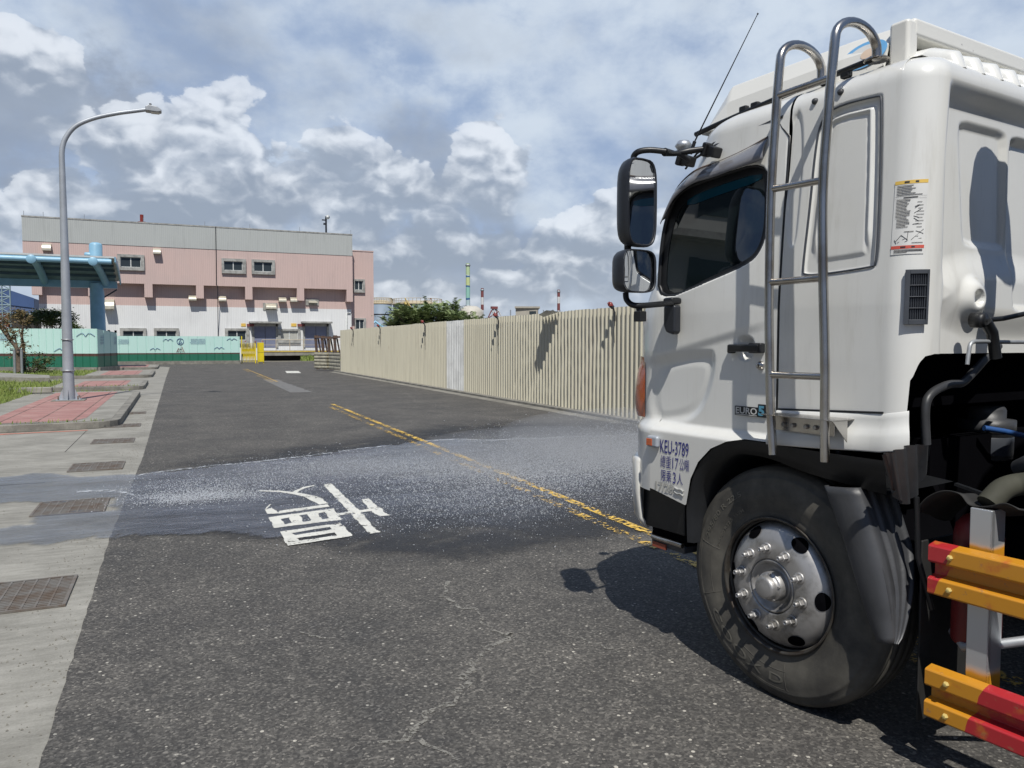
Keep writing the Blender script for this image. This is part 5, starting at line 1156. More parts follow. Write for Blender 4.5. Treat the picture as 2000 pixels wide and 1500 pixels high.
MB().tube(spline([MP(1222, 572, MY), MP(1224, 585, MY), MP(1234, 595, .32), MP(1252, 597, .28), MP(1290, 594, .16), MP(1312, 592, .07)], 5), .0145, 10).build('mirror_arm', 'black_plastic', truck)
c = MP(1313, 596, .05); MB().box((c[0], .05, c[2]+.02), (.07, .07, .035)).build('mirror_bracket', 'black_plastic', truck, bevel=.012)
bk_ = MB(); bk_.prism([(-.042, .0), (.042, 0), (.042, -.10), (.026, -.135), (-.030, -.15), (-.042, -.13)], lambda u, v: (c[0]+u, .025, c[2]+v), lambda u, v: (c[0]+u, .075, c[2]+v)); bk_.build('bracket_cover', 'mirror_housing', truck, bevel=.014, seg=3)
MB().tube([MP(1248, 596, .28), MP(1250, 625, .28)], .016, 8).box(MP(1250, 618, .28), (.05, .04, .05)).build('mirror_clamp', 'black_plastic', truck, bevel=.004)
# antenna and small roof lamp
aB = MP(1357, 276, -.05); aT = MP(1480, 27, -.05); MB().tube([aB, aT], [.004, .0018], 6).build('antenna', 'black_plastic', truck)
MB().tube([(aB[0]+.02, -.04, aB[2]-.06), aB], .009, 8).lathe([(0, .006), (.005, 0), (0, -.006)], aT, 'Z', 8).build('antenna_base', 'black_plastic', truck)
c = MP(1335, 285, -.1); MB().lathe([(0, .03), (.03, .024), (.045, 0), (.03, -.02), (0, -.02)], c, 'Z', 16).build('roof_lamp', 'aluminium', truck)

# fire extinguisher standing in its holder
ex_c = np.array([-.70, -.19, .0])
def tw(x, y, z): p = TO + tf*x + tl*y; return (p[0], p[1], z)
fe = thing('fire_extinguisher', 'dull red fire extinguisher behind the aluminium guard post of the truck', 'fire extinguisher', tw(-.655, -.17, .50), R(90)-TH)
MB().lathe([(0, 0), (.075, 0), (.082, .012), (.082, .40), (.075, .44), (.05, .47), (.022, .485), (.018, .50), (0, .50)], (0, 0, 0), 'Z', 32).build('cylinder', 'extinguisher_red', fe)
MB().lathe([(.0826, .18), (.0830, .18), (.0830, .28), (.0826, .28)], (0, 0, 0), 'Z', 32).build('label', 'label_white', fe)
MB().lathe([(.02, .50), (.02, .53), (0, .53)], (0, 0, 0), 'Z', 12).box((.03, 0, .54), (.10, .02, .012)).box((.035, 0, .565), (.11, .02, .01), (0, -.2, 0)).build('valve', 'black_plastic', fe)

# ================================================================== RIGHT: corrugated fence
FX = 8.65; FH = 2.385
def corr_panel(y0, y1, mat, name='fence_panel', label=None, amp=.045, damage=False, x=FX, z0=.05, zt=FH):
    mb = MB(); pitch = .172; V = []; prof = []
    n = int(round((y1-y0)/pitch)); pt = (y1-y0)/n
    for i in range(n):
        b = y0+i*pt
        for f_, d in ((0, 0), (.30, 0), (.42, amp), (.62, amp), (.74, 0)) if True else (): prof.append((b+f_*pt, d))
    prof.append((y1, 0))
    zs = np.linspace(z0, zt, 14 if damage else 5); rnd = random.Random(int(y0*10))
    K = len(zs); wobz = rnd.uniform(-.012, .012)
    for (y, d) in prof:
        for j, z in enumerate(zs):
            dx = 0
            if damage: dx = .010*max(0, math.sin(y*5.1+z*4))*max(0, math.sin(z*3.1+y)); 
            V.append((x-d+dx+rnd.uniform(-.004, .004)*(1 if damage else .5), y, z+(wobz+rnd.uniform(-.006, .006) if j == K-1 else 0)))
    mb.add(V, [(i*K+k, (i+1)*K+k, (i+1)*K+k+1, i*K+k+1) for i in range(len(prof)-1) for k in range(K-1)]); return mb.build(name, mat, fence, world=True, label=label)
fence = thing('corrugated_fence', 'long cream corrugated metal fence along the right of the road', 'fence', (FX, 5.0, 0))
y = 5.0; k = 0
wy0 = 23.5
while y < 43.6:
    y1 = y+1.032
    corr_panel(y, y1-.004, 'cream_sheet', damage=(14 < y < 19)); y = y1; k += 1
    if abs(y-23.9) < .52:
        corr_panel(y, y+1.72, 'white_sheet', label='clean white sheet let into the fence'); y += 1.72
print('fence end', y, 'white?', PY(868, 700, 1)[0], [float((FX/ray(px, 700)[0])*ray(px, 700)[1]) for px in (868, 900, 830, 975, 745, 1205, 693)])
fb = MB()
for yy in np.arange(6, 43.5, 3.0): fb.bx(FX+.05, FX+.10, yy-.025, yy+.025, 0, FH-.1)
fb.bx(FX+.012, FX+.05, 5, 43.6, 1.9, 1.95); fb.bx(FX+.012, FX+.05, 5, 43.6, .5, .55); fb.build('fence_frame', 'galv', fence, world=True)
# peeled corner of a sheet
MB().poly([(FX-.05, 16.7, FH), (FX-.34, 16.85, FH+.04), (FX-.30, 17.35, FH-.05), (FX-.05, 17.6, FH-.10)]).poly([(FX-.05, 16.9, FH), (FX-.34, 17.05, FH-.02), (FX-.20, 16.75, FH+.05)]).build('peeled_sheet', 'white_sheet', fence, world=True)
def yfence(px, py): r = ray(px, py); return float(r[1]*FX/r[0])
LAMPS = [(1205, 603, 'red warning lamp on the fence nearest the truck mirror'), (977, 620, 'red warning lamp on the fence beside the red and white lattice frame'), (833, 632, 'red warning lamp on the fence in front of the green tree'),
         (745, 638, 'red warning lamp on the fence in front of the storage tanks'), (692, 648, 'red warning lamp on the fence nearest its far end')]
for px, py, lb in LAMPS:
    yy = yfence(px, py); t = thing('warning_lamp', lb, 'warning lamp', (FX-.06, yy, FH-.10), 0, 'red warning lamps along the fence top')
    s_ = 1.0 if px > 900 else .9
    MB().tube([(0.0, 0, -.02), (-.04, 0, .10)], .02, 8).box((.0, 0, -.10), (.03, .05, .20)).build('bracket', 'dark_grey_plastic', t)
    MB().tube([(-.04, 0, .09), (-.10, 0, .14)], .045*s_, 12).build('lamp_body', 'dark_grey_plastic', t)
    MB().lathe([(.0, .085), (.03, .08), (.05, .05), (.055, 0)], (-.10, 0, .12), 'Z', 14).tube([(-.07, 0, .12), (-.15, 0, .19)], [.046*s_, .036*s_], 12).build('lens', 'red_lamp', t)
    cb = [(.0, 0, -.1)]; L_ = rnd.uniform(.45, .75)
    MB().tube([(0, .0, -.18), (-.005, .01, -.4), (0, 0, -L_)], .008, 5).build('cable', 'black_plastic', t)

# stacked sheets and rusty frames at the fence end
sx0, sx1 = PY(617, 700, 47)[0], PY(665, 700, 47)[0]
sp_ = thing('sheet_stack', 'bent panel of horizontal corrugated sheets leaning at the far end of the fence', 'metal sheets', (sx0, 47, 0))
mb = MB(); V = []; prof = []
for i in range(5): b = .12+i*.2; prof += [(b, 0), (b+.05, .06), (b+.12, .06), (b+.17, 0)]
for xx, yy in ((sx0, 47.6), ((sx0+sx1)/2-.2, 46.4), ((sx0+sx1)/2-.1, 46.5), (FX-.05, 43.9)):
    for z, d in prof: V.append((xx-d*.3, yy-d, z))
K = len(prof); mb.add(V, [(i*K+k, (i+1)*K+k, (i+1)*K+k+1, i*K+k+1) for i in range(3) for k in range(K-1)]); mb.build('corrugated_sheet', 'stack_sheet', sp_, world=True)
for i, (px, top) in enumerate(((621, 655), (634, 656), (646, 657), (658, 655))):
    Y_ = 49.5-i*.5; p = PY(px, 693, Y_); q = PY(px-2, top, Y_)
    t = thing('rusty_frame', ['leftmost rusty steel frame standing behind the corrugated sheets', 'second rusty steel frame from the left behind the corrugated sheets', 'third rusty steel frame from the left behind the corrugated sheets', 'rusty steel frame nearest the fence end'][i], 'steel frame', (p[0], Y_, 0), 0, 'rusty frames by the fence end')
    MB().tube([(0, 0, 0), (q[0]-p[0]-.1, 0, q[2])], .085, 4, smooth=False).tube([(.45, .4, 0), (q[0]-p[0]+.05, .1, q[2])], .05, 4, smooth=False).tube([(.0, .5, 0), (q[0]-p[0]-.1, .0, q[2])], .04, 4, smooth=False).build('post', 'rust_steel', t)
    MB().box((q[0]-p[0]+.1, 0, q[2]-.1), (.55, .2, .12)).tube([(-.02, 0, .9), (.35, .3, .9)], .04, 4).build('cross_bar', 'rust_steel', t)

# ================================================================== LEFT: lamp post
def lamp_post():
    b = G(135, 782, .15); t = thing('street_lamp', 'tall grey steel street lamp with a curved arm standing on red paving', 'street lamp', (b[0], b[1], .15))
    def PP(px, py): p = PY(px, py, b[1]); return Vector((p[0]-b[0], 0, p[2]-.15))
    straight = [Vector((0, 0, 0)), Vector((0, 0, 1.4)), Vector((0, 0, 3.5)), PP(122, 330)]
    straight[-1].x = 0.0
    hz = straight[-1].z
    arm = [straight[-1], PP(121, 295), PP(128, 270), PP(147, 247), PP(180, 232), PP(225, 222), PP(262, 217), PP(286, 214)]
    arm[1].x = max(arm[1].x, 0.0)
    P = spline(straight, 4)[:-1] + spline(arm, 6)
    Ltot = len(P); rr_ = [.155*(1-.62*min(1, i/(Ltot*.62))) if i < Ltot*.62 else .055 for i in range(Ltot)]
    rr_ = [max(.045, .138-.0115*p.z) for p in P]
    MB().tube(P, rr_, 20).build('pole', 'lamp_grey', t)
    bp = MB(); bp.box((0, 0, .015), (.55, .45, .03))
    for a in (0, math.pi/2, math.pi, 1.5*math.pi): bp.add([(math.cos(a)*.14, math.sin(a)*.14, .03), (math.cos(a)*.25, math.sin(a)*.25, .03), (math.cos(a)*.14, math.sin(a)*.14, .30)], [(0, 1, 2)])
    bp.build('base_plate', 'lamp_grey', t)
    for sx in (-1, 1):
        for sy in (-1, 1): MB().lathe([(0, .09), (.018, .09), (.018, 0)], (sx*.22, sy*.17, .03), 'Z', 8).build('anchor_bolt', 'rust_steel', t)
    MB().lathe([(.148, .75), (.152, .75), (.152, .79), (.148, .79)], (0, 0, 0), 'Z', 20).lathe([(.139, 1.55), (.143, 1.55), (.143, 1.58), (.139, 1.58)], (0, 0, 0), 'Z', 20).build('band', 'galv', t)
    MB().box((0, 0, -.0), (.75, .65, .03)).build('footing', 'kerb_concrete', t)
    h0 = PP(284, 214); h1 = PP(315, 211)
    hd = MB(); L_ = (h1-h0).length
    hd.prism([(0, -.05), (L_*.75, -.06), (L_, -.03), (L_*.98, .02), (L_*.7, .09), (L_*.2, .11), (0, .06)], lambda u, v: (h0.x+u, -.13, h0.z+v), lambda u, v: (h0.x+u, .13, h0.z+v)); ho = hd.build('lamp_head', 'galv', t, bevel=.02)
    MB().box((h0.x+L_*.6, 0, h0.z-.062), (L_*.5, .2, .012)).build('lens', 'label_white', ho); MB().lathe([(.03, .1), (.03, .17), (0, .18)], (h0.x+.12, 0, h0.z), 'Z', 10).build('photocell', 'mirror_housing', ho)
lamp_post()

# hoardings (painted sheet boards)
def hoard(name, label, p0, p1, zt0, zt1, mat, marks=(), zb=.30, rib=.42, base=True):
    a, b = Vector((p0[0], p0[1], 0)), Vector((p1[0], p1[1], 0)); d = (b-a); Ln = d.length; d.normalize(); nn = Vector((d.y, -d.x, 0))
    t = thing(name, label, 'hoarding', a)
    mb = MB(); n = max(2, int(Ln/rib)); V = []
    for i in range(n):
        for f_, o in ((0, 0), (.86, .0), (.90, -.035), (.96, -.035)):
            s_ = (i+f_)/n; q = d*Ln*s_ + nn*o; zt = zt0+(zt1-zt0)*s_; V += [(q.x, q.y, zb), (q.x, q.y, zt)]
    q = d*Ln; V += [(q.x, q.y, zb), (q.x, q.y, zt1)]
    mb.add(V, [(2*i, 2*i+2, 2*i+3, 2*i+1) for i in range(len(V)//2-1)]); mb.build('boarding', mat, t)
    if base: q0, q1 = Vector((0, 0, 0)), d*Ln; MB().prism([(q0.x+nn.x*.12, q0.y+nn.y*.12), (q1.x+nn.x*.12, q1.y+nn.y*.12), (q1.x-nn.x*.12, q1.y-nn.y*.12), (q0.x-nn.x*.12, q0.y-nn.y*.12)], lambda x, y: (x, y, 0), lambda x, y: (x, y, zb)).build('concrete_base', 'kerb_concrete', t)
    def at(px, py, e=.03):
        r = ray(px, py); c = Vector((a.x+nn.x*e, a.y+nn.y*e, 0)); k = ((c.x-CP[0])*nn.x+(c.y-CP[1])*nn.y)/(r[0]*nn.x+r[1]*nn.y); p = CP+r*k; return Vector((p[0]-a.x, p[1]-a.y, p[2]))
    return t, at
BIRD = [(-1, .9), (-.55, -.7), (-.35, -.9), (-.2, -.4), (0, .9), (.2, -.4), (.35, -.9), (.55, -.7), (1, .8)]
def bird(t, at, px, py, w_, h_, r):
    MB().tube(spline([at(px+u*w_, py+v*h_) for u, v in BIRD], 3), r, 5).build('painted_bird', 'mark_navy', t)
def notice(t, at, px0, px1, py0, py1, rows, seed, r=.011):
    rn = random.Random(seed); mb = MB()
    for i in range(rows):
        y_ = py0+(py1-py0)*i/(rows-1); x_ = px0+rn.uniform(0, .1)*(px1-px0)
        while x_ < px1: w_ = rn.uniform(.8, 2.2)*(px1-px0)/25; a_, b_ = at(x_, y_), at(min(px1, x_+w_), y_+.05); h_ = .8*(py1-py0)/rows*.5; c_, d_ = at(min(px1, x_+w_), y_+h_), at(x_, y_+h_); mb.add([a_, b_, c_, d_], [(0, 1, 2, 3)]); x_ += w_+rn.uniform(.2, .6)*(px1-px0)/25
    mb.build('notice_text', 'mark_navy', t)
pA = (-4.0, 49.4); pB = (-13.5, 54.6)
t, at = hoard('hoarding', 'mint green hoarding with a dark green foot behind the lamp post', pB, pA, 2.50, 2.47, 'mint_hoarding', zb=.28)
bird(t, at, 167, 654, 18, 3.4, .014); bird(t, at, 124, 684, 19, 3.4, .014); notice(t, at, -30, 17, 651, 664, 6, 1)
t, at = hoard('hoarding', 'short shaded return of the mint hoarding facing the road', pA, (-3.2, 52.7), 2.45, 2.30, 'mint_hoarding', zb=.28, rib=.9)
notice(t, at, 196, 203, 656, 671, 6, 2); notice(t, at, 223, 228, 658, 671, 6, 3)
for i in range(3): MB().box((.15+i*.3, 1.2+i*.9, 2.36), (.12, .12, .14)).build('post_cap', 'dark_void', t)
t, at = hoard('hoarding', 'far mint green hoarding with an emblem in front of the building', (-7.5, 66.2), (4.85, 66.0), 2.22, 2.22, 'mint_hoarding_far', zb=.27, rib=.6)
for px, py in ((328, 664), (303, 682), (453, 663), (428, 680)): bird(t, at, px, py, 10, 1.7, .016)
notice(t, at, 230, 252, 663, 671, 5, 5); notice(t, at, 370, 401, 662, 671, 5, 6)
e = MB(); c0 = at(352, 667); e.tube([(c0.x+.24*math.cos(a), c0.y, c0.z+.24*math.sin(a)) for a in np.linspace(0, 2*math.pi, 25)], .022, 5); e.tube([(c0.x-.1, c0.y, c0.z-.1), (c0.x, c0.y, c0.z+.14), (c0.x+.1, c0.y, c0.z-.1)], .02, 4); e.tube([(c0.x-.12, c0.y, c0.z-.12), (c0.x+.12, c0.y, c0.z-.12)], .02, 4); e.build('emblem', 'mark_navy', t)
e = MB(); P = [at(345, 688), at(349, 680), at(351.5, 683), at(355, 677), at(360, 688)]; e.tube(P, .022, 4); e.tube([at(348, 688), at(350, 684), at(352, 688), at(355, 682), at(357, 688)], .016, 4); e.build('mountain_mark', 'mark_maroon', t)

# yellow folding gate and box
gX = PY(473, 700, 67)[0]; gX1 = PY(498, 700, 67)[0]; gX2 = PY(514, 700, 67)[0]
t = thing('folding_gate', 'bright yellow lattice folding gate beside the far hoarding', 'gate', (gX, 67, 0)); L_ = gX1-gX; H_ = 1.75
g = MB()
for i in range(9):
    for s_ in (1, -1): g.tube([(L_*(i)/9, -.03*s_, .25 if s_ > 0 else H_-.15), (L_*(i+1)/9, -.03*s_, H_-.15 if s_ > 0 else .25)], .02, 4)
for i in range(10): g.tube([(L_*i/9, 0, .1), (L_*i/9, 0, H_-.05)], .022, 4)
g.build('lattice', 'gate_yellow', t); MB().bx(-.06, .02, -.06, .06, 0, H_+.5).bx(L_, L_+.08, -.06, .06, 0, H_).build('end_post', 'gate_yellow', t)
t2 = thing('gate_cabinet', 'bright yellow box cabinet at the end of the folding gate', 'cabinet', (gX1+.2, 67, 0)); MB().bx(0, gX2-gX1-.15, -.25, .25, .12, 1.72).build('body', 'gate_yellow', t2, bevel=.02)
MB().bx(.03, gX2-gX1-.18, -.256, -.252, .9, .92).bx(.08, .1, -.256, -.252, .2, 1.65).build('door_seam', 'rust_steel', t2); MB().bx(.0, .06, -.2, .2, 0, .12).bx(gX2-gX1-.21, gX2-gX1-.15, -.2, .2, 0, .12).build('foot', 'gate_yellow', t2)
for px in (479, 499, 513):
    p = PY(px, 668, 66.9); MB().lathe([(.0, .1), (.05, .08), (.06, 0)], (p[0]-t.location.x, -.1, H_+.02), 'Z', 10).build('gate_lamp', 'red_lamp', t)

# ================================================================== building
BY = 80.0; bld = thing('works_building', 'long pink, grey and white ribbed industrial building behind the hoardings', 'building', (PY(43, 600, BY)[0], BY, 0))
def fb_(px, py, Y=BY): p = PY(px, py, Y); return p[0], p[2]
xL = fb_(43, 450)[0]; xR = fb_(688, 480)[0]; zTop = fb_(500, 447)[1]; zGP = fb_(500, 491)[1]; zOv = fb_(450, 559)[1]; zTab = fb_(450, 584)[1]; zPW = fb_(450, 600, BY+.8)[1]
print('bld', xL, xR, zTop, zGP, zOv, zTab, zPW, fb_(43, 425), fb_(688, 458))
zTop = (fb_(43, 425)[1]+fb_(688, 458)[1])/2
def part(name, mat, mb, bevel=0, label=None, parent=None): return mb.build(name, mat, parent or bld, world=(parent is None), bevel=bevel, label=label)
part('upper_wall', 'wall_grey', MB().bx(xL, xR, BY-.04, BY+14, zGP, zTop)); part('parapet', 'frame_concrete', MB().bx(xL-.03, xR+.03, BY-.07, BY+.3, zTop, zTop+.12))
part('middle_wall', 'wall_pink', MB().bx(xL, xR, BY, BY+14, zOv, zGP-.003))
tabs = [(62, 82), (172, 187), (282, 298), (383, 398), (479, 493), (580, 594), (677, 689)]
for a, b in tabs:
    x0 = fb_(a, 570)[0]; x1 = fb_(b, 570)[0]; part('pier', 'wall_pink', MB().bx(x0, min(x1, xR), BY, BY+.82, zTab, zOv-.003))
part('lower_pink_wall', 'wall_pink', MB().bx(xL+1.0, xR, BY+.8, BY+14, zPW, zOv-.004)); part('lower_white_wall', 'wall_white', MB().bx(xL+1.0, xR, BY+.78, BY+13.9, 0, zPW-.003))
x2 = fb_(728, 560, BY+2)[0]; zW = fb_(707, 492, BY+2)[1]; part('wing_wall', 'wall_pink', MB().bx(xR+.003, x2, BY+1.6, BY+14, 0, zW), label='set-back pink right wing')
part('wing_parapet', 'wall_pink', MB().bx(xR+.01, x2+.03, BY+1.55, BY+1.9, zW, zW+.1))
def c2(cx, cy): return 200+cx*.275, 400+cy*.275
def window(x0, y0, x1, y1, ix0, iy0, ix1, iy1, Y, glass='pane_glass', split=(.5,), clip=None):
    X0, Z1 = fb_(*c2(x0, y0), Y); X1, Z0 = fb_(*c2(x1, y1), Y); I0, J1 = fb_(*c2(ix0, iy0), Y); I1, J0 = fb_(*c2(ix1, iy1), Y)
    f = MB(); f.bx(X0, I0, Y-.22, Y+.05, Z0, Z1).bx(I1, X1, Y-.22, Y+.05, Z0, Z1).bx(I0, I1, Y-.22, Y+.05, J1, Z1).bx(I0, I1, Y-.22, Y+.05, Z0, J0)
    wo = f.build('window', 'frame_concrete', bld, world=True)
    def sub(n_, m_, mb): mb.v = [(a-bld.location.x, b-bld.location.y, c-bld.location.z) for a, b, c in mb.v]; return mb.build(n_, m_, wo)
    sub('pane', glass, MB().bx(I0, I1, Y-.03, Y-.01, J0, J1))
    fr = MB(); w_ = .05; fr.bx(I0, I0+w_, Y-.06, Y-.031, J0, J1).bx(I1-w_, I1, Y-.06, Y-.031, J0, J1).bx(I0, I1, Y-.06, Y-.031, J1-w_, J1-.001).bx(I0, I1, Y-.06, Y-.031, J0+.001, J0+w_)
    for s_ in split: c = I0+(I1-I0)*s_; fr.bx(c-.04, c+.04, Y-.07, Y-.032, J0, J1)
    sub('frame', 'white_frame', fr)
window(105, 350, 300, 470, 128, 370, 275, 447, BY-.0); window(845, 380, 1020, 492, 862, 400, 995, 470, BY); window(1058, 388, 1225, 498, 1075, 405, 1205, 478, BY)
window(1782, 528, 1862, 625, 1790, 540, 1848, 607, BY+1.6); window(1790, 805, 1870, 895, 1797, 815, 1855, 885, BY+1.6)
LY_ = BY+.78
window(125, 875, 315, 990, 147, 895, 293, 965, LY_); window(365, 875, 545, 990, 385, 895, 525, 965, LY_); window(870, 877, 1042, 990, 890, 893, 1020, 962, LY_); window(1245, 880, 1405, 980, 1265, 893, 1388, 960, LY_, 'pane_board')
def hood(x0, y0, x1, y1, Y, depth=.55):
    X0, Z1 = fb_(*c2(x0, y0), Y-depth*.5); X1, Z0 = fb_(*c2(x1, y1), Y-depth*.5); h_ = Z1-Z0
    m = MB(); prof = [(0, Z1)]+[(-depth*math.sin(a), Z0+h_*.15+h_*.85*math.cos(a)) for a in np.linspace(.1, math.pi/2, 8)]+[(-depth, Z0), (0, Z0)]
    m.prism(prof, lambda y, z: (X0, Y+y-.002, z), lambda y, z: (X1, Y+y-.002, z)); m.build('vent_hood', 'hood_cream', bld, world=True)
for a in ((360, 308, 415, 350),): hood(*a, BY)
xa, ya = (82-200)/.275, (475-400)/.275; hood(xa, ya, (100-200)/.275, (490-400)/.275, BY)
for a in ((612, 642, 668, 680), (825, 645, 878, 685), (1252, 655, 1305, 690), (1333, 655, 1387, 690)): hood(*a, LY_, .7)
hood(1160, 700, 1232, 740, LY_-.05, .8); hood(10, 668, 85, 742, LY_, .9); hood(1465, 683, 1525, 697, LY_-.05, .5)
for a in ((1140, 697, 1243, 748), (1443, 668, 1535, 715)):
    X0, Z1 = fb_(*c2(a[0], a[1]), LY_); X1, Z0 = fb_(*c2(a[2], a[3]), LY_); part('hood_frame', 'frame_concrete', MB().bx(X0, X1, LY_-.08, LY_, Z0, Z1))
# loading doors
for (a, b, c, d, cx0, cx1) in ((1070, 845, 1240, 965, 1040, 1265), (1430, 845, 1600, 965, 1410, 1622)):
    X0, Z1 = fb_(*c2(a, b), LY_); X1, Z0 = fb_(*c2(c, d), LY_); C0 = fb_(*c2(cx0, b), LY_)[0]; C1 = fb_(*c2(cx1, b), LY_)[0]
    dr = part('loading_door', 'door_blue_grey', MB().bx(X0+.1, X1-.1, LY_-.03, LY_+.02, 1.25, Z1-.25))
    def sub(n_, m_, mb): mb.v = [(p-bld.location.x, q-bld.location.y, r_-bld.location.z) for p, q, r_ in mb.v]; return mb.build(n_, m_, dr)
    sub('door_frame', 'frame_concrete', MB().bx(X0-.1, X0+.1, LY_-.12, LY_, 1.25, Z1).bx(X1-.1, X1+.1, LY_-.12, LY_, 1.25, Z1).bx(X0-.1, X1+.1, LY_-.12, LY_, Z1-.25, Z1)); sub('door_joint', 'dock_dark', MB().bx((X0+X1)/2-.02, (X0+X1)/2+.02, LY_-.034, LY_-.031, 1.25, Z1-.27))
    part('door_canopy', 'frame_concrete', MB().bx(C0, C1, LY_-1.0, LY_, Z1+.05, Z1+.22))
for (a, b) in ((985, 1018), (1340, 1378)):
    X0, Z1 = fb_(*c2(a, 842), LY_); X1, Z0 = fb_(*c2(b, 864), LY_); part('wall_sign', 'label_yellow', MB().bx(X0, X1, LY_-.05, LY_, Z0, Z1), label='small amber notice beside a loading door')
    part('alarm_box', 'chim_red', MB().bx(X1+.1, X1+.75, LY_-.25, LY_-.01, Z0, Z1-.05))
cbl = [fb_(421, 443), fb_(422, 500), fb_(422.5, 557)]; part('downpipe', 'mirror_housing', MB().tube([(x, BY-.09, z) for x, z in cbl]+[(fb_(425, 600, LY_)[0], BY-.06, zOv), (fb_(426, 655, LY_)[0], LY_-.06, 2.3)], .035, 5))
p0 = fb_(677, 611, LY_); part('corner_pipe', 'white_frame', MB().tube([(p0[0], LY_-.1, 1.2), (p0[0], LY_-.1, p0[1]), (xR-.1, LY_-.1, p0[1])], .06, 6))
# dock platform with rail
d0 = fb_(512, 690, 76)[0]; d1 = fb_(688, 690, 76)[0]+3; zd = fb_(590, 685, 76)[1]
dock = thing('loading_dock', 'raised concrete loading dock along the building foot', 'loading dock', (d0, 76, 0)); print('dock z', zd)
MB().bx(d0, d1, 76.0, 80.7, zd-.45, zd).build('platform', 'concrete', dock, world=True); MB().bx(d0, d1, 75.96, 75.995, zd-.12, zd+.002).build('edge_strip', 'yellow_edge', dock, world=True)
MB().bx(d0+.2, d1-.2, 76.9, 80.6, 0, zd-.46).build('support', 'dock_dark', dock, world=True)
rl = MB(); 
for k in range(10): x = d0+(d1-d0)*k/9; rl.tube([(x, 76.1, zd), (x, 76.1, zd+1.05)], .03, 6)
rl.tube([(d0, 76.1, zd+1.05), (d1, 76.1, zd+1.05)], .03, 6); rl.tube([(d0, 76.1, zd+.55), (d1, 76.1, zd+.55)], .022, 6); rl.build('dock_railing', 'rail_cream', dock, world=True)
# roof objects
p = PY(277, 433, 82); t = thing('roof_beacon', 'small red beacon post on the left of the flat roof', 'beacon', (p[0], 82, zTop)); MB().tube([(0, 0, 0), (0, 0, 1.1)], .16, 8).build('post', 'red_lamp', t); MB().lathe([(.38, .35), (.42, .38), (.38, .42)], (0, 0, 0), 'Z', 12).box((-.3, 0, .15), (.7, .2, .15)).build('collar', 'chim_red', t)
p = PY(637, 455, 82); t = thing('roof_antenna', 'thin antenna mast with small dishes on the right of the flat roof', 'antenna mast', (p[0], 82, zTop)); MB().tube([(0, 0, 0), (0, 0, 2.1)], .10, 6).build('mast', 'mirror_housing', t)
MB().lathe([(0, -.05), (.22, .02), (.0, .0)], (.15, -.2, 2.0), 'Y', 14).build('dish', 'white_frame', t); MB().box((-.22, 0, 1.7), (.4, .1, .12)).box((-.15, 0, 1.3), (.25, .1, .2)).build('instruments', 'mirror_housing', t)
for px in (47, 85, 165, 280, 400, 488, 585, 685): p = PY(px, 440, 80.2); part('lightning_rod', 'galv', MB().tube([(p[0], 80.2, zTop+.1), (p[0], 80.2, zTop+.55)], .02, 4))

# ================================================================== canopy
def canopy():
    Yf, Yb = 52.0, 56.5
    def C(px, py, Y): p = PY(px, py, Y); return p[0], p[2]
    x1, z1 = C(214, 513, Yf); x0 = C(-60, 510, Yf)[0]; x1b, z1b = C(229, 562, Yb); 
    t = thing('shelter_canopy', 'pale blue curved steel shelter roof on a thick column at the left', 'canopy', (C(190, 600, Yb)[0], Yb, 0))
    # arc cross section from front-high to back-low
    prof = []
    for k in range(11):
        s_ = k/10; y = Yf+(Yb-Yf)*math.sin(s_*math.pi/2)**1.0 if False else Yf+(Yb-Yf)*s_; z = z1+.15+(z1b-z1+.15)*(s_**2.0); prof.append((y, z))
    top = [(y, z+.22) for y, z in prof]
    MB().prism(top+[(y, z+.12) for y, z in reversed(prof)], lambda y, z: (x0, y, z), lambda y, z: (x1+.25, y, z)).build('roof_sheet', 'canopy_top', t, world=True)
    MB().prism([(y, z+.11) for y, z in prof]+[(y, z+.06) for y, z in reversed(prof)], lambda y, z: (x0, y, z), lambda y, z: (x1, y, z)).build('soffit', 'canopy_under', t, world=True)
    MB().prism([(y-.05, z+.20) for y, z in prof]+[(y, z-.12) for y, z in reversed(prof)], lambda y, z: (x1+.26, y, z), lambda y, z: (x1+.34, y, z)).build('end_fascia', 'canopy_blue', t, world=True)
    MB().tube([(x0, Yf, z1+.05), (x1+.1, Yf, z1+.05)], .16, 14).build('front_tube', 'canopy_blue', t, world=True)
    for k in (2, 4, 6, 8): y, z = prof[k]; MB().bx(x0, x1+.1, y-.07, y+.07, z-.10, z+.055).build('purlin', 'canopy_dark', t, world=True)
    MB().bx(x0, x1b, Yb-.15, Yb+.15, z1b-.05, z1b+.40).build('rear_beam', 'canopy_blue', t, world=True)
    for px in (62, 182):
        xr_ = C(px, 513, Yf)[0]; P = [(xr_, y-.1, z-.05) for y, z in prof]; xe = C(px+26, 560, Yb)[0]
        P = [(xr_+(xe-xr_)*((k/10)**1.6), y, z-.08) for k, (y, z) in enumerate(prof)]
        MB().tube(P, .22, 14).build('rib', 'canopy_blue', t, world=True)
        MB().lathe([(0, -.02), (.24, -.02), (.26, .0), (.26, .10), (0, .10)], (xr_, Yf-.22, z1+.02), 'Y', 24).build('rib_cap', 'canopy_blue', t, world=True)
    xc = C(191, 600, Yb)[0]
    MB().tube([(xc, Yb, 0), (xc, Yb, 2.5), (xc-.02, Yb, z1b-.3), (xc-.08, Yb-.1, z1b+.3)], [.44, .44, .42, .36], 24).build('column', 'canopy_blue', t, world=True)
    p = C(215, 566, Yb); MB().tube([(xc+.3, Yb, z1b-.7), (xc+1.1, Yb+.4, z1b-.1)], .05, 6).build('stay', 'mirror_housing', t, world=True)
canopy()
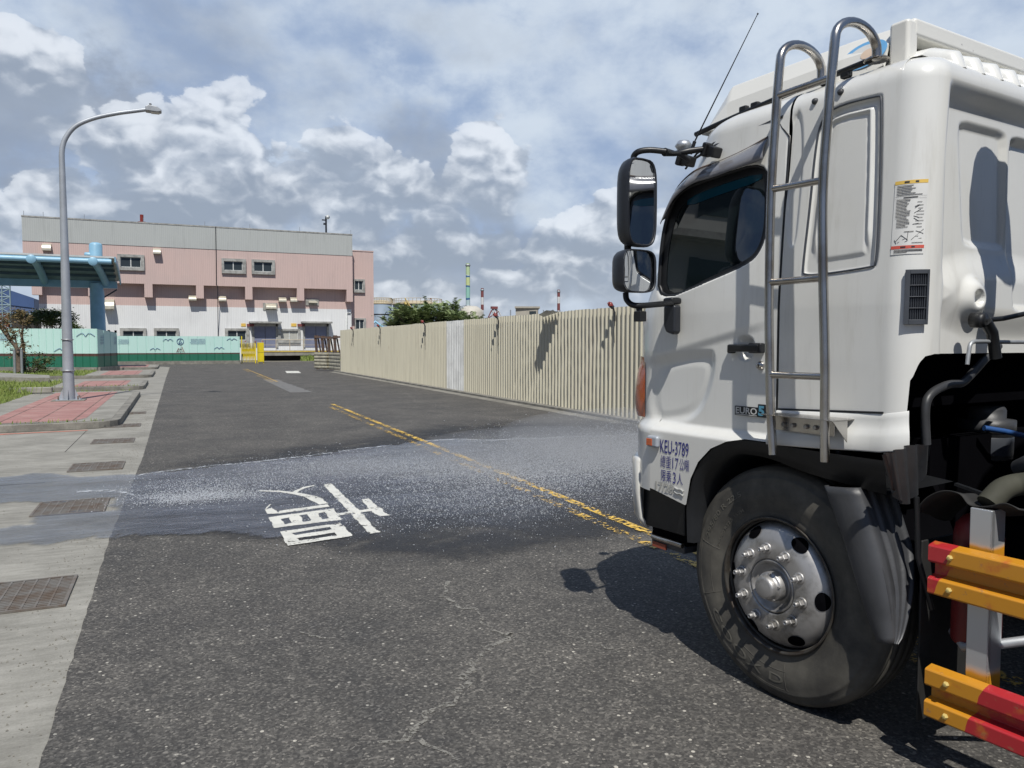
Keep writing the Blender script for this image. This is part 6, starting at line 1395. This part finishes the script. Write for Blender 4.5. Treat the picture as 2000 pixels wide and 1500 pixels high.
# tank behind canopy
p = PY(187, 490, 70); tz = PY(187, 474, 70)[2]; t = thing('vessel', 'pale blue round-topped tank rising behind the canopy roof', 'tank', (p[0], 70, 0)); MB().lathe([(.48, 5.5), (.48, tz-.2), (.40, tz-.06), (.25, tz), (0, tz+.02)], (0, 0, 0), 'Z', 24).build('shell', 'canopy_blue', t)
MB().tube([(.3, .3, 0), (.3, .3, 5.6)], .08, 6).tube([(-.3, .3, 0), (-.3, .3, 5.6)], .08, 6).tube([(0, -.3, 0), (0, -.3, 5.6)], .08, 6).lathe([(0, 5.4), (.5, 5.5)], (0, 0, 0), 'Z', 24).build('leg_frame', 'galv', t)
MB().lathe([(.14, -.25), (.2, -.2), (.2, .45), (.14, .5)], (-.55, -.1, tz-1.0), 'X', 12).build('side_drum', 'canopy_blue', t)
# navy shed and lattice tower on the far left
sh = thing('navy_shed', 'dark blue metal shed seen past the left end of the building', 'shed', (PY(20, 600, 95)[0], 95, 0))
x0, x1 = PY(-60, 600, 95)[0], PY(67, 600, 95)[0]; zA = PY(10, 563, 95)[2]; zB_ = PY(67, 583, 95)[2]
MB().prism([(x0, 0), (x1, 0), (x1, zB_), (x0+3.0, zA), (x0, zA)], lambda x, z: (x, 95, z), lambda x, z: (x, 110, z)).build('wall', 'navy_wall', sh, world=True); MB().prism([(x0, zA-1.3), (x1, zB_-1.0), (x1, zB_+.03), (x0+3.0, zA+.03), (x0, zA+.03)], lambda x, z: (x, 94.9, z), lambda x, z: (x, 94.97, z)).build('gable_band', 'navy_roof', sh, world=True)
lt_ = thing('lattice_tower', 'pale steel lattice stair tower at the far left edge', 'tower', (PY(8, 640, 70)[0], 70, 0))
xa_, xb_ = PY(-12, 600, 70)[0], PY(20, 600, 70)[0]; zt_2 = PY(8, 560, 70)[2]+1; m = MB()
for x in (xa_, xb_, (xa_+xb_)/2): m.tube([(x, 70, 0), (x+.02, 70, zt_2)], .06, 4)
for k in range(9):
    z0 = 1.5+k*.62; m.tube([(xa_, 70, z0), (xb_, 70, z0)], .05, 4); m.tube([(xa_, 70, z0), (xb_, 70, z0+.62)], .04, 4); m.tube([(xb_, 70, z0), (xa_, 70, z0+.62)], .04, 4)
m.build('lattice', 'steel_teal', lt_, world=True)
ct = thing('red_container', 'dark red container behind the left end of the hoarding', 'container', (PY(8, 640, 74)[0], 74, 0)); x0, x1 = PY(-40, 630, 74)[0], PY(17, 630, 74)[0]; z_ = PY(8, 610, 74)[2]; m = MB().bx(x0, x1, 74, 78, 0, z_)
for k in range(14): x = x0+(x1-x0)*k/14; m.bx(x, x+.12, 73.95, 73.999, .1, z_-.1)
m.build('body', 'ctn_red', ct, world=True)
ct = thing('dark_shed', 'low black shed between the red container and the pine', 'shed', (PY(30, 640, 74)[0], 74, 0)); x0, x1 = PY(19, 630, 74)[0], PY(66, 630, 74)[0]; MB().bx(x0, x1, 74, 78, 0, PY(30, 614, 74)[2]).build('body', 'dock_dark', ct, world=True); MB().bx(x0-.1, x1+.1, 73.8, 78.2, PY(30, 614, 74)[2], PY(30, 612, 74)[2]).build('roof', 'frame_concrete', ct, world=True)

# ================================================================== trees
def leaves(mb, pts, n, size, spread, rnd, flat=.6):
    for c in pts:
        for _ in range(n):
            p = Vector(c)+Vector((rnd.gauss(0, spread), rnd.gauss(0, spread), rnd.gauss(0, spread*flat))); s_ = size*rnd.uniform(.5, 1.3)
            a = Vector((rnd.uniform(-1, 1), rnd.uniform(-1, 1), rnd.uniform(-.6, .6))).normalized(); b = a.cross(Vector((rnd.uniform(-1, 1), rnd.uniform(-1, 1), rnd.uniform(-1, 1)))).normalized()
            mb.add([p-a*s_, p-b*s_*.4, p+a*s_, p+b*s_*.4], [(0, 1, 2, 3)])
def tree(name, label, base, H_, crown, trunk_r, mat, n=60, size=.10, spread=.3, seed=1, cat='tree', lean=0.0, limbs=6, group=None):
    rnd = random.Random(seed); t = thing(name, label, cat, base, 0, group); tr = MB()
    tp = Vector((lean, 0, H_*.62)); tr.tube([(0, 0, 0), (lean*.3+rnd.uniform(-.08, .08), 0, H_*.3), tuple(tp)], [trunk_r, trunk_r*.75, trunk_r*.45], 8)
    for c in crown[:limbs*3]:
        m_ = Vector((lean*.4, 0, H_*rnd.uniform(.28, .5))); mid = m_.lerp(Vector(c), .55)+Vector((0, 0, -.08*H_)); tr.tube([m_, mid, c], [trunk_r*.4, trunk_r*.25, trunk_r*.1], 5)
    tr.build('trunk', 'bark', t); cr = MB(); leaves(cr, crown, n, size, spread, rnd); cr.build('crown', mat, t); return t
# pine behind hoarding
rnd = random.Random(3)
p = PY(92, 640, 58); zt = PY(92, 602, 58)[2]
cr = [(rnd.gauss(-.2, .75), rnd.gauss(0, .5), rnd.uniform(3.0, zt-.3)) for _ in range(26)]+[(rnd.uniform(-.6, .7), 0, zt-.35) for _ in range(5)]
tree('pine_tree', 'dark green pine with clumped needles behind the mint hoarding', (p[0], 58, 0), zt, cr, .12, 'leaf_dark', 150, .085, .22, 4)
p = PY(118, 640, 60); zt = PY(118, 615, 60)[2]; cr = [(rnd.gauss(0, .5), rnd.gauss(0, .5), rnd.uniform(2.2, zt-.2)) for _ in range(14)]
tree('pine_tree', 'smaller dark pine partly hidden by the lamp post', (p[0], 60, 0), zt, cr, .10, 'leaf_dark', 130, .085, .2, 8)
# bare-ish trees on the verge
def verge_tree(px, py, Y, label, top, br, seed):
    b = PY(px, py, Y); rnd = random.Random(seed); t = thing('small_tree', label, 'tree', (b[0], Y, .1)); tr = MB(); cr = MB(); tips = []
    def Q(x_, y_): q = PY(x_, y_, Y); return Vector((q[0]-b[0], rnd.uniform(-.15, .15), q[2]-.1))
    for path, r0 in br:
        P = [Q(*q) for q in path]; tr.tube(spline(P, 4), [r0*(1-.72*i/(len(P)*4-3)) for i in range((len(P)-1)*4+1)], 7)
        for q in P[1:]: tips.append(q)
    tr.build('trunk', 'bark', t)
    for q in tips:
        for _ in range(3):
            e_ = q+Vector((rnd.gauss(0, .25), rnd.gauss(0, .2), rnd.gauss(.05, .15))); 
            cr.tube([q, e_], .012, 3); leaves(cr, [e_], 9, .06, .08, rnd)
    for c_ in top: q = Q(*c_); leaves(cr, [q+Vector((rnd.gauss(0, .12), 0, rnd.gauss(0, .1))) for _ in range(3)], 16, .065, .10, rnd)
    cr.build('crown', 'leaf_dry', t)
verge_tree(38, 727, 43.5, 'crooked small tree with sparse brown leaves on the left verge', [(8, 618), (14, 625), (5, 630), (20, 650), (10, 645), (24, 662), (30, 655), (2, 622)],
           [([(38, 727), (36, 700), (33, 680), (18, 662), (5, 645), (-6, 630)], .13), ([(35, 690), (42, 673), (50, 672)], .06), ([(20, 664), (14, 650), (10, 640)], .05), ([(33, 682), (31, 665), (28, 650)], .05), ([(5, 645), (8, 630), (6, 618)], .04)], 3)
verge_tree(47, 726, 44.3, 'straight thin tree with reddish leaf tips beside the crooked tree', [(46, 610), (52, 612), (40, 608), (50, 622), (38, 620), (44, 630), (42, 640)],
           [([(47, 726), (46, 700), (45, 675), (42, 655), (46, 630), (49, 608)], .10), ([(44, 660), (38, 648), (36, 640)], .04), ([(46, 635), (40, 622), (38, 610)], .035)], 5)
b = PY(62, 727, 44.0); rnd = random.Random(9); t = thing('shrub', 'dark leafy shrub against the foot of the mint hoarding', 'shrub', (b[0], 44.0, .1)); m = MB(); tr = MB()
for _ in range(34):
    c = (rnd.gauss(.15, .42), rnd.gauss(0, .2), abs(rnd.gauss(.45, .32))+.1); leaves(m, [c], 34, .06, .12, rnd); tr.tube([(rnd.uniform(-.1, .1), 0, 0), c], .012, 4)
m.build('foliage', 'leaf_dark', t); tr.build('stem', 'bark', t)
for px, py, Y_, lb in ((29, 729, 42.6, 'thin pale post left of the crooked tree'), (43, 729, 42.8, 'thin pale post right of the crooked tree')):
    b = PY(px, py, Y_); h_ = PY(px, 683, Y_)[2]; t = thing('marker_post', lb, 'post', (b[0], Y_, .1), 0, 'thin pale posts on the left verge'); MB().tube([(0, 0, 0), (0, 0, h_-.1)], .055, 8).build('post', 'galv', t); MB().box((-.06, 0, h_-.12), (.2, .08, .07)).build('cap', 'mirror_housing', t)
# concrete ramp edge among the verges
a, b, c, d = G(-20, 735, .15), G(97, 742, .15), G(97, 748, .15), G(-20, 746, .15)
MB().prism([(a[0], a[1]), (b[0], b[1]), (c[0], c[1]), (d[0], d[1])], lambda x, y: (x, y, .0), lambda x, y: (x, y, .34)).build('ramp_wall', 'concrete', kind='structure', label='low sloping concrete wall between the verges')
t = tag(MB().box(tuple(G(66, 762, .25)), (.95, .25, .16)).build('kerb_block', 'concrete', bevel=.02), 'pale concrete block set on the second kerb', 'block')
# feathery tree behind the fence
rnd = random.Random(21)
def feather(px0, px1, ytop, Y, seed, label, n):
    rnd = random.Random(seed); xa = PY(px0, 600, Y)[0]; xb = PY(px1, 600, Y)[0]; xm = (xa+xb)/2; t = thing('feathery_tree', label, 'tree', (xm, Y, 0), 0, 'feathery trees behind the fence'); tr = MB(); cr = MB()
    for i in range(n):
        u = rnd.uniform(-1, 1); x = (xb-xa)/2*u; zt = PY((px0+px1)/2+u*(px1-px0)/2, ytop(u), Y)[2]-rnd.uniform(0, .9); y = rnd.uniform(-1.5, 1.5)
        base = Vector((x*.15, y*.2, .8)); tip = Vector((x, y, zt)); mid = base.lerp(tip, .6)+Vector((0, 0, .3)); P = spline([base, mid, tip], 5); tr.tube(P, [.07*(1-.85*k/(len(P)-1)) for k in range(len(P))], 5)
        for q in P[5:]:
            for _ in range(4):
                dr = Vector((rnd.uniform(-1, 1), rnd.uniform(-1, 1), rnd.uniform(-.1, .9))).normalized()*rnd.uniform(.3, .75); e_ = q+dr
                for k in range(10):
                    pt = q.lerp(e_, k/9)-Vector((0, 0, .12*(k/9)**2)); nn_ = dr.cross(Vector((0, 0, 1))).normalized()
                    for s_ in (1, -1): a_ = pt+nn_*s_*.11+Vector((rnd.uniform(-.03, .03), rnd.uniform(-.03, .03), rnd.uniform(-.03, .02))); w__ = dr.normalized()*.022; cr.add([pt-w__, pt+w__, a_+w__*.6, a_-w__*.6], [(0, 1, 2, 3)])
    tr.build('trunk', 'bark', t); cr.build('crown', 'leaf_green', t)
feather(752, 900, lambda u: 596+14*u*u-4*math.sin(u*5), 40, 5, 'bushy feathery green tree rising behind the middle of the fence', 70)
feather(868, 955, lambda u: 612-12*math.exp(-((u+.6)*4)**2)+8*u, 38, 6, 'lower feathery green tree behind the fence beside the striped chimney', 26)

# ================================================================== distant works
def tankT(px0, px1, ytop, D_, label, rim=True):
    c = PD((px0+px1)/2, 600, D_); r_ = (px1-px0)/2/F*D_; z = PD((px0+px1)/2, ytop, D_)[2]; t = thing('storage_tank', label, 'storage tank', (c[0], c[1], 0), 0, 'storage tanks beyond the building')
    MB().lathe([(r_, 0), (r_, z-.9), (r_*.98, z-.9)], (0, 0, 0), 'Z', 48).build('shell', 'tank_blue', t); MB().lathe([(r_*1.0, z-.9), (r_*1.03, z-.85), (r_*1.03, z-.6), (r_*.96, z-.55), (r_*.6, z-.1), (0, z+.05)], (0, 0, 0), 'Z', 48).build('roof', 'tank_rim', t)
    g = MB()
    for k in range(40): a_ = 2*math.pi*k/40; g.tube([(r_*1.02*math.cos(a_), r_*1.02*math.sin(a_), z-.6), (r_*1.02*math.cos(a_), r_*1.02*math.sin(a_), z+.35)], .05, 4)
    g.tube([(r_*1.02*math.cos(a_), r_*1.02*math.sin(a_), z+.35) for a_ in np.linspace(0, 2*math.pi, 49)], .05, 4); g.build('handrail', 'tank_rim', t)
    for zz in (z*.45, z*.72): MB().lathe([(r_*1.0, zz-.1), (r_*1.02, zz-.1), (r_*1.02, zz+.1), (r_*1.0, zz+.1)], (0, 0, 0), 'Z', 48).build('ring', 'mirror_housing', t)
    return t, c, r_, z
tankT(722, 765, 586, 150, 'grey-blue storage tank half hidden by the pink wing')
t, c, r_, z = tankT(768, 862, 588, 160, 'wide grey-blue storage tank behind the feathery tree')
MB().tube([(-r_*.75, -r_*.75, z-.5), (-r_*.2, -r_*1.05, z-5.5)], .3, 6).tube([(-r_*.75, -r_*.8, z+.3), (-r_*.2, -r_*1.1, z-4.6)], .12, 5).build('stair', 'pipe_yellow', t)
dt = PD(920, 610, 170); r_ = 21/F*170*1.15; z = PD(920, 597, 170)[2]; t = thing('domed_tank', 'cream domed tank beneath the green chimney', 'storage tank', (dt[0], dt[1], 0)); MB().lathe([(r_, 0), (r_, z-1.6), (r_*.85, z-.8), (r_*.5, z-.15), (0, z)], (0, 0, 0), 'Z', 40).build('shell', 'dome_cream', t)
MB().box((-r_-2.2, 0, z-1.0), (4.5, 2, .5)).tube([(-r_-4, 0, z-1), (-r_-4, 0, 0)], .2, 5).tube([(-r_-1, 0, z-1), (-r_-1, 0, 0)], .2, 5).tube([(-r_-4.3, 0, z-.1), (-r_, 0, z-.1)], .08, 4).build('gangway', 'galv', t)
def chimney(px, wpx, ytop, D_, label, mats, name='chimney', grp=None):
    c = PD(px, 600, D_); r_ = wpx/2/F*D_; z = PD(px, ytop, D_)[2]; t = thing(name, label, 'chimney', (c[0], c[1], 0), 0, grp); n = len(mats)
    zb0 = 0
    for i, (f1, m_) in enumerate(mats):
        z1_ = z*f1; MB().lathe([(r_*(1.08-.16*zb0/z), zb0), (r_*(1.08-.16*z1_/z), z1_)], (0, 0, 0), 'Z', 20, caps=True).build('band', m_, t); zb0 = z1_+.002
    MB().lathe([(r_*.95, z-.9), (r_*1.2, z-.8), (r_*1.2, z-.4), (r_*.9, z-.3)], (0, 0, 0), 'Z', 20).lathe([(r_*.9, z*.5), (r_*1.35, z*.5), (r_*1.35, z*.5+.3), (r_*.9, z*.5+.3)], (0, 0, 0), 'Z', 20).build('collar', 'galv', t)
    return z
zc = chimney(914, 8.5, 515, 250, 'tall green and yellow-green banded chimney with blue wave marks', [(1.0, 'chim_green')]); print('green chimney height', zc)
chimney(942, 6, 563, 250, 'slim dark red and white banded chimney right of the green one', [(.64, 'chim_white'), (.73, 'chim_red'), (.85, 'chim_white'), (1, 'chim_red')], grp='red and white chimneys')
chimney(1091, 6, 566, 250, 'slim dark red and white banded chimney standing alone nearest the truck', [(.65, 'chim_white'), (.77, 'chim_red'), (.88, 'chim_white'), (1, 'chim_red')], grp='red and white chimneys')
chimney(841, 4, 583, 200, 'short dark red flue on the tank beside the feathery tree', [(1, 'chim_red')], name='flue')
c = PD(967, 620, 160); t = thing('tripod_tower', 'red and white steel lattice frame just above the fence', 'tower', (c[0], c[1], 0)); z = PD(962, 601, 160)[2]; hw = 15/F*160
for k, (x, m_) in enumerate(((-hw, 'chim_red'), (-hw*.4, 'chim_white'), (hw*.4, 'chim_red'), (hw, 'chim_white'))): MB().tube([(x, 0, 0), (x, 0, z*.76), (x*.55, 0, z*.92), (-.2, 0, z)], .13, 5).tube([(x, 0, z*.76), (-x*.55, 0, z*.92)], .10, 4).build('strut', m_, t)
MB().box((-.2, 0, z), (1.4, .6, .5)).build('head', 'chim_red', t)
c0 = PD(1007, 610, 130); c1 = PD(1050, 610, 130); z = PD(1028, 602, 130)[2]; z0 = PD(1028, 612, 130)[2]; t = thing('rooftop_block', 'beige flat-roofed block with a dark opening just above the fence', 'building', (c0[0], c0[1], 0)); Lx = c1[0]-c0[0]; Ly = c1[1]-c0[1]
MB().prism([(0, 0), (Lx, Ly), (Lx+3, Ly+6), (3, 6)], lambda x, y: (x, y, 0), lambda x, y: (x, y, z)).build('wall', 'block_beige', t); MB().prism([(-.3, -.3), (Lx+.3, Ly-.3), (Lx+3, Ly+6), (3, 6)], lambda x, y: (x, y, z+.005), lambda x, y: (x, y, z+.3)).build('roof', 'block_beige', t)
MB().prism([(Lx*.62, Ly*.62-.1), (Lx*.92, Ly*.92-.1), (Lx*.92, Ly*.92-.05), (Lx*.62, Ly*.62-.05)], lambda x, y: (x, y, z-1.6), lambda x, y: (x, y, z-.5)).build('window', 'pane_glass', t)
for px0, px1, yt, D_, lb in ((860, 905, 602, 190, 'low pale process building between the tanks and the dome'), (985, 1120, 617, 150, 'long low grey roof barely showing above the fence')):
    c0 = PD(px0, 610, D_); c1 = PD(px1, 610, D_); z = PD(px0, yt, D_)[2]; t = thing('process_building', lb, 'building', (c0[0], c0[1], 0)); Lx = c1[0]-c0[0]; Ly = c1[1]-c0[1]
    MB().prism([(0, 0), (Lx, Ly), (Lx+4, Ly+9), (4, 9)], lambda x, y: (x, y, 0), lambda x, y: (x, y, z-.3)).build('wall', 'block_beige', t); MB().prism([(-.2, -.2), (Lx+.2, Ly-.2), (Lx+4, Ly+9), (4, 9)], lambda x, y: (x, y, z-.29), lambda x, y: (x, y, z)).build('roof', 'galv', t)
    for k in range(4): f = .12+k*.24; MB().tube([(Lx*f, Ly*f+1, z), (Lx*f, Ly*f+1, z+1.2)], .12, 5).build('roof_pipe', 'galv', t)
c = PD(733, 640, 110); t = thing('blue_gantry', 'small light blue pipe gantry beside the pink wing', 'gantry', (c[0], c[1], 0)); z = PD(733, 628, 110)[2]; MB().tube([(-1, 0, z-1), (0, 0, z), (1.2, 0, z-.9)], .18, 5).tube([(-1, 0, 0), (-1, 0, z-1)], .12, 5).tube([(1.2, 0, 0), (1.2, 0, z-.9)], .12, 5).build('pipe', 'canopy_blue', t)

# block of flats beside the left of the road, outside the picture: it shows as a reflection in the cab glass
fl = thing('flats', 'pale apartment block standing off to the left of the road, reflected in the truck window', 'building', (-22, 14, 0), R(38))
MB().bx(-16, 16, 0, 10, 0, 15).build('wall', 'flats_wall', fl)
for r_ in range(4):
    for c_ in range(9): MB().bx(-14.2+c_*3.3, -12.4+c_*3.3, -.06, -.01, 2.0+r_*3.3, 3.7+r_*3.3).build('window', 'pane_glass', fl)
    MB().bx(-16.2, 16.2, -.8, -.001, 1.0+r_*3.3, 1.25+r_*3.3).build('ledge', 'frame_concrete', fl)
for i, (x, y, h_) in enumerate(((-13, 6, 6.5), (-15.5, 11, 7.5), (-11.5, -1.5, 6))):
    rnd = random.Random(40+i); cr = [(rnd.gauss(0, 1.3), rnd.gauss(0, 1.3), rnd.uniform(h_*.45, h_)) for _ in range(26)]
    tree('street_tree', ['leafy tree left of the camera in front of the apartment block', 'taller leafy tree nearest the apartment block', 'leafy tree behind the camera on the left'][i], (x, y, 0), h_, cr, .18, 'leaf_dark', 90, .22, .55, 50+i)
print('DONE objects', len(bpy.data.objects))
